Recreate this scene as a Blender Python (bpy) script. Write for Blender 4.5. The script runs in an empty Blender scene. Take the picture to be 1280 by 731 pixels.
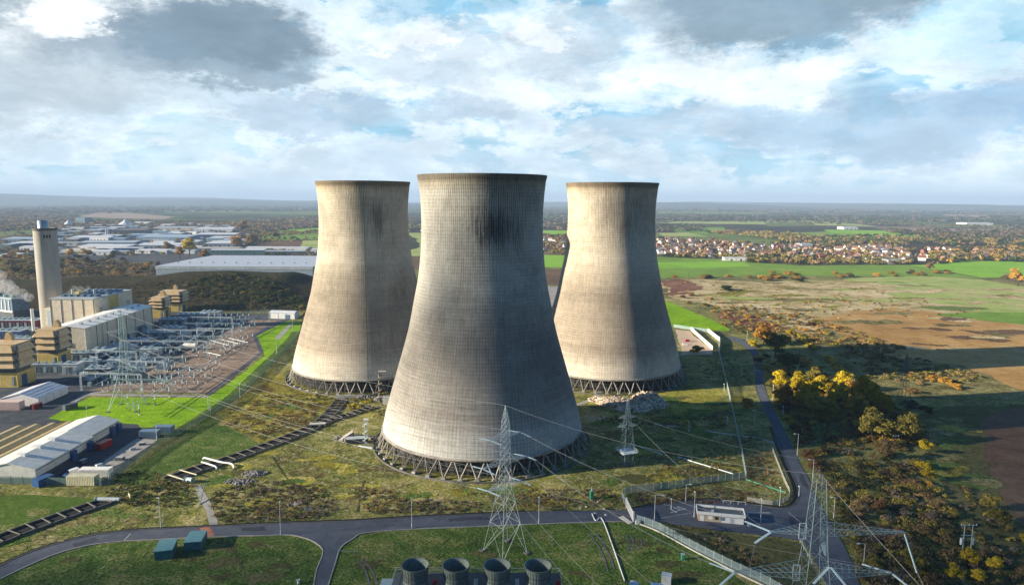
import bpy, bmesh, math, random
import numpy as np
from mathutils import Vector, Matrix
from mathutils.geometry import tessellate_polygon
R = math.radians
sc = bpy.context.scene
COL = sc.collection
# ------------------------------------------------------------ camera
CAMZ = 104.0
PITCH, ROLL, FPX = R(7.71), R(0.30), 853.3
fw = Vector((0, math.cos(PITCH), -math.sin(PITCH)))
rt0 = Vector((1, 0, 0)); up0 = Vector((0, math.sin(PITCH), math.cos(PITCH)))
rt = rt0*math.cos(ROLL) + up0*math.sin(ROLL)
up = up0*math.cos(ROLL) - rt0*math.sin(ROLL)
CP = Vector((0, 0, CAMZ))
cd = bpy.data.cameras.new('camera'); cam = bpy.data.objects.new('camera', cd); COL.objects.link(cam)
cam.matrix_world = Matrix(((rt.x, up.x, -fw.x, 0), (rt.y, up.y, -fw.y, 0), (rt.z, up.z, -fw.z, CAMZ), (0, 0, 0, 1)))
cd.sensor_width = 36; cd.lens = 36*FPX/1280.0; cd.clip_start = 1; cd.clip_end = 120000
sc.camera = cam
# ------------------------------------------------------------ sun, sky, exposure
SUN_EL = R(17.3); SDX, SDY = 0.983, 0.184              # direction the light travels on the ground
sd = bpy.data.lights.new('sun', 'SUN'); so = bpy.data.objects.new('sun', sd); COL.objects.link(so)
sd.energy = 5.0; sd.angle = R(0.6); sd.color = (1.0, 0.88, 0.70)
ldir = Vector((SDX*math.cos(SUN_EL), SDY*math.cos(SUN_EL), -math.sin(SUN_EL)))
so.rotation_euler = ldir.to_track_quat('-Z', 'Y').to_euler()
so.location = (-300, -80, 300)
sc.view_settings.view_transform = 'Standard'; sc.view_settings.look = 'None'
sc.view_settings.exposure = 1.22; sc.view_settings.gamma = 1.0
SKY_STRENGTH = 0.0455
W = bpy.data.worlds.new('World'); sc.world = W; W.use_nodes = True

def N(nt, t, **kw):
    n = nt.nodes.new(t)
    for k, v in kw.items():
        if k.startswith('i_'):
            key = k[2:]
            n.inputs[int(key) if key.isdigit() else key.replace('_', ' ')].default_value = v
        else: setattr(n, k, v)
    return n
def math_(nt, op, a, b=None, c=None, clamp=False):
    n = nt.nodes.new('ShaderNodeMath'); n.operation = op; n.use_clamp = clamp
    for i, v in enumerate((a, b, c)):
        if v is None: continue
        if isinstance(v, (int, float)): n.inputs[i].default_value = v
        else: nt.links.new(v, n.inputs[i])
    return n.outputs[0]
def mixc(nt, f, a, b, blend='MIX'):
    n = nt.nodes.new('ShaderNodeMix'); n.data_type = 'RGBA'; n.blend_type = blend
    for s, v in ((0, f), (6, a), (7, b)):
        if isinstance(v, (int, float)): n.inputs[s].default_value = v
        elif isinstance(v, tuple): n.inputs[s].default_value = (*v[:3], 1)
        else: nt.links.new(v, n.inputs[s])
    return n.outputs[2]
def sstep(nt, x, a, b, lo=0.0, hi=1.0):
    n = nt.nodes.new('ShaderNodeMapRange'); n.interpolation_type = 'SMOOTHSTEP'
    nt.links.new(x, n.inputs[0])
    for i, v in enumerate((a, b, lo, hi)): n.inputs[i+1].default_value = v
    return n.outputs[0]
def noise(nt, vec, scale, detail=6, rough=.6, dist=0.0, w=None):
    n = nt.nodes.new('ShaderNodeTexNoise'); n.inputs['Scale'].default_value = scale
    n.inputs['Detail'].default_value = detail; n.inputs['Roughness'].default_value = rough
    n.inputs['Distortion'].default_value = dist
    if vec is not None: nt.links.new(vec, n.inputs['Vector'])
    return n.outputs['Fac']

def build_world():
    nt = W.node_tree; nt.nodes.clear(); L = nt.links.new
    out = N(nt, 'ShaderNodeOutputWorld'); bg = N(nt, 'ShaderNodeBackground'); bg.inputs[1].default_value = SKY_STRENGTH
    L(bg.outputs[0], out.inputs[0])
    sky = N(nt, 'ShaderNodeTexSky'); sky.sky_type = 'NISHITA'; sky.sun_disc = False
    sky.sun_elevation = SUN_EL; sky.sun_rotation = math.atan2(-SDX, -SDY)
    sky.air_density = 1.0; sky.dust_density = 0.6; sky.ozone_density = 2.5; sky.altitude = 100
    tc = N(nt, 'ShaderNodeTexCoord'); sep = N(nt, 'ShaderNodeSeparateXYZ'); L(tc.outputs['Generated'], sep.inputs[0])
    X, Y, Z = sep.outputs
    az = math_(nt, 'ARCTAN2', X, Y); el = math_(nt, 'ARCSINE', Z)
    zz = math_(nt, 'ADD', math_(nt, 'MAXIMUM', Z, 0.0), 0.10)
    comb = N(nt, 'ShaderNodeCombineXYZ')
    L(math_(nt, 'DIVIDE', X, zz), comb.inputs[0]); L(math_(nt, 'DIVIDE', Y, zz), comb.inputs[1]); pv = comb.outputs[0]
    # veil of high cloud, broken lumps with lit heads, all in perspective
    sph = N(nt, 'ShaderNodeCombineXYZ'); L(az, sph.inputs[0]); L(math_(nt, 'MULTIPLY', el, 2.1), sph.inputs[1])
    wn = noise(nt, sph.outputs[0], 2.9, 14, .68, .9); fn = noise(nt, sph.outputs[0], 6.0, 14, .64, .15); fn2 = noise(nt, sph.outputs[0], 3.3, 10, .6, .2)
    st = noise(nt, pv, .9, 9, .62, .6)
    base = mixc(nt, 0.65, sky.outputs[0], (2.8, 7.0, 10.2))
    hz = sstep(nt, el, 0.0, .16, 1, 0)
    base = mixc(nt, math_(nt, 'MULTIPLY', hz, .6), base, (5.9, 8.8, 10.4))
    wisp = sstep(nt, math_(nt, 'ADD', math_(nt, 'MULTIPLY', wn, .6), math_(nt, 'MULTIPLY', st, .4)), .43, .57)
    c = mixc(nt, math_(nt, 'MULTIPLY', wisp, .72), base, (8.8, 10.3, 11.0))
    c = mixc(nt, math_(nt, 'MULTIPLY', sstep(nt, fn, .455, .50), .6), c, (10.2, 11.1, 11.7))
    lump = sstep(nt, fn, .49, .56); shade = sstep(nt, math_(nt, 'ADD', math_(nt, 'MULTIPLY', fn2, .5), math_(nt, 'MULTIPLY', fn, .5)), .46, .58)
    lc = mixc(nt, shade, (10.4, 11.1, 11.6), (5.4, 7.2, 8.8))
    c = mixc(nt, math_(nt, 'MULTIPLY', lump, .50), c, lc)
    # large clouds with dark bases: (azimuth deg, elevation deg, half-width, half-height, strength)
    wz = N(nt, 'ShaderNodeTexNoise'); wz.inputs['Scale'].default_value = 5.0; wz.inputs['Detail'].default_value = 13
    wz.inputs['Roughness'].default_value = .72; L(sph.outputs[0], wz.inputs['Vector'])
    ws = N(nt, 'ShaderNodeSeparateColor'); L(wz.outputs['Color'], ws.inputs[0])
    azw = math_(nt, 'ADD', az, math_(nt, 'MULTIPLY', math_(nt, 'SUBTRACT', ws.outputs[0], .5), .42))
    elw = math_(nt, 'ADD', el, math_(nt, 'MULTIPLY', math_(nt, 'SUBTRACT', ws.outputs[1], .5), .20))
    def blob(a, e, wa, we):
        dx = math_(nt, 'DIVIDE', math_(nt, 'SUBTRACT', azw, R(a)), R(wa))
        dy = math_(nt, 'DIVIDE', math_(nt, 'SUBTRACT', elw, R(e)), R(we))
        d = math_(nt, 'SQRT', math_(nt, 'ADD', math_(nt, 'MULTIPLY', dx, dx), math_(nt, 'MULTIPLY', dy, dy)))
        return sstep(nt, d, .48, .98, 1, 0)
    for (a, e, wa, we, s, colr) in (
            (-30, 13.5, 15, 6, .8, (11.6, 12, 12)), (-36, 9.5, 10, 5, .55, (9.0, 9.8, 10.2)), (-3, 9.5, 12, 3.5, .5, (10, 10.7, 11.2)), (14, 9.2, 16, 2.6, .5, (11.4, 12.0, 12.2)), (-14, 8.4, 7, 1.6, .5, (10.8, 11.4, 11.8)),
            (-34, 7.6, 13, 3.2, .70, (5.2, 6.2, 7.0)), (-16, 6.2, 8, 1.9, .75, (5.0, 6.4, 7.9)), (-25, 11.4, 13, 4.8, .95, (3.6, 4.6, 5.5)), (-21.5, 12.4, 9, 3.8, .9, (2.2, 3.2, 4.1)), (-20, 8.9, 5, 1.5, .8, (3.2, 4.4, 5.4)),
            (-40, 13.8, 8, 3.2, .85, (3.2, 4.1, 4.9)), (-31.5, 12.6, 3.6, 2.2, .85, (11.4, 11.9, 12.1)), (21, 15.2, 16, 4.6, .96, (2.7, 3.9, 4.9)), (8, 14.0, 8, 2.2, .55, (5.4, 6.8, 8.0)), (-3, 7.0, 6, 2.2, .75, (5.2, 6.6, 8.0)), (-7, 10.9, 7, 2.8, .65, (6.0, 7.2, 8.4)), (-8.5, 12.2, 3, 1.4, .6, (10.8, 11.3, 11.7)),
            (4, 11.6, 7, 2.8, .70, (5.6, 6.9, 8.1)), (2, 12.8, 3, 1.3, .6, (11, 11.4, 11.8)), (27, 5.4, 17, 2.8, .8, (4.2, 6.2, 8.2)), (37, 6.8, 9, 2.6, .75, (3.8, 5.8, 8.0)), (12, 5.6, 9, 1.9, .7, (5.6, 7.0, 8.4)), (7, 3.2, 16, 1.1, .5, (6.0, 7.6, 9.0)),
            (-8, 3.4, 10, 1.1, .45, (6.2, 7.8, 9.2)), (-5, 15.6, 8, 2.4, .6, (2.6, 5.8, 8.2)), (34, 11.0, 10, 2.6, .5, (5.0, 8.6, 10.4)), (22, 10.6, 12, 1.6, .4, (10.6, 11.4, 11.8))):
        c = mixc(nt, math_(nt, 'MULTIPLY', blob(a, e, wa, we), s), c, colr)
    vr = N(nt, 'ShaderNodeVectorMath', operation='SCALE'); L(c, vr.inputs[0]); L(sstep(nt, noise(nt, sph.outputs[0], 9.0, 12, .66, .3), .30, .70, .70, 1.26), vr.inputs['Scale']); c = mixc(nt, .45, c, vr.outputs[0])
    c = mixc(nt, sstep(nt, el, -0.002, .04, .8, 0), c, (7.0, 9.4, 10.8))
    # higher up and behind, the cloud thins to deep blue
    dim = N(nt, 'ShaderNodeVectorMath', operation='SCALE'); L(mixc(nt, .6, sky.outputs[0], (.1, 2.7, 7.6)), dim.inputs[0]); dim.inputs['Scale'].default_value = .60
    c = mixc(nt, sstep(nt, el, R(19), R(32)), c, dim.outputs[0])
    c = mixc(nt, math_(nt, 'MULTIPLY', sstep(nt, math_(nt, 'ABSOLUTE', az), R(44), R(66)), 1.0), c, dim.outputs[0])
    L(c, bg.inputs[0])
build_world()

# ------------------------------------------------------------ helpers
def P(px, py, z=0.0):
    d = fw + rt*((px-640)/FPX) + up*((365.5-py)/FPX)
    t = (z-CAMZ)/d.z
    return CP + d*t
def H(px, pyb, pyt):
    """height whose top shows at pyt above the ground point (px, pyb)"""
    b = P(px, pyb); d = fw + rt*((px-640)/FPX) + up*((365.5-pyt)/FPX)
    return CAMZ + d.z*(b.y/d.y)
def px_scale(p):                                       # metres per photo pixel at a point
    return (p-CP).dot(fw)/FPX
class MB:
    def __init__(s): s.v = []; s.f = []
    def add(s, vs, fs):
        o = len(s.v); s.v += [tuple(v) for v in vs]; s.f += [tuple(i+o for i in f) for f in fs]; return s
    def box(s, x0, x1, y0, y1, z0, z1, top=0.0, m=None):
        t = top
        vs = [(x0, y0, z0), (x1, y0, z0), (x1, y1, z0), (x0, y1, z0), (x0+t, y0+t, z1), (x1-t, y0+t, z1), (x1-t, y1-t, z1), (x0+t, y1-t, z1)]
        if m is not None: vs = [m @ Vector(v) for v in vs]
        return s.add(vs, [(0, 3, 2, 1), (4, 5, 6, 7), (0, 1, 5, 4), (1, 2, 6, 5), (2, 3, 7, 6), (3, 0, 4, 7)])
    def bar(s, p, q, w, h=None):
        p, q = Vector(p), Vector(q); h = h or w; d = (q-p)
        if d.length < 1e-5: return s
        d.normalize(); a = d.cross(Vector((0, 0, 1)))
        a = Vector((1, 0, 0)) if a.length < 1e-3 else a.normalized()
        b = a.cross(d); a = a*w/2; b = b*h/2
        vs = [p-a-b, p+a-b, p+a+b, p-a+b, q-a-b, q+a-b, q+a+b, q-a+b]
        return s.add(vs, [(0, 1, 2, 3), (7, 6, 5, 4), (0, 4, 5, 1), (1, 5, 6, 2), (2, 6, 7, 3), (3, 7, 4, 0)])
    def tube(s, pts, r, n=8, cap=True):
        pts = [Vector(p) for p in pts]; rr = r if isinstance(r, (list, tuple)) else [r]*len(pts); rings = []
        for i, p in enumerate(pts):
            d = (pts[min(i+1, len(pts)-1)]-pts[max(i-1, 0)]).normalized()
            a = d.cross(Vector((0, 0, 1))); a = Vector((1, 0, 0)) if a.length < 1e-3 else a.normalized(); b = a.cross(d)
            rings.append([p+(a*math.cos(2*math.pi*k/n)+b*math.sin(2*math.pi*k/n))*rr[i] for k in range(n)])
        vs = [v for rg in rings for v in rg]; fs = []
        for i in range(len(pts)-1):
            for k in range(n):
                k2 = (k+1) % n; fs.append((i*n+k, i*n+k2, (i+1)*n+k2, (i+1)*n+k))
        if cap: fs += [tuple(range(n-1, -1, -1)), tuple((len(pts)-1)*n+k for k in range(n))]
        return s.add(vs, fs)
    def lathe(s, prof, n=24, c=(0, 0), cap=False):
        vs = [(c[0]+r*math.cos(2*math.pi*k/n), c[1]+r*math.sin(2*math.pi*k/n), z) for r, z in prof for k in range(n)]; fs = []
        for i in range(len(prof)-1):
            for k in range(n):
                k2 = (k+1) % n; fs.append((i*n+k, i*n+k2, (i+1)*n+k2, (i+1)*n+k))
        if cap: fs += [tuple(range(n-1, -1, -1)), tuple((len(prof)-1)*n+k for k in range(n))]
        return s.add(vs, fs)
    def prism(s, poly, a0, a1, axis='z'):
        n = len(poly)
        f = {'z': lambda p, a: (p[0], p[1], a), 'y': lambda p, a: (p[0], a, p[1]), 'x': lambda p, a: (a, p[0], p[1])}[axis]
        vs = [f(p, a0) for p in poly]+[f(p, a1) for p in poly]
        return s.add(vs, [tuple(range(n-1, -1, -1)), tuple(range(n, 2*n))]+[(i, (i+1) % n, n+(i+1) % n, n+i) for i in range(n)])
    def build(s, name, mat, parent=None, smooth=False, loc=None):
        me = bpy.data.meshes.new(name); me.from_pydata(s.v, [], s.f); me.update()
        if mat is not None: me.materials.append(mat)
        if smooth:
            me.polygons.foreach_set('use_smooth', [True]*len(me.polygons))
        o = bpy.data.objects.new(name, me); COL.objects.link(o)
        if parent is not None: o.parent = parent
        if loc is not None: o.location = loc
        return o
def fixn(o):
    bm = bmesh.new(); bm.from_mesh(o.data); bmesh.ops.recalc_face_normals(bm, faces=bm.faces); bm.to_mesh(o.data); bm.free(); return o
def tag(o, label=None, cat=None, group=None, kind=None):
    if label: o['label'] = label
    if cat: o['category'] = cat
    if group: o['group'] = group
    if kind: o['kind'] = kind
    return o
def thing(name, label, cat, loc=(0, 0, 0), rz=0, group=None):
    o = bpy.data.objects.new(name, None); COL.objects.link(o); o.location = loc; o.rotation_euler = (0, 0, rz)
    o.empty_display_size = 1
    return tag(o, label, cat, group)
KIDS = {}
def dup(root, loc, rz=0, label=None, scale=None, group=None, kids=None):
    r = root.copy(); COL.objects.link(r); r.location = loc; r.rotation_euler = (0, 0, rz)
    if scale: r.scale = scale if isinstance(scale, tuple) else (scale,)*3
    if label: r['label'] = label
    if group: r['group'] = group
    for ch in (kids if kids is not None else list(root.children)):
        c = ch.copy(); COL.objects.link(c); c.parent = r
        for g in list(ch.children):
            d = g.copy(); COL.objects.link(d); d.parent = c
    return r
def bez(pts, n=8, closed=False):                       # Catmull-Rom through 2-D or 3-D points
    pts = [Vector((*p, 0)) if len(p) == 2 else Vector(p) for p in pts]; out = []; m = len(pts)
    for i in range(m if closed else m-1):
        g = (lambda k: pts[k % m]) if closed else (lambda k: pts[max(0, min(m-1, k))])
        a, b, c, d = g(i-1), g(i), g(i+1), g(i+2)
        for k in range(n):
            t = k/n
            out.append(.5*((2*b)+(c-a)*t+(2*a-5*b+4*c-d)*t*t+(3*b-a-3*c+d)*t**3))
    if not closed: out.append(pts[-1])
    return out
JR = random.Random(77)
def rough_edge(pts, amp):
    # break straight outlines into the wandering edge of real turf and soil
    out = []
    def rec(a, b, am, d):
        if d == 0 or (b-a).length < 1.2: return [a]
        m = (a+b)/2; n = Vector((-(b-a).y, (b-a).x, 0)); m = m+n*JR.uniform(-am, am)
        return rec(a, m, am, d-1)+rec(m, b, am, d-1)
    for a, b in zip(pts, pts[1:]+pts[:1]): out += rec(a, b, amp, 5)
    return out
def sheet(name, pxpoly, mat, z, smooth=0, kind='structure', world=False, rough=0.0):
    pts = [Vector(p).to_3d() for p in pxpoly] if world else [P(*p) for p in pxpoly]
    if rough: pts = rough_edge([Vector((p.x, p.y, 0)) for p in pts], rough)
    if smooth: pts = bez([(p.x, p.y) for p in pts], smooth, True)
    pts = [Vector((p.x, p.y, z)) for p in pts]
    tris = tessellate_polygon([pts]); vs = [tuple(p) for p in pts]
    fs = []
    for t in tris:
        a, b, c = (pts[i] for i in t)
        fs.append(tuple(t) if (b-a).cross(c-a).z > 0 else (t[0], t[2], t[1]))
    m = MB(); m.v = vs; m.f = fs; o = m.build(name, mat)
    if kind: o['kind'] = kind
    return o
def ribbon(name, pxline, w, mat, z0, z1=None, n=6, kind='structure', world=False, off=0.0):
    """a strip of width w along a line; with z1 it is a solid kerb-like bar"""
    pts = [Vector(p).to_3d() for p in pxline] if world else [P(*p) for p in pxline]
    pts = bez([(p.x, p.y) for p in pts], n) if n else pts
    m = MB(); vs = []; k = len(pts)
    for i, p in enumerate(pts):
        d = (pts[min(i+1, k-1)]-pts[max(i-1, 0)]); d.z = 0; d.normalize(); a = Vector((-d.y, d.x, 0))
        for s in ((off+w/2), (off-w/2)):
            vs.append((p.x+a.x*s, p.y+a.y*s, z1 if z1 is not None else z0))
        if z1 is not None:
            for s in ((off+w/2), (off-w/2)): vs.append((p.x+a.x*s, p.y+a.y*s, z0))
    st = 4 if z1 is not None else 2; fs = []
    for i in range(k-1):
        a, b = i*st, (i+1)*st
        fs.append((a+1, b+1, b, a))
        if z1 is not None: fs += [(a, b, b+2, a+2), (b+1, a+1, a+3, b+3)]
    m.v = vs; m.f = fs; o = m.build(name, mat)
    if kind: o['kind'] = kind
    return o
def in_poly(x, y, poly):
    c = False; j = len(poly)-1
    for i in range(len(poly)):
        xi, yi = poly[i]; xj, yj = poly[j]
        if (yi > y) != (yj > y) and x < (xj-xi)*(y-yi)/(yj-yi)+xi: c = not c
        j = i
    return c
def sample_px(poly, n, rng):
    xs = [p[0] for p in poly]; ys = [p[1] for p in poly]; out = []; tries = 0
    while len(out) < n and tries < n*60:
        tries += 1
        x = rng.uniform(min(xs), max(xs)); y = rng.uniform(min(ys), max(ys))
        if in_poly(x, y, poly): out.append((x, y))
    return out

# ------------------------------------------------------------ materials
def newmat(name):
    m = bpy.data.materials.new(name); m.use_nodes = True; nt = m.node_tree
    b = nt.nodes['Principled BSDF']; return m, nt, b
def posvec(nt, scale=(1, 1, 1)):
    g = N(nt, 'ShaderNodeNewGeometry')
    if scale == (1, 1, 1): return g.outputs['Position']
    mp = N(nt, 'ShaderNodeMapping'); mp.inputs['Scale'].default_value = scale; nt.links.new(g.outputs['Position'], mp.inputs[0]); return mp.outputs[0]
def ramp(nt, fac, cols, interp='LINEAR'):
    r = N(nt, 'ShaderNodeValToRGB'); cr = r.color_ramp; cr.interpolation = interp
    while len(cr.elements) < len(cols): cr.elements.new(.5)
    for e, (p, c) in zip(cr.elements, cols): e.position = p; e.color = (*c, 1)
    nt.links.new(fac, r.inputs[0]); return r.outputs[0]
def bump(nt, b, h, dist=.3, strength=.6):
    n = N(nt, 'ShaderNodeBump'); n.inputs['Distance'].default_value = dist; n.inputs['Strength'].default_value = strength
    nt.links.new(h, n.inputs['Height']); nt.links.new(n.outputs[0], b.inputs['Normal'])
def plain(name, col, rough=.6, metal=0.0, var=.18, scale=1.2, bmp=0.0, spec=.3):
    m, nt, b = newmat(name); v = posvec(nt)
    n1 = noise(nt, v, scale, 7, .65); n2 = noise(nt, v, scale*.13, 4, .6)
    f = math_(nt, 'ADD', math_(nt, 'MULTIPLY', n1, .6), math_(nt, 'MULTIPLY', n2, .4))
    lo = tuple(c*(1-var*1.6) for c in col); hi = tuple(min(1, c*(1+var)) for c in col)
    nt.links.new(ramp(nt, f, [(.36, lo), (.64, hi)]), b.inputs['Base Color'])
    b.inputs['Roughness'].default_value = rough; b.inputs['Metallic'].default_value = metal
    b.inputs['Specular IOR Level'].default_value = spec
    if bmp: bump(nt, b, n1, bmp)
    return m
def ground_mat(name, cols, s_big=.02, s_mid=.12, s_fine=.9, fine=.55, bmp=.5, stretch=(1, 1, 1), tuft=None):
    m, nt, b = newmat(name); v = posvec(nt, stretch)
    a = noise(nt, v, s_big, 8, .68, .4); c = noise(nt, v, s_mid, 8, .7, .6); d = noise(nt, v, s_fine, 5, .75)
    f = math_(nt, 'ADD', math_(nt, 'MULTIPLY', a, .5), math_(nt, 'MULTIPLY', c, .5))
    k = len(cols); col = ramp(nt, f, [(.38+.24*i/(k-1), cc) for i, cc in enumerate(cols)])
    dd = sstep(nt, d, .32, .68, 1-fine, 1+fine*.8)
    mm = N(nt, 'ShaderNodeVectorMath', operation='SCALE'); nt.links.new(col, mm.inputs[0]); nt.links.new(dd, mm.inputs['Scale'])
    colo = mm.outputs[0]
    if tuft:
        e = noise(nt, v, s_fine*.45, 6, .8, 1.0); colo = mixc(nt, math_(nt, 'MULTIPLY', sstep(nt, e, .54, .66), sstep(nt, c, .4, .6)), colo, tuft)
    nt.links.new(colo, b.inputs['Base Color']); b.inputs['Roughness'].default_value = .95; b.inputs['Specular IOR Level'].default_value = .05
    h = math_(nt, 'ADD', d, math_(nt, 'MULTIPLY', c, 2.0)); bump(nt, b, h, bmp, .8)
    return m
def foliage(name, col, col2, trans=.25):
    m, nt, b = newmat(name); v = posvec(nt)
    n = noise(nt, v, .55, 5, .7); oi = N(nt, 'ShaderNodeObjectInfo')
    f = math_(nt, 'ADD', math_(nt, 'MULTIPLY', n, .8), math_(nt, 'MULTIPLY', oi.outputs['Random'], .25))
    c = ramp(nt, f, [(.38, col), (.68, col2)])
    nt.links.new(c, b.inputs['Base Color']); b.inputs['Roughness'].default_value = .85; b.inputs['Specular IOR Level'].default_value = .1
    t = N(nt, 'ShaderNodeBsdfTranslucent'); nt.links.new(c, t.inputs[0])
    mx = N(nt, 'ShaderNodeMixShader'); mx.inputs[0].default_value = trans
    nt.links.new(b.outputs[0], mx.inputs[1]); nt.links.new(t.outputs[0], mx.inputs[2]); nt.links.new(mx.outputs[0], nt.nodes['Material Output'].inputs[0])
    return m
def cladding(name, col, pitch=1.0, axis=1, depth=.06, rough=.5, seam=(.5,), var=.12):
    """profiled sheet: ribs from a wave along one local axis, faint stains"""
    m, nt, b = newmat(name); tc = N(nt, 'ShaderNodeTexCoord'); sp = N(nt, 'ShaderNodeSeparateXYZ'); nt.links.new(tc.outputs['Object'], sp.inputs[0])
    w = math_(nt, 'SINE', math_(nt, 'MULTIPLY', sp.outputs[axis], 2*math.pi/pitch))
    n1 = noise(nt, tc.outputs['Object'], .35, 7, .65)
    f = math_(nt, 'ADD', n1, math_(nt, 'MULTIPLY', w, .05))
    nt.links.new(ramp(nt, f, [(.3, tuple(c*(1-var*2) for c in col)), (.7, tuple(min(1, c*(1+var)) for c in col))]), b.inputs['Base Color'])
    b.inputs['Roughness'].default_value = rough; b.inputs['Specular IOR Level'].default_value = .35
    bump(nt, b, w, depth, .7); return m
M = {}
M['steel'] = plain('galvanised_steel', (.32, .43, .46), .45, .35, .12)
M['steel_pale'] = plain('pale_steel', (.60, .68, .70), .5, .2, .1)
M['steel_dark'] = plain('dark_steel', (.10, .12, .13), .5, .3)
M['insul'] = plain('insulator_glass', (.62, .78, .80), .25, 0, .1)
M['wire'] = plain('aluminium_wire', (.42, .44, .44), .5, .2, .05)
M['white'] = plain('white_paint', (.78, .78, .76), .5, 0, .07)
M['concrete'] = plain('concrete', (.40, .38, .34), .85, 0, .22, .8, .05)
M['concrete_pale'] = plain('pale_concrete', (.55, .53, .48), .85, 0, .15, .8, .05)
M['concrete_dark'] = plain('dark_concrete', (.13, .125, .115), .9, 0, .3, .5, .05)
M['asphalt'] = ground_mat('asphalt', [(.075, .085, .105), (.10, .112, .135), (.13, .142, .165)], .03, .25, 3.0, .16, .02)
M['asphalt_dark'] = ground_mat('dark_asphalt', [(.045, .05, .06), (.065, .07, .085), (.09, .095, .11)], .05, .3, 3.0, .2, .02)
M['black'] = plain('black_soil_and_shadow', (.012, .013, .014), .9, 0, .5, .6, .1)
M['rubber'] = plain('black_rubber', (.02, .02, .022), .8)
M['glass'] = plain('window_glass', (.03, .045, .055), .12, 0, .1, spec=.6)
M['cream'] = cladding('cream_cladding', (.76, .67, .50), 1.2, 1)
M['cream_roof'] = cladding('cream_roof', (.88, .85, .76), 2.0, 1, .03)
M['tan'] = cladding('tan_louvre', (.62, .44, .22), .8, 2, .04)
M['ochre'] = cladding('ochre_cladding', (.64, .47, .13), .8, 0, .04)
M['blue'] = plain('blue_paint', (.03, .09, .24), .4)
M['bluegrey'] = plain('blue_grey_plant', (.14, .22, .30), .5, .1, .25, .4)
M['palegrey'] = plain('pale_grey_plant', (.45, .50, .52), .5, .1, .2, .4)
M['greywall'] = cladding('grey_cladding', (.30, .38, .42), 2.0, 0)
M['roofwhite'] = cladding('white_roof_sheet', (.62, .64, .66), 2.5, 0, .03)
M['roofgrey'] = cladding('grey_roof_sheet', (.36, .42, .46), 2.5, 0, .03)
M['roofgreen'] = cladding('pale_green_grey_roof', (.74, .74, .66), 1.6, 1, .02)
M['teal'] = cladding('teal_sheet', (.055, .16, .17), .5, 0, .03)
M['red'] = plain('red_paint', (.35, .03, .03), .4)
M['maroon'] = plain('dark_red_paint', (.16, .02, .03), .35)
M['yellow'] = plain('yellow_paint', (.75, .50, .02), .4)
M['green'] = plain('green_paint', (.06, .38, .22), .5)
M['barrel'] = cladding('tan_membrane', (.58, .44, .20), 1.0, 1, .03)
M['bark'] = plain('bark', (.07, .055, .04), .9, 0, .3, 3)
M['fence_green'] = plain('green_fence_steel', (.16, .25, .22), .6, .1)
FOL = {
 'yellow': foliage('yellow_leaves', (.30, .23, .015), (.66, .50, .03)),
 'gold': foliage('golden_leaves', (.34, .18, .03), (.60, .36, .07)),
 'olive': foliage('olive_leaves', (.11, .10, .02), (.34, .28, .06)),
 'tan': foliage('tan_leaves', (.20, .13, .06), (.40, .28, .12)),
 'brown': foliage('brown_leaves', (.075, .058, .028), (.22, .16, .07)),
 'rust': foliage('rust_leaves', (.10, .055, .025), (.26, .14, .06)),
 'green': foliage('green_leaves', (.025, .05, .015), (.08, .12, .03)),
 'dark': foliage('dark_evergreen_leaves', (.02, .032, .014), (.065, .075, .028)),
 'grey': foliage('bare_twigs', (.09, .075, .06), (.22, .18, .145))}
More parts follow.
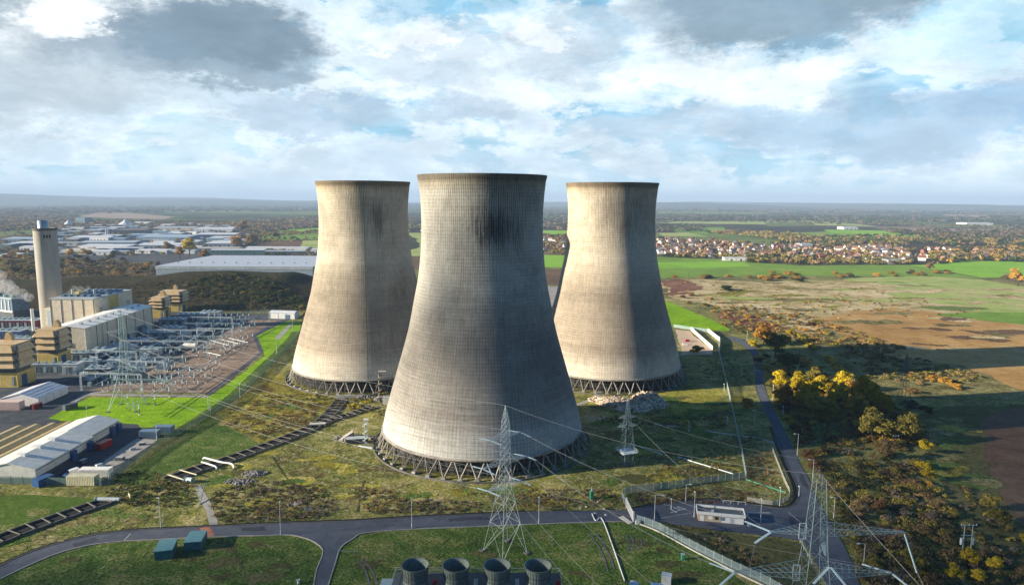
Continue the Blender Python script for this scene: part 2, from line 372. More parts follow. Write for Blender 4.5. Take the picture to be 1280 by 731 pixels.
# ------------------------------------------------------------ the ground and the land
def make_ground():
    m, nt, b = newmat('ground_cover'); L = nt.links.new
    v = posvec(nt); ln = N(nt, 'ShaderNodeVectorMath', operation='LENGTH'); L(v, ln.inputs[0]); dist = ln.outputs['Value']
    a = noise(nt, v, .018, 8, .66, .6); c = noise(nt, v, .10, 8, .72, .8); d = noise(nt, v, 1.1, 6, .8); e = noise(nt, v, .40, 6, .8, 1.0)
    f = math_(nt, 'ADD', math_(nt, 'MULTIPLY', a, .55), math_(nt, 'MULTIPLY', c, .45))
    near = ramp(nt, f, [(.35, (.05, .035, .022)), (.42, (.10, .085, .03)), (.48, (.13, .155, .032)), (.54, (.26, .24, .065)), (.62, (.44, .37, .18))])
    near = mixc(nt, math_(nt, 'MULTIPLY', sstep(nt, e, .50, .62), .8), near, (.42, .37, .22))
    sc_ = sstep(nt, d, .32, .68, .30, 1.6)
    mm = N(nt, 'ShaderNodeVectorMath', operation='SCALE'); L(near, mm.inputs[0]); L(sc_, mm.inputs['Scale']); near = mm.outputs[0]
    # far farmland: long irregular fields
    mp = N(nt, 'ShaderNodeMapping'); mp.inputs['Scale'].default_value = (.0022, .0014, 1); mp.inputs['Rotation'].default_value = (0, 0, .3); L(v, mp.inputs[0])
    vo = N(nt, 'ShaderNodeTexVoronoi'); vo.inputs['Scale'].default_value = 1; vo.inputs['Randomness'].default_value = .85; L(mp.outputs[0], vo.inputs['Vector'])
    s2 = N(nt, 'ShaderNodeSeparateColor'); L(vo.outputs['Color'], s2.inputs[0])
    far = ramp(nt, s2.outputs[0], [(0, (.06, .05, .035)), (.25, (.10, .085, .05)), (.42, (.06, .10, .03)), (.58, (.09, .14, .03)), (.75, (.20, .16, .09)), (.9, (.05, .055, .03))], 'CONSTANT')
    fn = noise(nt, v, .004, 6, .7); far = mixc(nt, sstep(nt, fn, .48, .56), far, (.035, .04, .025))
    col = mixc(nt, sstep(nt, dist, 900, 1500), near, far)
    L(col, b.inputs['Base Color']); b.inputs['Roughness'].default_value = .95; b.inputs['Specular IOR Level'].default_value = .04
    bump(nt, b, math_(nt, 'ADD', d, math_(nt, 'MULTIPLY', c, 3.0)), .5, .8)
    rs = [0]+[60*1.17**i for i in range(41)]; rs = [r for r in rs if r < 30000]+[30000]; n = 96
    g = MB(); g.lathe([(max(r, .01), 0) for r in rs], n); g.f = [tuple(reversed(q)) for q in g.f]
    g.build('ground', m)['kind'] = 'structure'
    me = bpy.data.objects['ground'].data
make_ground(); fixn(bpy.data.objects['ground'])
gme = bpy.data.objects['ground'].data
if gme.polygons[200].normal.z < 0: gme.flip_normals()

def heightfield(name, x0, x1, y0, y1, nx, ny, fn, mat):
    m = MB()
    for j in range(ny+1):
        for i in range(nx+1):
            x = x0+(x1-x0)*i/nx; y = y0+(y1-y0)*j/ny; m.v.append((x, y, fn(x, y)))
    for j in range(ny):
        for i in range(nx):
            a = j*(nx+1)+i; m.f.append((a, a+1, a+nx+2, a+nx+1))
    o = m.build(name, mat, smooth=True); o['kind'] = 'structure'; return o
def smooth01(t): t = max(0, min(1, t)); return t*t*(3-2*t)
# ash mound behind the power station
def mound_z(x, y):
    # crest line near y=735; crest height varies with x
    pts = [(-640, 2), (-560, 14), (-430, 17), (-350, 22), (-290, 27), (-250, 25), (-215, 15), (-180, 6), (-150, 0)]
    if x <= pts[0][0] or x >= pts[-1][0]: return -.4
    for (a, ha), (b_, hb) in zip(pts, pts[1:]):
        if a <= x <= b_: h = ha+(hb-ha)*smooth01((x-a)/(b_-a)); break
    t = smooth01((y-620)/110) if y < 730 else smooth01((860-y)/110)
    w = 1+.07*math.sin(x*.05)+.05*math.sin(x*.021+y*.03)
    return -.4+(h+.4)*t*w
M['mound'] = ground_mat('mound_cover', [(.02, .02, .014), (.04, .034, .018), (.055, .05, .02), (.035, .05, .018)], .03, .12, .6, .8, 1.5)
heightfield('mound', -645, -145, 615, 865, 60, 36, mound_z, M['mound'])
# low hills along the horizon
rngh = np.random.RandomState(3)
ph = rngh.uniform(0, 6.28, 12); fr = rngh.uniform(.0002, .0022, 12)
M['hill'] = ground_mat('hill_cover', [(.05, .05, .035), (.07, .065, .045), (.06, .085, .03), (.10, .09, .05)], .0006, .003, .02, .3, .1)
def hill_z(x, y):
    s = sum(math.sin(x*f+p+y*f*.4) for f, p in zip(fr, ph))/12
    env = smooth01((y-8000)/3500)
    big = 135*math.exp(-((x+9300)/2400)**2)+38*math.exp(-((x+5200)/2300)**2)
    big2 = 22*math.exp(-((x-3500)/1500)**2)
    return -3+env*(24+s*95+(big+big2)*smooth01((y-9500)/2500))
heightfield('hills', -17000, 17000, 8000, 17000, 120, 18, hill_z, M['hill'])

# ---- sheets laid on the ground (outlines are real ground outlines)
GM = {
 'verge_pale': ground_mat('pale_verge_grass', [(.07, .11, .025), (.11, .155, .035), (.17, .19, .05), (.26, .24, .10)], .03, .14, 1.3, .75, .5, tuft=(.38, .36, .21)),
 'scrubland': ground_mat('scrubby_grassland', [(.08, .065, .025), (.16, .14, .05), (.27, .24, .10), (.38, .32, .17)], .02, .1, .6, .6, .5, tuft=(.10, .12, .03)),
 'lawn': ground_mat('mown_lawn', [(.13, .26, .008), (.21, .38, .010), (.29, .46, .015)], .03, .2, .9, .34, .2),
 'lime': ground_mat('lime_crop', [(.17, .36, .03), (.23, .44, .04), (.28, .48, .05)], .006, .03, .3, .12, .05),
 'green': ground_mat('green_field', [(.13, .23, .035), (.18, .30, .045), (.24, .33, .06)], .006, .03, .3, .18, .1),
 'green2': ground_mat('dull_green_field', [(.10, .14, .04), (.14, .19, .05), (.19, .22, .07)], .006, .03, .3, .2, .1),
 'pale': ground_mat('pale_pasture', [(.23, .32, .07), (.34, .40, .12), (.50, .46, .22)], .012, .06, .4, .25, .2),
 'dry': ground_mat('dry_grass', [(.16, .11, .04), (.30, .24, .09), (.50, .39, .20), (.62, .50, .29), (.72, .60, .38)], .016, .075, .5, .5, .5, tuft=(.20, .24, .06)),
 'bare': ground_mat('bare_earth', [(.28, .16, .055), (.42, .25, .09), (.52, .35, .15)], .010, .06, .5, .22, .3),
 'brown': ground_mat('brown_field', [(.10, .06, .04), (.15, .095, .06), (.20, .13, .08)], .012, .08, .6, .25, .2),
 'olive': ground_mat('olive_rough_grass', [(.06, .065, .022), (.10, .10, .035), (.16, .145, .06)], .02, .1, .7, .4, .4, tuft=(.17, .15, .07)),
 'heather': ground_mat('russet_scrub', [(.12, .045, .03), (.20, .09, .055), (.30, .17, .10)], .015, .08, .5, .4, .4),
 'plough': ground_mat('pinkish_ploughed_field', [(.30, .22, .17), (.38, .28, .21)], .004, .02, .3, .12, .1),
 'gravel': ground_mat('brown_gravel', [(.17, .125, .095), (.26, .19, .14), (.36, .27, .20)], .03, .15, 1.5, .25, .05),
 'sand': ground_mat('sandy_yard', [(.50, .36, .25), (.60, .46, .33)], .03, .15, 1.5, .2, .05),
 'verge': ground_mat('rough_verge_grass', [(.045, .085, .018), (.075, .13, .025), (.12, .175, .035), (.21, .20, .075)], .03, .14, 1.3, .75, .5, tuft=(.34, .33, .19)),
 'bright_rough': ground_mat('bright_rough_grass', [(.09, .06, .02), (.21, .19, .03), (.31, .29, .05), (.46, .39, .14)], .025, .12, .9, .6, .5, tuft=(.40, .33, .16)),
 'yard': ground_mat('concrete_yard', [(.26, .24, .22), (.33, .31, .29), (.38, .36, .33)], .04, .2, 1.5, .15, .02),
 'track': ground_mat('pale_track', [(.26, .25, .22), (.34, .33, .29), (.40, .39, .35)], .05, .3, 1.5, .25, .05),
 'plantfloor': ground_mat('plant_floor', [(.045, .055, .065), (.08, .09, .10), (.14, .14, .14)], .04, .2, 1.5, .3, .05),
 'brickpad': plain('brick_paving', (.42, .16, .09), .9, 0, .3, .8),
}
Z = .012
SH = [
 # far country, right of the towers
 ('field', 'pale', [(820, 279), (900, 280), (1100, 283), (1060, 279), (1010, 276), (850, 277)], 3),
 ('field', 'green', [(840, 284), (905, 284), (905, 290), (960, 292), (1040, 289), (1170, 292), (1160, 299), (1060, 301), (980, 296), (900, 294), (850, 293)], 4),
 ('field', 'green2', [(955, 278), (1015, 277), (1020, 282), (960, 283)], 4),
 ('field', 'green2', [(820, 291), (880, 292), (975, 300), (975, 308), (900, 303), (820, 296)], 5),
 ('field', 'pale', [(820, 291), (860, 291), (885, 296), (830, 295)], 6),
 ('field', 'lime', [(1030, 287), (1100, 288), (1160, 292), (1120, 294), (1040, 291)], 6),
 ('field', 'green2', [(1120, 279), (1250, 281), (1280, 284), (1180, 284)], 3),
 ('field', 'plough', [(1180, 268), (1235, 269), (1240, 272), (1180, 272)], 3),
 ('field', 'plough', [(1120, 285), (1280, 287), (1280, 290), (1150, 289)], 3),
 ('field', 'green2', [(822, 263), (960, 266), (960, 268), (822, 267)], 3),
 ('field', 'green', [(821, 321), (880, 323), (1000, 332), (1140, 331), (1200, 343), (1230, 348), (1060, 345), (940, 345), (820, 347)], 3),
 ('field', 'lime', [(822, 328), (880, 327), (931, 328), (938, 333), (880, 335), (822, 335)], 5),
 ('field', 'lime', [(1138, 331), (1160, 331), (1214, 325), (1245, 326), (1300, 328), (1300, 346), (1256, 347), (1227, 347), (1200, 342), (1170, 337)], 6),
 ('field', 'pale', [(1060, 348), (1150, 345), (1225, 349), (1300, 362), (1300, 410), (1190, 400), (1120, 392), (1040, 380), (1010, 362)], 3),
 ('field', 'dry', [(815, 352), (880, 349), (960, 352), (1060, 350), (1100, 356), (1110, 368), (1170, 380), (1240, 395), (1260, 402), (1180, 398), (1100, 392), (1050, 398), (1010, 420), (960, 408), (930, 392), (890, 380), (840, 372)], 5),
 ('field', 'scrubland', [(1010, 420), (1050, 398), (1090, 420), (1140, 440), (1280, 470), (1300, 500), (1240, 500), (1150, 480), (1090, 478), (1060, 470), (1020, 440)], 4),
 ('field', 'heather', [(822, 352), (850, 349), (870, 356), (868, 366), (840, 370), (822, 368)], 7),
 ('field', 'heather', [(905, 388), (960, 402), (975, 416), (940, 414), (900, 398)], 7),
 ('bare_ground', 'bare', [(1020, 398), (1070, 388), (1110, 386), (1160, 389), (1230, 398), (1300, 408), (1300, 500), (1240, 470), (1200, 456), (1140, 450), (1100, 442), (1060, 420), (1028, 408)], 8),
 ('field', 'green', [(1165, 393), (1220, 390), (1300, 391), (1300, 408), (1240, 402), (1200, 398)], 9),
 ('field', 'scrubland', [(1040, 480), (1100, 470), (1160, 480), (1200, 492), (1180, 498), (1100, 496)], 7),
 ('field', 'olive', [(1135, 520), (1180, 508), (1300, 505), (1300, 731), (1330, 800), (1240, 700), (1190, 620), (1160, 570)], 3),
 ('field', 'brown', [(1222, 530), (1250, 512), (1330, 508), (1380, 720), (1280, 658), (1250, 615), (1230, 575)], 6),
 ('field', 'lawn', [(832, 376), (868, 391), (912, 411), (912, 414), (846, 410), (832, 405)], 8),
 ('yard_floor', 'sand', [(845, 412), (862, 414), (890, 436), (890, 443), (850, 444)], 9),
 ('field', 'bright_rough', [(735, 488), (840, 488), (905, 487), (910, 512), (860, 514), (800, 512), (735, 505)], 3),
 ('field', 'bright_rough', [(915, 489), (942, 490), (948, 512), (918, 512)], 3),
 # between and behind the towers
 ('field', 'green', [(505, 279), (530, 279), (530, 285), (505, 285)], 3),
 ('field', 'pale', [(500, 291), (535, 291), (535, 320), (500, 320)], 3),
 ('field', 'lime', [(670, 288), (712, 288), (712, 293), (670, 293)], 3),
 ('field', 'lime', [(670, 319), (716, 319), (716, 334), (670, 334)], 3),
 ('field', 'brown', [(480, 322), (540, 322), (545, 337), (480, 337)], 3),
 ('field', 'brown', [(670, 337), (716, 337), (716, 356), (670, 356)], 3),
 ('yard_floor', 'yard', [(668, 358), (716, 358), (716, 375), (668, 390)], 4),
 # far country, left
 ('field', 'plough', [(98, 271), (120, 266), (160, 266), (218, 271), (205, 274), (150, 273)], 3),
 ('field', 'green2', [(0, 290), (40, 286), (48, 291), (0, 296)], 3),
 ('field', 'green2', [(196, 262), (400, 266), (400, 268), (200, 265)], 3),
 ('field', 'lime', [(316, 294), (350, 287), (400, 285), (400, 288), (340, 293)], 3),
 ('field', 'green', [(318, 296), (400, 291), (400, 299), (330, 301)], 3),
 ('field', 'brown', [(310, 309), (330, 302), (375, 300), (380, 310)], 3),
 ('field', 'pale', [(380, 300), (402, 300), (402, 312), (378, 311)], 4),
 ('estate_yard', 'plantfloor', [(90, 322), (90, 296), (120, 288), (290, 290), (300, 300), (400, 318), (400, 356), (330, 356), (190, 350), (180, 335)], 2),
 # the power station site
 ('plant_ground', 'plantfloor', [(-200, 500), (-200, 400), (0, 372), (120, 372), (240, 392), (375, 392), (352, 405), (300, 440), (240, 480), (110, 492), (90, 512), (60, 540), (150, 540), (205, 545), (160, 582), (130, 606), (-60, 604), (-300, 600)], 2),
 ('gravel_yard', 'gravel', [(108, 488), (150, 480), (175, 462), (215, 448), (262, 418), (315, 400), (352, 400), (318, 419), (327, 439), (258, 492)], 4),
 ('lawn', 'lawn', [(60, 523), (92, 505), (112, 497), (258, 497), (331, 445), (320, 420), (357, 402), (376, 402), (374, 416), (352, 440), (322, 468), (292, 496), (262, 516), (240, 531), (205, 534), (180, 534), (160, 530), (120, 526), (78, 526)], 5),
 ('path', 'track', [(345, 421), (364, 403), (368, 403), (350, 424), (344, 424)], 8),
 ('path', 'asphalt_l', [(150, 529), (172, 530), (180, 540), (150, 560), (110, 585), (85, 603), (60, 603), (120, 555), (148, 538)], 6),
 ('yard_floor', 'yard', [(172, 548), (200, 550), (150, 580), (135, 585), (122, 582), (150, 562)], 8),
 # rough grass either side of the trench, verges and mown patches round the road
 ('rough_grass', 'bright_rough', [(300, 500), (340, 462), (356, 470), (400, 492), (470, 495), (470, 525), (420, 512), (395, 530), (330, 555), (268, 530)], 3),
 ('rough_grass', 'verge', [(145, 600), (262, 520), (330, 558), (270, 572), (210, 590), (170, 608)], 3),
 ('rough_grass', 'lawn_dull', [(-60, 622), (40, 618), (128, 624), (110, 634), (0, 668), (-60, 685)], 3),
 ('verge', 'verge', [(-40, 740), (40, 706), (75, 693), (112, 682), (150, 678), (240, 673), (300, 671), (363, 669), (387, 675), (402, 685), (404, 695), (396, 715), (385, 760), (330, 800), (0, 900)], 4),
 ('verge', 'verge', [(408, 745), (418, 706), (426, 686), (441, 675), (460, 667), (512, 662), (606, 658), (694, 654.5), (790, 652), (830, 668), (900, 706), (960, 750), (1000, 800), (430, 830)], 4),
 ('verge', 'olive', [(840, 662), (905, 666), (945, 670), (1000, 678), (1016, 708), (1030, 740), (985, 735), (930, 712), (870, 682)], 5),
]
GM['asphalt_l'] = M['asphalt_dark']; GM['lawn_dull'] = ground_mat('dull_mown_grass', [(.045, .085, .015), (.075, .13, .02), (.11, .16, .03)], .03, .2, .9, .3, .15)
RGH = {'lawn': .015, 'dry': .16, 'bare': .10, 'heather': .2, 'olive': .12, 'bright_rough': .2, 'verge': .02, 'pale': .05, 'sand': .04, 'brown': .05, 'green': .03, 'lime': .02}
for i_, (nm, mt, poly, z) in enumerate(SH): sheet(nm, poly, GM[mt], Z*z+.01+.00011*i_, rough=0 if nm == 'verge' else RGH.get(mt, 0))
# roads
RZ = .16
up_edge = [(-60, 740), (0, 708), (37, 691), (75, 679), (112, 670), (150, 665), (187, 662), (240, 660), (275, 658), (350, 654.5), (440, 651.5), (512, 647), (600, 643), (675, 640), (769, 638)]
sheet('road', [(-60, 740), (0, 708), (37, 691), (75, 679), (112, 670), (150, 665), (187, 662), (240, 660), (275, 658), (350, 654.5), (440, 651.5), (512, 647), (600, 643), (675, 640), (769, 638), (790, 637),
  (835, 629), (863, 626), (900, 625.6), (947, 632), (975, 635.5), (990, 633), (998, 624), (998, 614), (994, 600), (984, 580), (976, 560), (966, 533), (956, 513), (946.5, 491), (944, 478), (944, 459), (939, 441.6), (927, 430.5), (907, 422.5),
  (912, 420), (929, 424), (944, 435), (952.7, 451), (954, 473.6), (957.6, 491), (970, 518), (981, 537.6), (991, 560), (1000, 580), (1011.6, 600), (1022, 628), (1040, 656.6), (1053, 678), (1068, 709), (1076, 735), (1100, 800),
  (1060, 800), (1035, 735), (1020, 703), (1005, 677), (979, 672), (940, 668), (905, 664), (880, 660), (845, 656), (823, 652), (787, 650.5), (694, 653.4), (606, 657), (512, 661), (456, 665.6), (440, 673), (425, 684), (417.5, 705), (408, 735), (400, 790), (380, 790), (393, 735), (397, 712), (404, 694), (402.5, 684), (387.5, 674), (363, 668), (331, 668.5), (275, 670), (187, 674), (150, 676), (112.5, 680.6), (75, 690), (37.5, 705), (0, 723), (-60, 757)], M['asphalt'], RZ)
K = M['concrete_dark']
ribbon('kerb', up_edge, .35, K, 0, RZ+.12, off=.18)
ribbon('kerb', [(790, 637), (835, 629), (863, 626), (900, 625.6), (947, 632), (975, 635.5), (990, 633), (998, 624), (998, 614), (994, 600), (984, 580), (976, 560), (966, 533), (956, 513), (946.5, 491), (944, 478)], .35, K, 0, RZ+.12, off=.18)
ribbon('kerb', [(0, 723.5), (37.5, 705.5), (75, 690.5), (112.5, 681), (150, 676.5), (187, 674.5), (275, 670.5), (331, 669), (363, 668.5), (387.5, 674.5), (402, 684), (403.5, 694), (396.5, 712), (392, 735)], .3, M['concrete'], 0, RZ+.1, off=-.15)
ribbon('kerb', [(408.5, 735), (418, 705), (425.5, 684.5), (440.5, 673.5), (456, 666), (512, 661.5), (606, 657.5), (694, 653.9), (787, 651)], .3, M['concrete'], 0, RZ+.1, off=-.15)
# road edges: shadow along the far side, painted as a flat black strip
ribbon('roadside_shadow', up_edge, 1.3, M['black'], .10, off=1.0)
ribbon('roadside_shadow', [(790, 636.5), (835, 628.5), (863, 625.5), (900, 625), (947, 631), (975, 634.5), (990, 632.5), (997, 624), (997, 614), (993, 600), (983, 580), (975, 560), (965, 533)], 1.3, M['black'], .10, off=.9)
WL = plain('road_paint', (.55, .56, .55), .7, 0, .35, 1.5)
def line(a, b, w=.18, z=RZ+.004): ribbon('road_marking', [a, b], w, WL, z, n=0)
for k in range(12):
    t0, t1 = k/12, (k+.6)/12; line((826+t0*38, 648-t0*7), (826+t1*38, 648-t1*7), .25)
line((838, 636), (846, 641), .5); line((842, 634.5), (852, 637.5), .5); line((846, 633), (858, 636.5), .5); line((838, 641), (856, 636), .3); line((942, 463.5), (953, 463.5), .5); line((944, 462), (951, 465), .3)
line((155, 676), (163, 667), .2); line((828, 630), (866, 640), .15)
for a, b in [((900, 640), (960, 650)), ((960, 652), (1000, 664)), ((985, 640), (1012, 662))]: line(a, b, .15)
# brick crossing, pale track up from the road, concrete strips, ground lines
sheet('crossing', [(249, 659), (262, 658), (268, 669), (256, 671)], GM['brickpad'], RZ+.006)
sheet('path', [(244, 607), (250, 606), (262, 625), (272, 650), (273, 657), (262, 657), (258, 640), (248, 622)], GM['track'], .07)
ribbon('path', [(735, 524), (760, 523), (782, 526), (843, 533), (921, 544), (950, 548), (974, 556)], 1.8, GM['track'], .09)
ribbon('path', [(720, 506), (738, 500), (752, 488)], 3.0, GM['track'], .08)

ribbon('verge', [(207, 553), (240, 533), (264, 517), (297.5, 494), (326, 466), (364, 428), (374, 414)], 7, GM['verge'], .12, off=2.0)  # grass strip inside the fence; the bank's shade is put into its darker colour

# mottling: irregular patches of paler, browner and greener growth, as outlines on the ground
def patches(poly, n, size, mats, zb, seed, asp=2.2):
    r = random.Random(seed)
    for i, (x, y) in enumerate(sample_px(poly, n, r)):
        p = P(x, y); s = r.uniform(*size); a0 = r.uniform(-.5, .5); k = 9; pts = []
        for j in range(k):
            a = 2*math.pi*j/k; q = s*r.uniform(.55, 1.15); u, v_ = q*math.cos(a)*asp*.6, q*math.sin(a)*.6
            pts.append((p.x+u*math.cos(a0)-v_*math.sin(a0), p.y+u*math.sin(a0)+v_*math.cos(a0), 0))
        sheet('grass_patch', pts, GM[r.choice(mats)], zb+.0007*i, world=True, rough=.32)
patches([(860, 356), (960, 353), (1060, 352), (1110, 362), (1200, 384), (1080, 386), (1020, 398), (960, 402), (900, 384)], 46, (6, 22), ['scrubland', 'pale', 'dry', 'scrubland', 'bright_rough'], .16, 1, 3)
patches([(1070, 352), (1220, 352), (1275, 366), (1275, 388), (1150, 384)], 30, (8, 28), ['dry', 'pale', 'green2', 'dry', 'bright_rough'], .20, 2, 3.5)
patches([(1045, 398), (1100, 390), (1180, 394), (1270, 408), (1270, 440), (1150, 445), (1090, 432)], 26, (6, 18), ['bare', 'dry', 'brown', 'scrubland'], .24, 3, 3)
patches([(1150, 520), (1215, 515), (1225, 560), (1240, 620), (1200, 620), (1165, 575)], 26, (4, 11), ['scrubland', 'verge', 'olive', 'bright_rough'], .15, 4, 1.8)
patches([(300, 560), (440, 560), (470, 590), (600, 612), (560, 640), (300, 645), (275, 600)], 60, (2.5, 9), ['verge', 'bright_rough', 'olive', 'scrubland', 'bright_rough'], .07, 5, 2)
patches([(620, 612), (780, 600), (900, 570), (905, 600), (790, 612), (770, 634), (620, 638)], 46, (2.5, 8), ['verge', 'bright_rough', 'olive', 'scrubland'], .12, 6, 2)
patches([(740, 500), (900, 492), (905, 560), (760, 575)], 40, (3, 10), ['verge', 'bright_rough', 'olive', 'scrubland'], .16, 7, 2)
patches([(300, 505), (460, 500), (420, 515), (330, 548), (280, 535)], 34, (3, 9), ['verge', 'scrubland', 'olive', 'bright_rough'], .09, 8, 2)
patches([(0, 640), (110, 640), (160, 640), (230, 650), (100, 664), (0, 698)], 26, (2, 7), ['verge', 'verge_pale', 'scrubland'], .10, 9, 2)
patches([(60, 700), (180, 682), (360, 675), (395, 690), (380, 731), (60, 731)], 34, (2, 7), ['verge_pale', 'olive', 'verge_pale', 'verge_pale'], .105, 10, 2)
patches([(430, 700), (470, 672), (690, 662), (780, 662), (880, 715), (900, 731), (720, 731), (430, 731)], 50, (1.5, 6), ['verge_pale', 'olive', 'verge_pale', 'verge_pale'], .105, 11, 2)
# tyre marks and worn lines in the grass, patched tarmac
for k, ln in enumerate(([(446, 700), (456, 712), (462, 731)], [(452, 698), (464, 712), (472, 731)], [(738, 668), (752, 690), (760, 715)], [(745, 666), (760, 690), (768, 712)], [(783, 668), (786, 680), (784, 690)], [(790, 670), (792, 682), (788, 690)], [(800, 672), (802, 680), (796, 688)], [(275, 672), (290, 690), (305, 712)], [(455, 600), (450, 620), (446, 640)], [(340, 570), (352, 590), (366, 606)])):
    ribbon('worn_track', ln, .55, M['concrete_dark'] if k < 7 else GM['olive'], .17)
for k, q in enumerate(([(300, 659), (330, 658), (334, 663), (302, 664)], [(560, 648), (610, 646), (612, 650), (562, 652)], [(890, 640), (915, 642), (908, 650), (884, 648)], [(1000, 590), (1006, 598), (1010, 612), (1003, 606)], [(966, 545), (974, 546), (980, 562), (972, 560)], [(90, 680), (120, 672), (124, 676), (94, 684)], [(985, 645), (1008, 648), (1010, 662), (990, 658)])):
    sheet('tarmac_patch', q, M['asphalt_dark'], RZ+.002+.0001*k, rough=.05)
# ------------------------------------------------------------ cooling towers
PROF = [(42.9, 7.2), (41.4, 14.5), (38.7, 24.2), (35.9, 33.8), (33.0, 43.7), (31.2, 50.5), (28.9, 62.1), (27.1, 71.3), (26.0, 80.9), (25.5, 90), (25.45, 99), (25.9, 106), (26.7, 113.2)]
def prof_r(z):
    pts = [(z_, r_) for r_, z_ in PROF]
    if z <= pts[0][0]: return pts[0][1]
    for i in range(len(pts)-1):
        if pts[i][0] <= z <= pts[i+1][0]:
            g = lambda k: pts[max(0, min(len(pts)-1, k))]
            (x0, y0), (x1, y1), (x2, y2), (x3, y3) = g(i-1), g(i), g(i+1), g(i+2)
            h = x2-x1; t = (z-x1)/h; m1 = (y2-y0)/(x2-x0)*h; m2 = (y3-y1)/(x3-x1)*h
            return (2*t**3-3*t*t+1)*y1+(t**3-2*t*t+t)*m1+(-2*t**3+3*t*t)*y2+(t**3-t*t)*m2
    return pts[-1][1]
def shell_mat(name, stains, tint=(1, 1, 1), seed=0.0, seam=None):
    m, nt, b = newmat(name); L = nt.links.new
    uv = N(nt, 'ShaderNodeUVMap'); uv.uv_map = 'UVMap'; sp = N(nt, 'ShaderNodeSeparateXYZ'); L(uv.outputs[0], sp.inputs[0]); U, V = sp.outputs[0], sp.outputs[1]   # U degrees, V metres
    def grid(x, period, width):
        fr_ = math_(nt, 'FRACT', math_(nt, 'DIVIDE', x, period)); dd = math_(nt, 'ABSOLUTE', math_(nt, 'SUBTRACT', fr_, .5))
        return sstep(nt, dd, .5-width, .5)
    ou = math_(nt, 'MULTIPLY', U, .55); ov = math_(nt, 'ADD', V, seed)
    def cv(a, c): n = N(nt, 'ShaderNodeCombineXYZ'); L(a, n.inputs[0]); L(c, n.inputs[1]); n.inputs[2].default_value = seed; return n.outputs[0]
    iso = cv(ou, ov); streak = cv(math_(nt, 'MULTIPLY', U, .55), math_(nt, 'MULTIPLY', ov, .07)); bands = cv(math_(nt, 'MULTIPLY', U, .03), ov)
    n_big = noise(nt, iso, .035, 8, .6, .5); n_st = noise(nt, streak, 1.3, 8, .8); n_bd = noise(nt, bands, .35, 6, .7); n_f = noise(nt, iso, .8, 6, .75)
    cell = N(nt, 'ShaderNodeTexWhiteNoise'); cell.noise_dimensions = '2D'
    L(cv(math_(nt, 'FLOOR', math_(nt, 'DIVIDE', U, 2.0)), math_(nt, 'FLOOR', math_(nt, 'DIVIDE', V, 1.35))), cell.inputs['Vector'])
    vb = ramp(nt, math_(nt, 'DIVIDE', V, 115), [(.06, (.60, .57, .50)), (.12, (.54, .50, .43)), (.19, (.34, .30, .25)), (.34, (.30, .268, .222)), (.44, (.32, .285, .235)), (.54, (.42, .38, .315)), (.62, (.50, .46, .385)), (.93, (.50, .46, .38)), (.962, (.44, .38, .28)), (.972, (.25, .21, .15)), (.99, (.22, .19, .14))])
    f = math_(nt, 'ADD', math_(nt, 'ADD', math_(nt, 'MULTIPLY', n_big, .5), math_(nt, 'MULTIPLY', n_st, .46)), math_(nt, 'ADD', math_(nt, 'MULTIPLY', n_bd, .19), math_(nt, 'MULTIPLY', n_f, .25)))
    k = sstep(nt, f, .52, .86, .60, 1.22)
    k = math_(nt, 'MULTIPLY', k, math_(nt, 'ADD', .96, math_(nt, 'MULTIPLY', cell.outputs['Value'], .08)))
    top = sstep(nt, V, 60, 100)
    gl = math_(nt, 'MAXIMUM', math_(nt, 'MULTIPLY', grid(U, 2.0, .2), math_(nt, 'ADD', .30, math_(nt, 'MULTIPLY', top, .34))), math_(nt, 'MULTIPLY', grid(V, 1.35, .2), .20))
    gl = math_(nt, 'MULTIPLY', gl, sstep(nt, noise(nt, iso, .12, 5, .7), .35, .60, .35, 1.15))
    k = math_(nt, 'MULTIPLY', k, math_(nt, 'SUBTRACT', 1.0, gl))
    sc_ = N(nt, 'ShaderNodeVectorMath', operation='SCALE'); L(vb, sc_.inputs[0]); L(k, sc_.inputs['Scale']); col = sc_.outputs[0]
    # pale lime runs low down
    run = math_(nt, 'MULTIPLY', sstep(nt, noise(nt, bands, .8, 7, .8), .50, .72), sstep(nt, V, 50, 12))
    col = mixc(nt, math_(nt, 'MULTIPLY', run, .55), col, (.62, .59, .53))
    wl = math_(nt, 'MULTIPLY', sstep(nt, noise(nt, streak, 1.6, 3, .6), .70, .76), math_(nt, 'MULTIPLY', sstep(nt, V, 15, 50), .45)); col = mixc(nt, wl, col, (.66, .62, .54))
    # black soot blotches with vertical drips
    drip = noise(nt, cv(math_(nt, 'MULTIPLY', U, 1.0), math_(nt, 'MULTIPLY', ov, .05)), 1.5, 8, .85)
    for (su, sv, wu, wv, s) in stains:
        dx = math_(nt, 'DIVIDE', math_(nt, 'SUBTRACT', U, su), wu); dy = math_(nt, 'DIVIDE', math_(nt, 'SUBTRACT', V, sv), wv)
        q = math_(nt, 'SQRT', math_(nt, 'ADD', math_(nt, 'MULTIPLY', dx, dx), math_(nt, 'MULTIPLY', dy, dy)))
        q = math_(nt, 'SUBTRACT', q, math_(nt, 'MULTIPLY', math_(nt, 'SUBTRACT', drip, .5), 6.5))
        st = math_(nt, 'MULTIPLY', sstep(nt, q, .45, .95, 1, 0), s)
        st = math_(nt, 'MULTIPLY', st, math_(nt, 'ADD', .62, math_(nt, 'MULTIPLY', grid(U, 2.0, .35), .38)))
        col = mixc(nt, st, col, (.035, .033, .03))
    if seam is not None:
        q = math_(nt, 'ABSOLUTE', math_(nt, 'SUBTRACT', U, seam)); col = mixc(nt, sstep(nt, q, .2, .6, .55, 0), col, (.10, .09, .08))
    tn = N(nt, 'ShaderNodeVectorMath', operation='MULTIPLY'); L(col, tn.inputs[0]); tn.inputs[1].default_value = tint
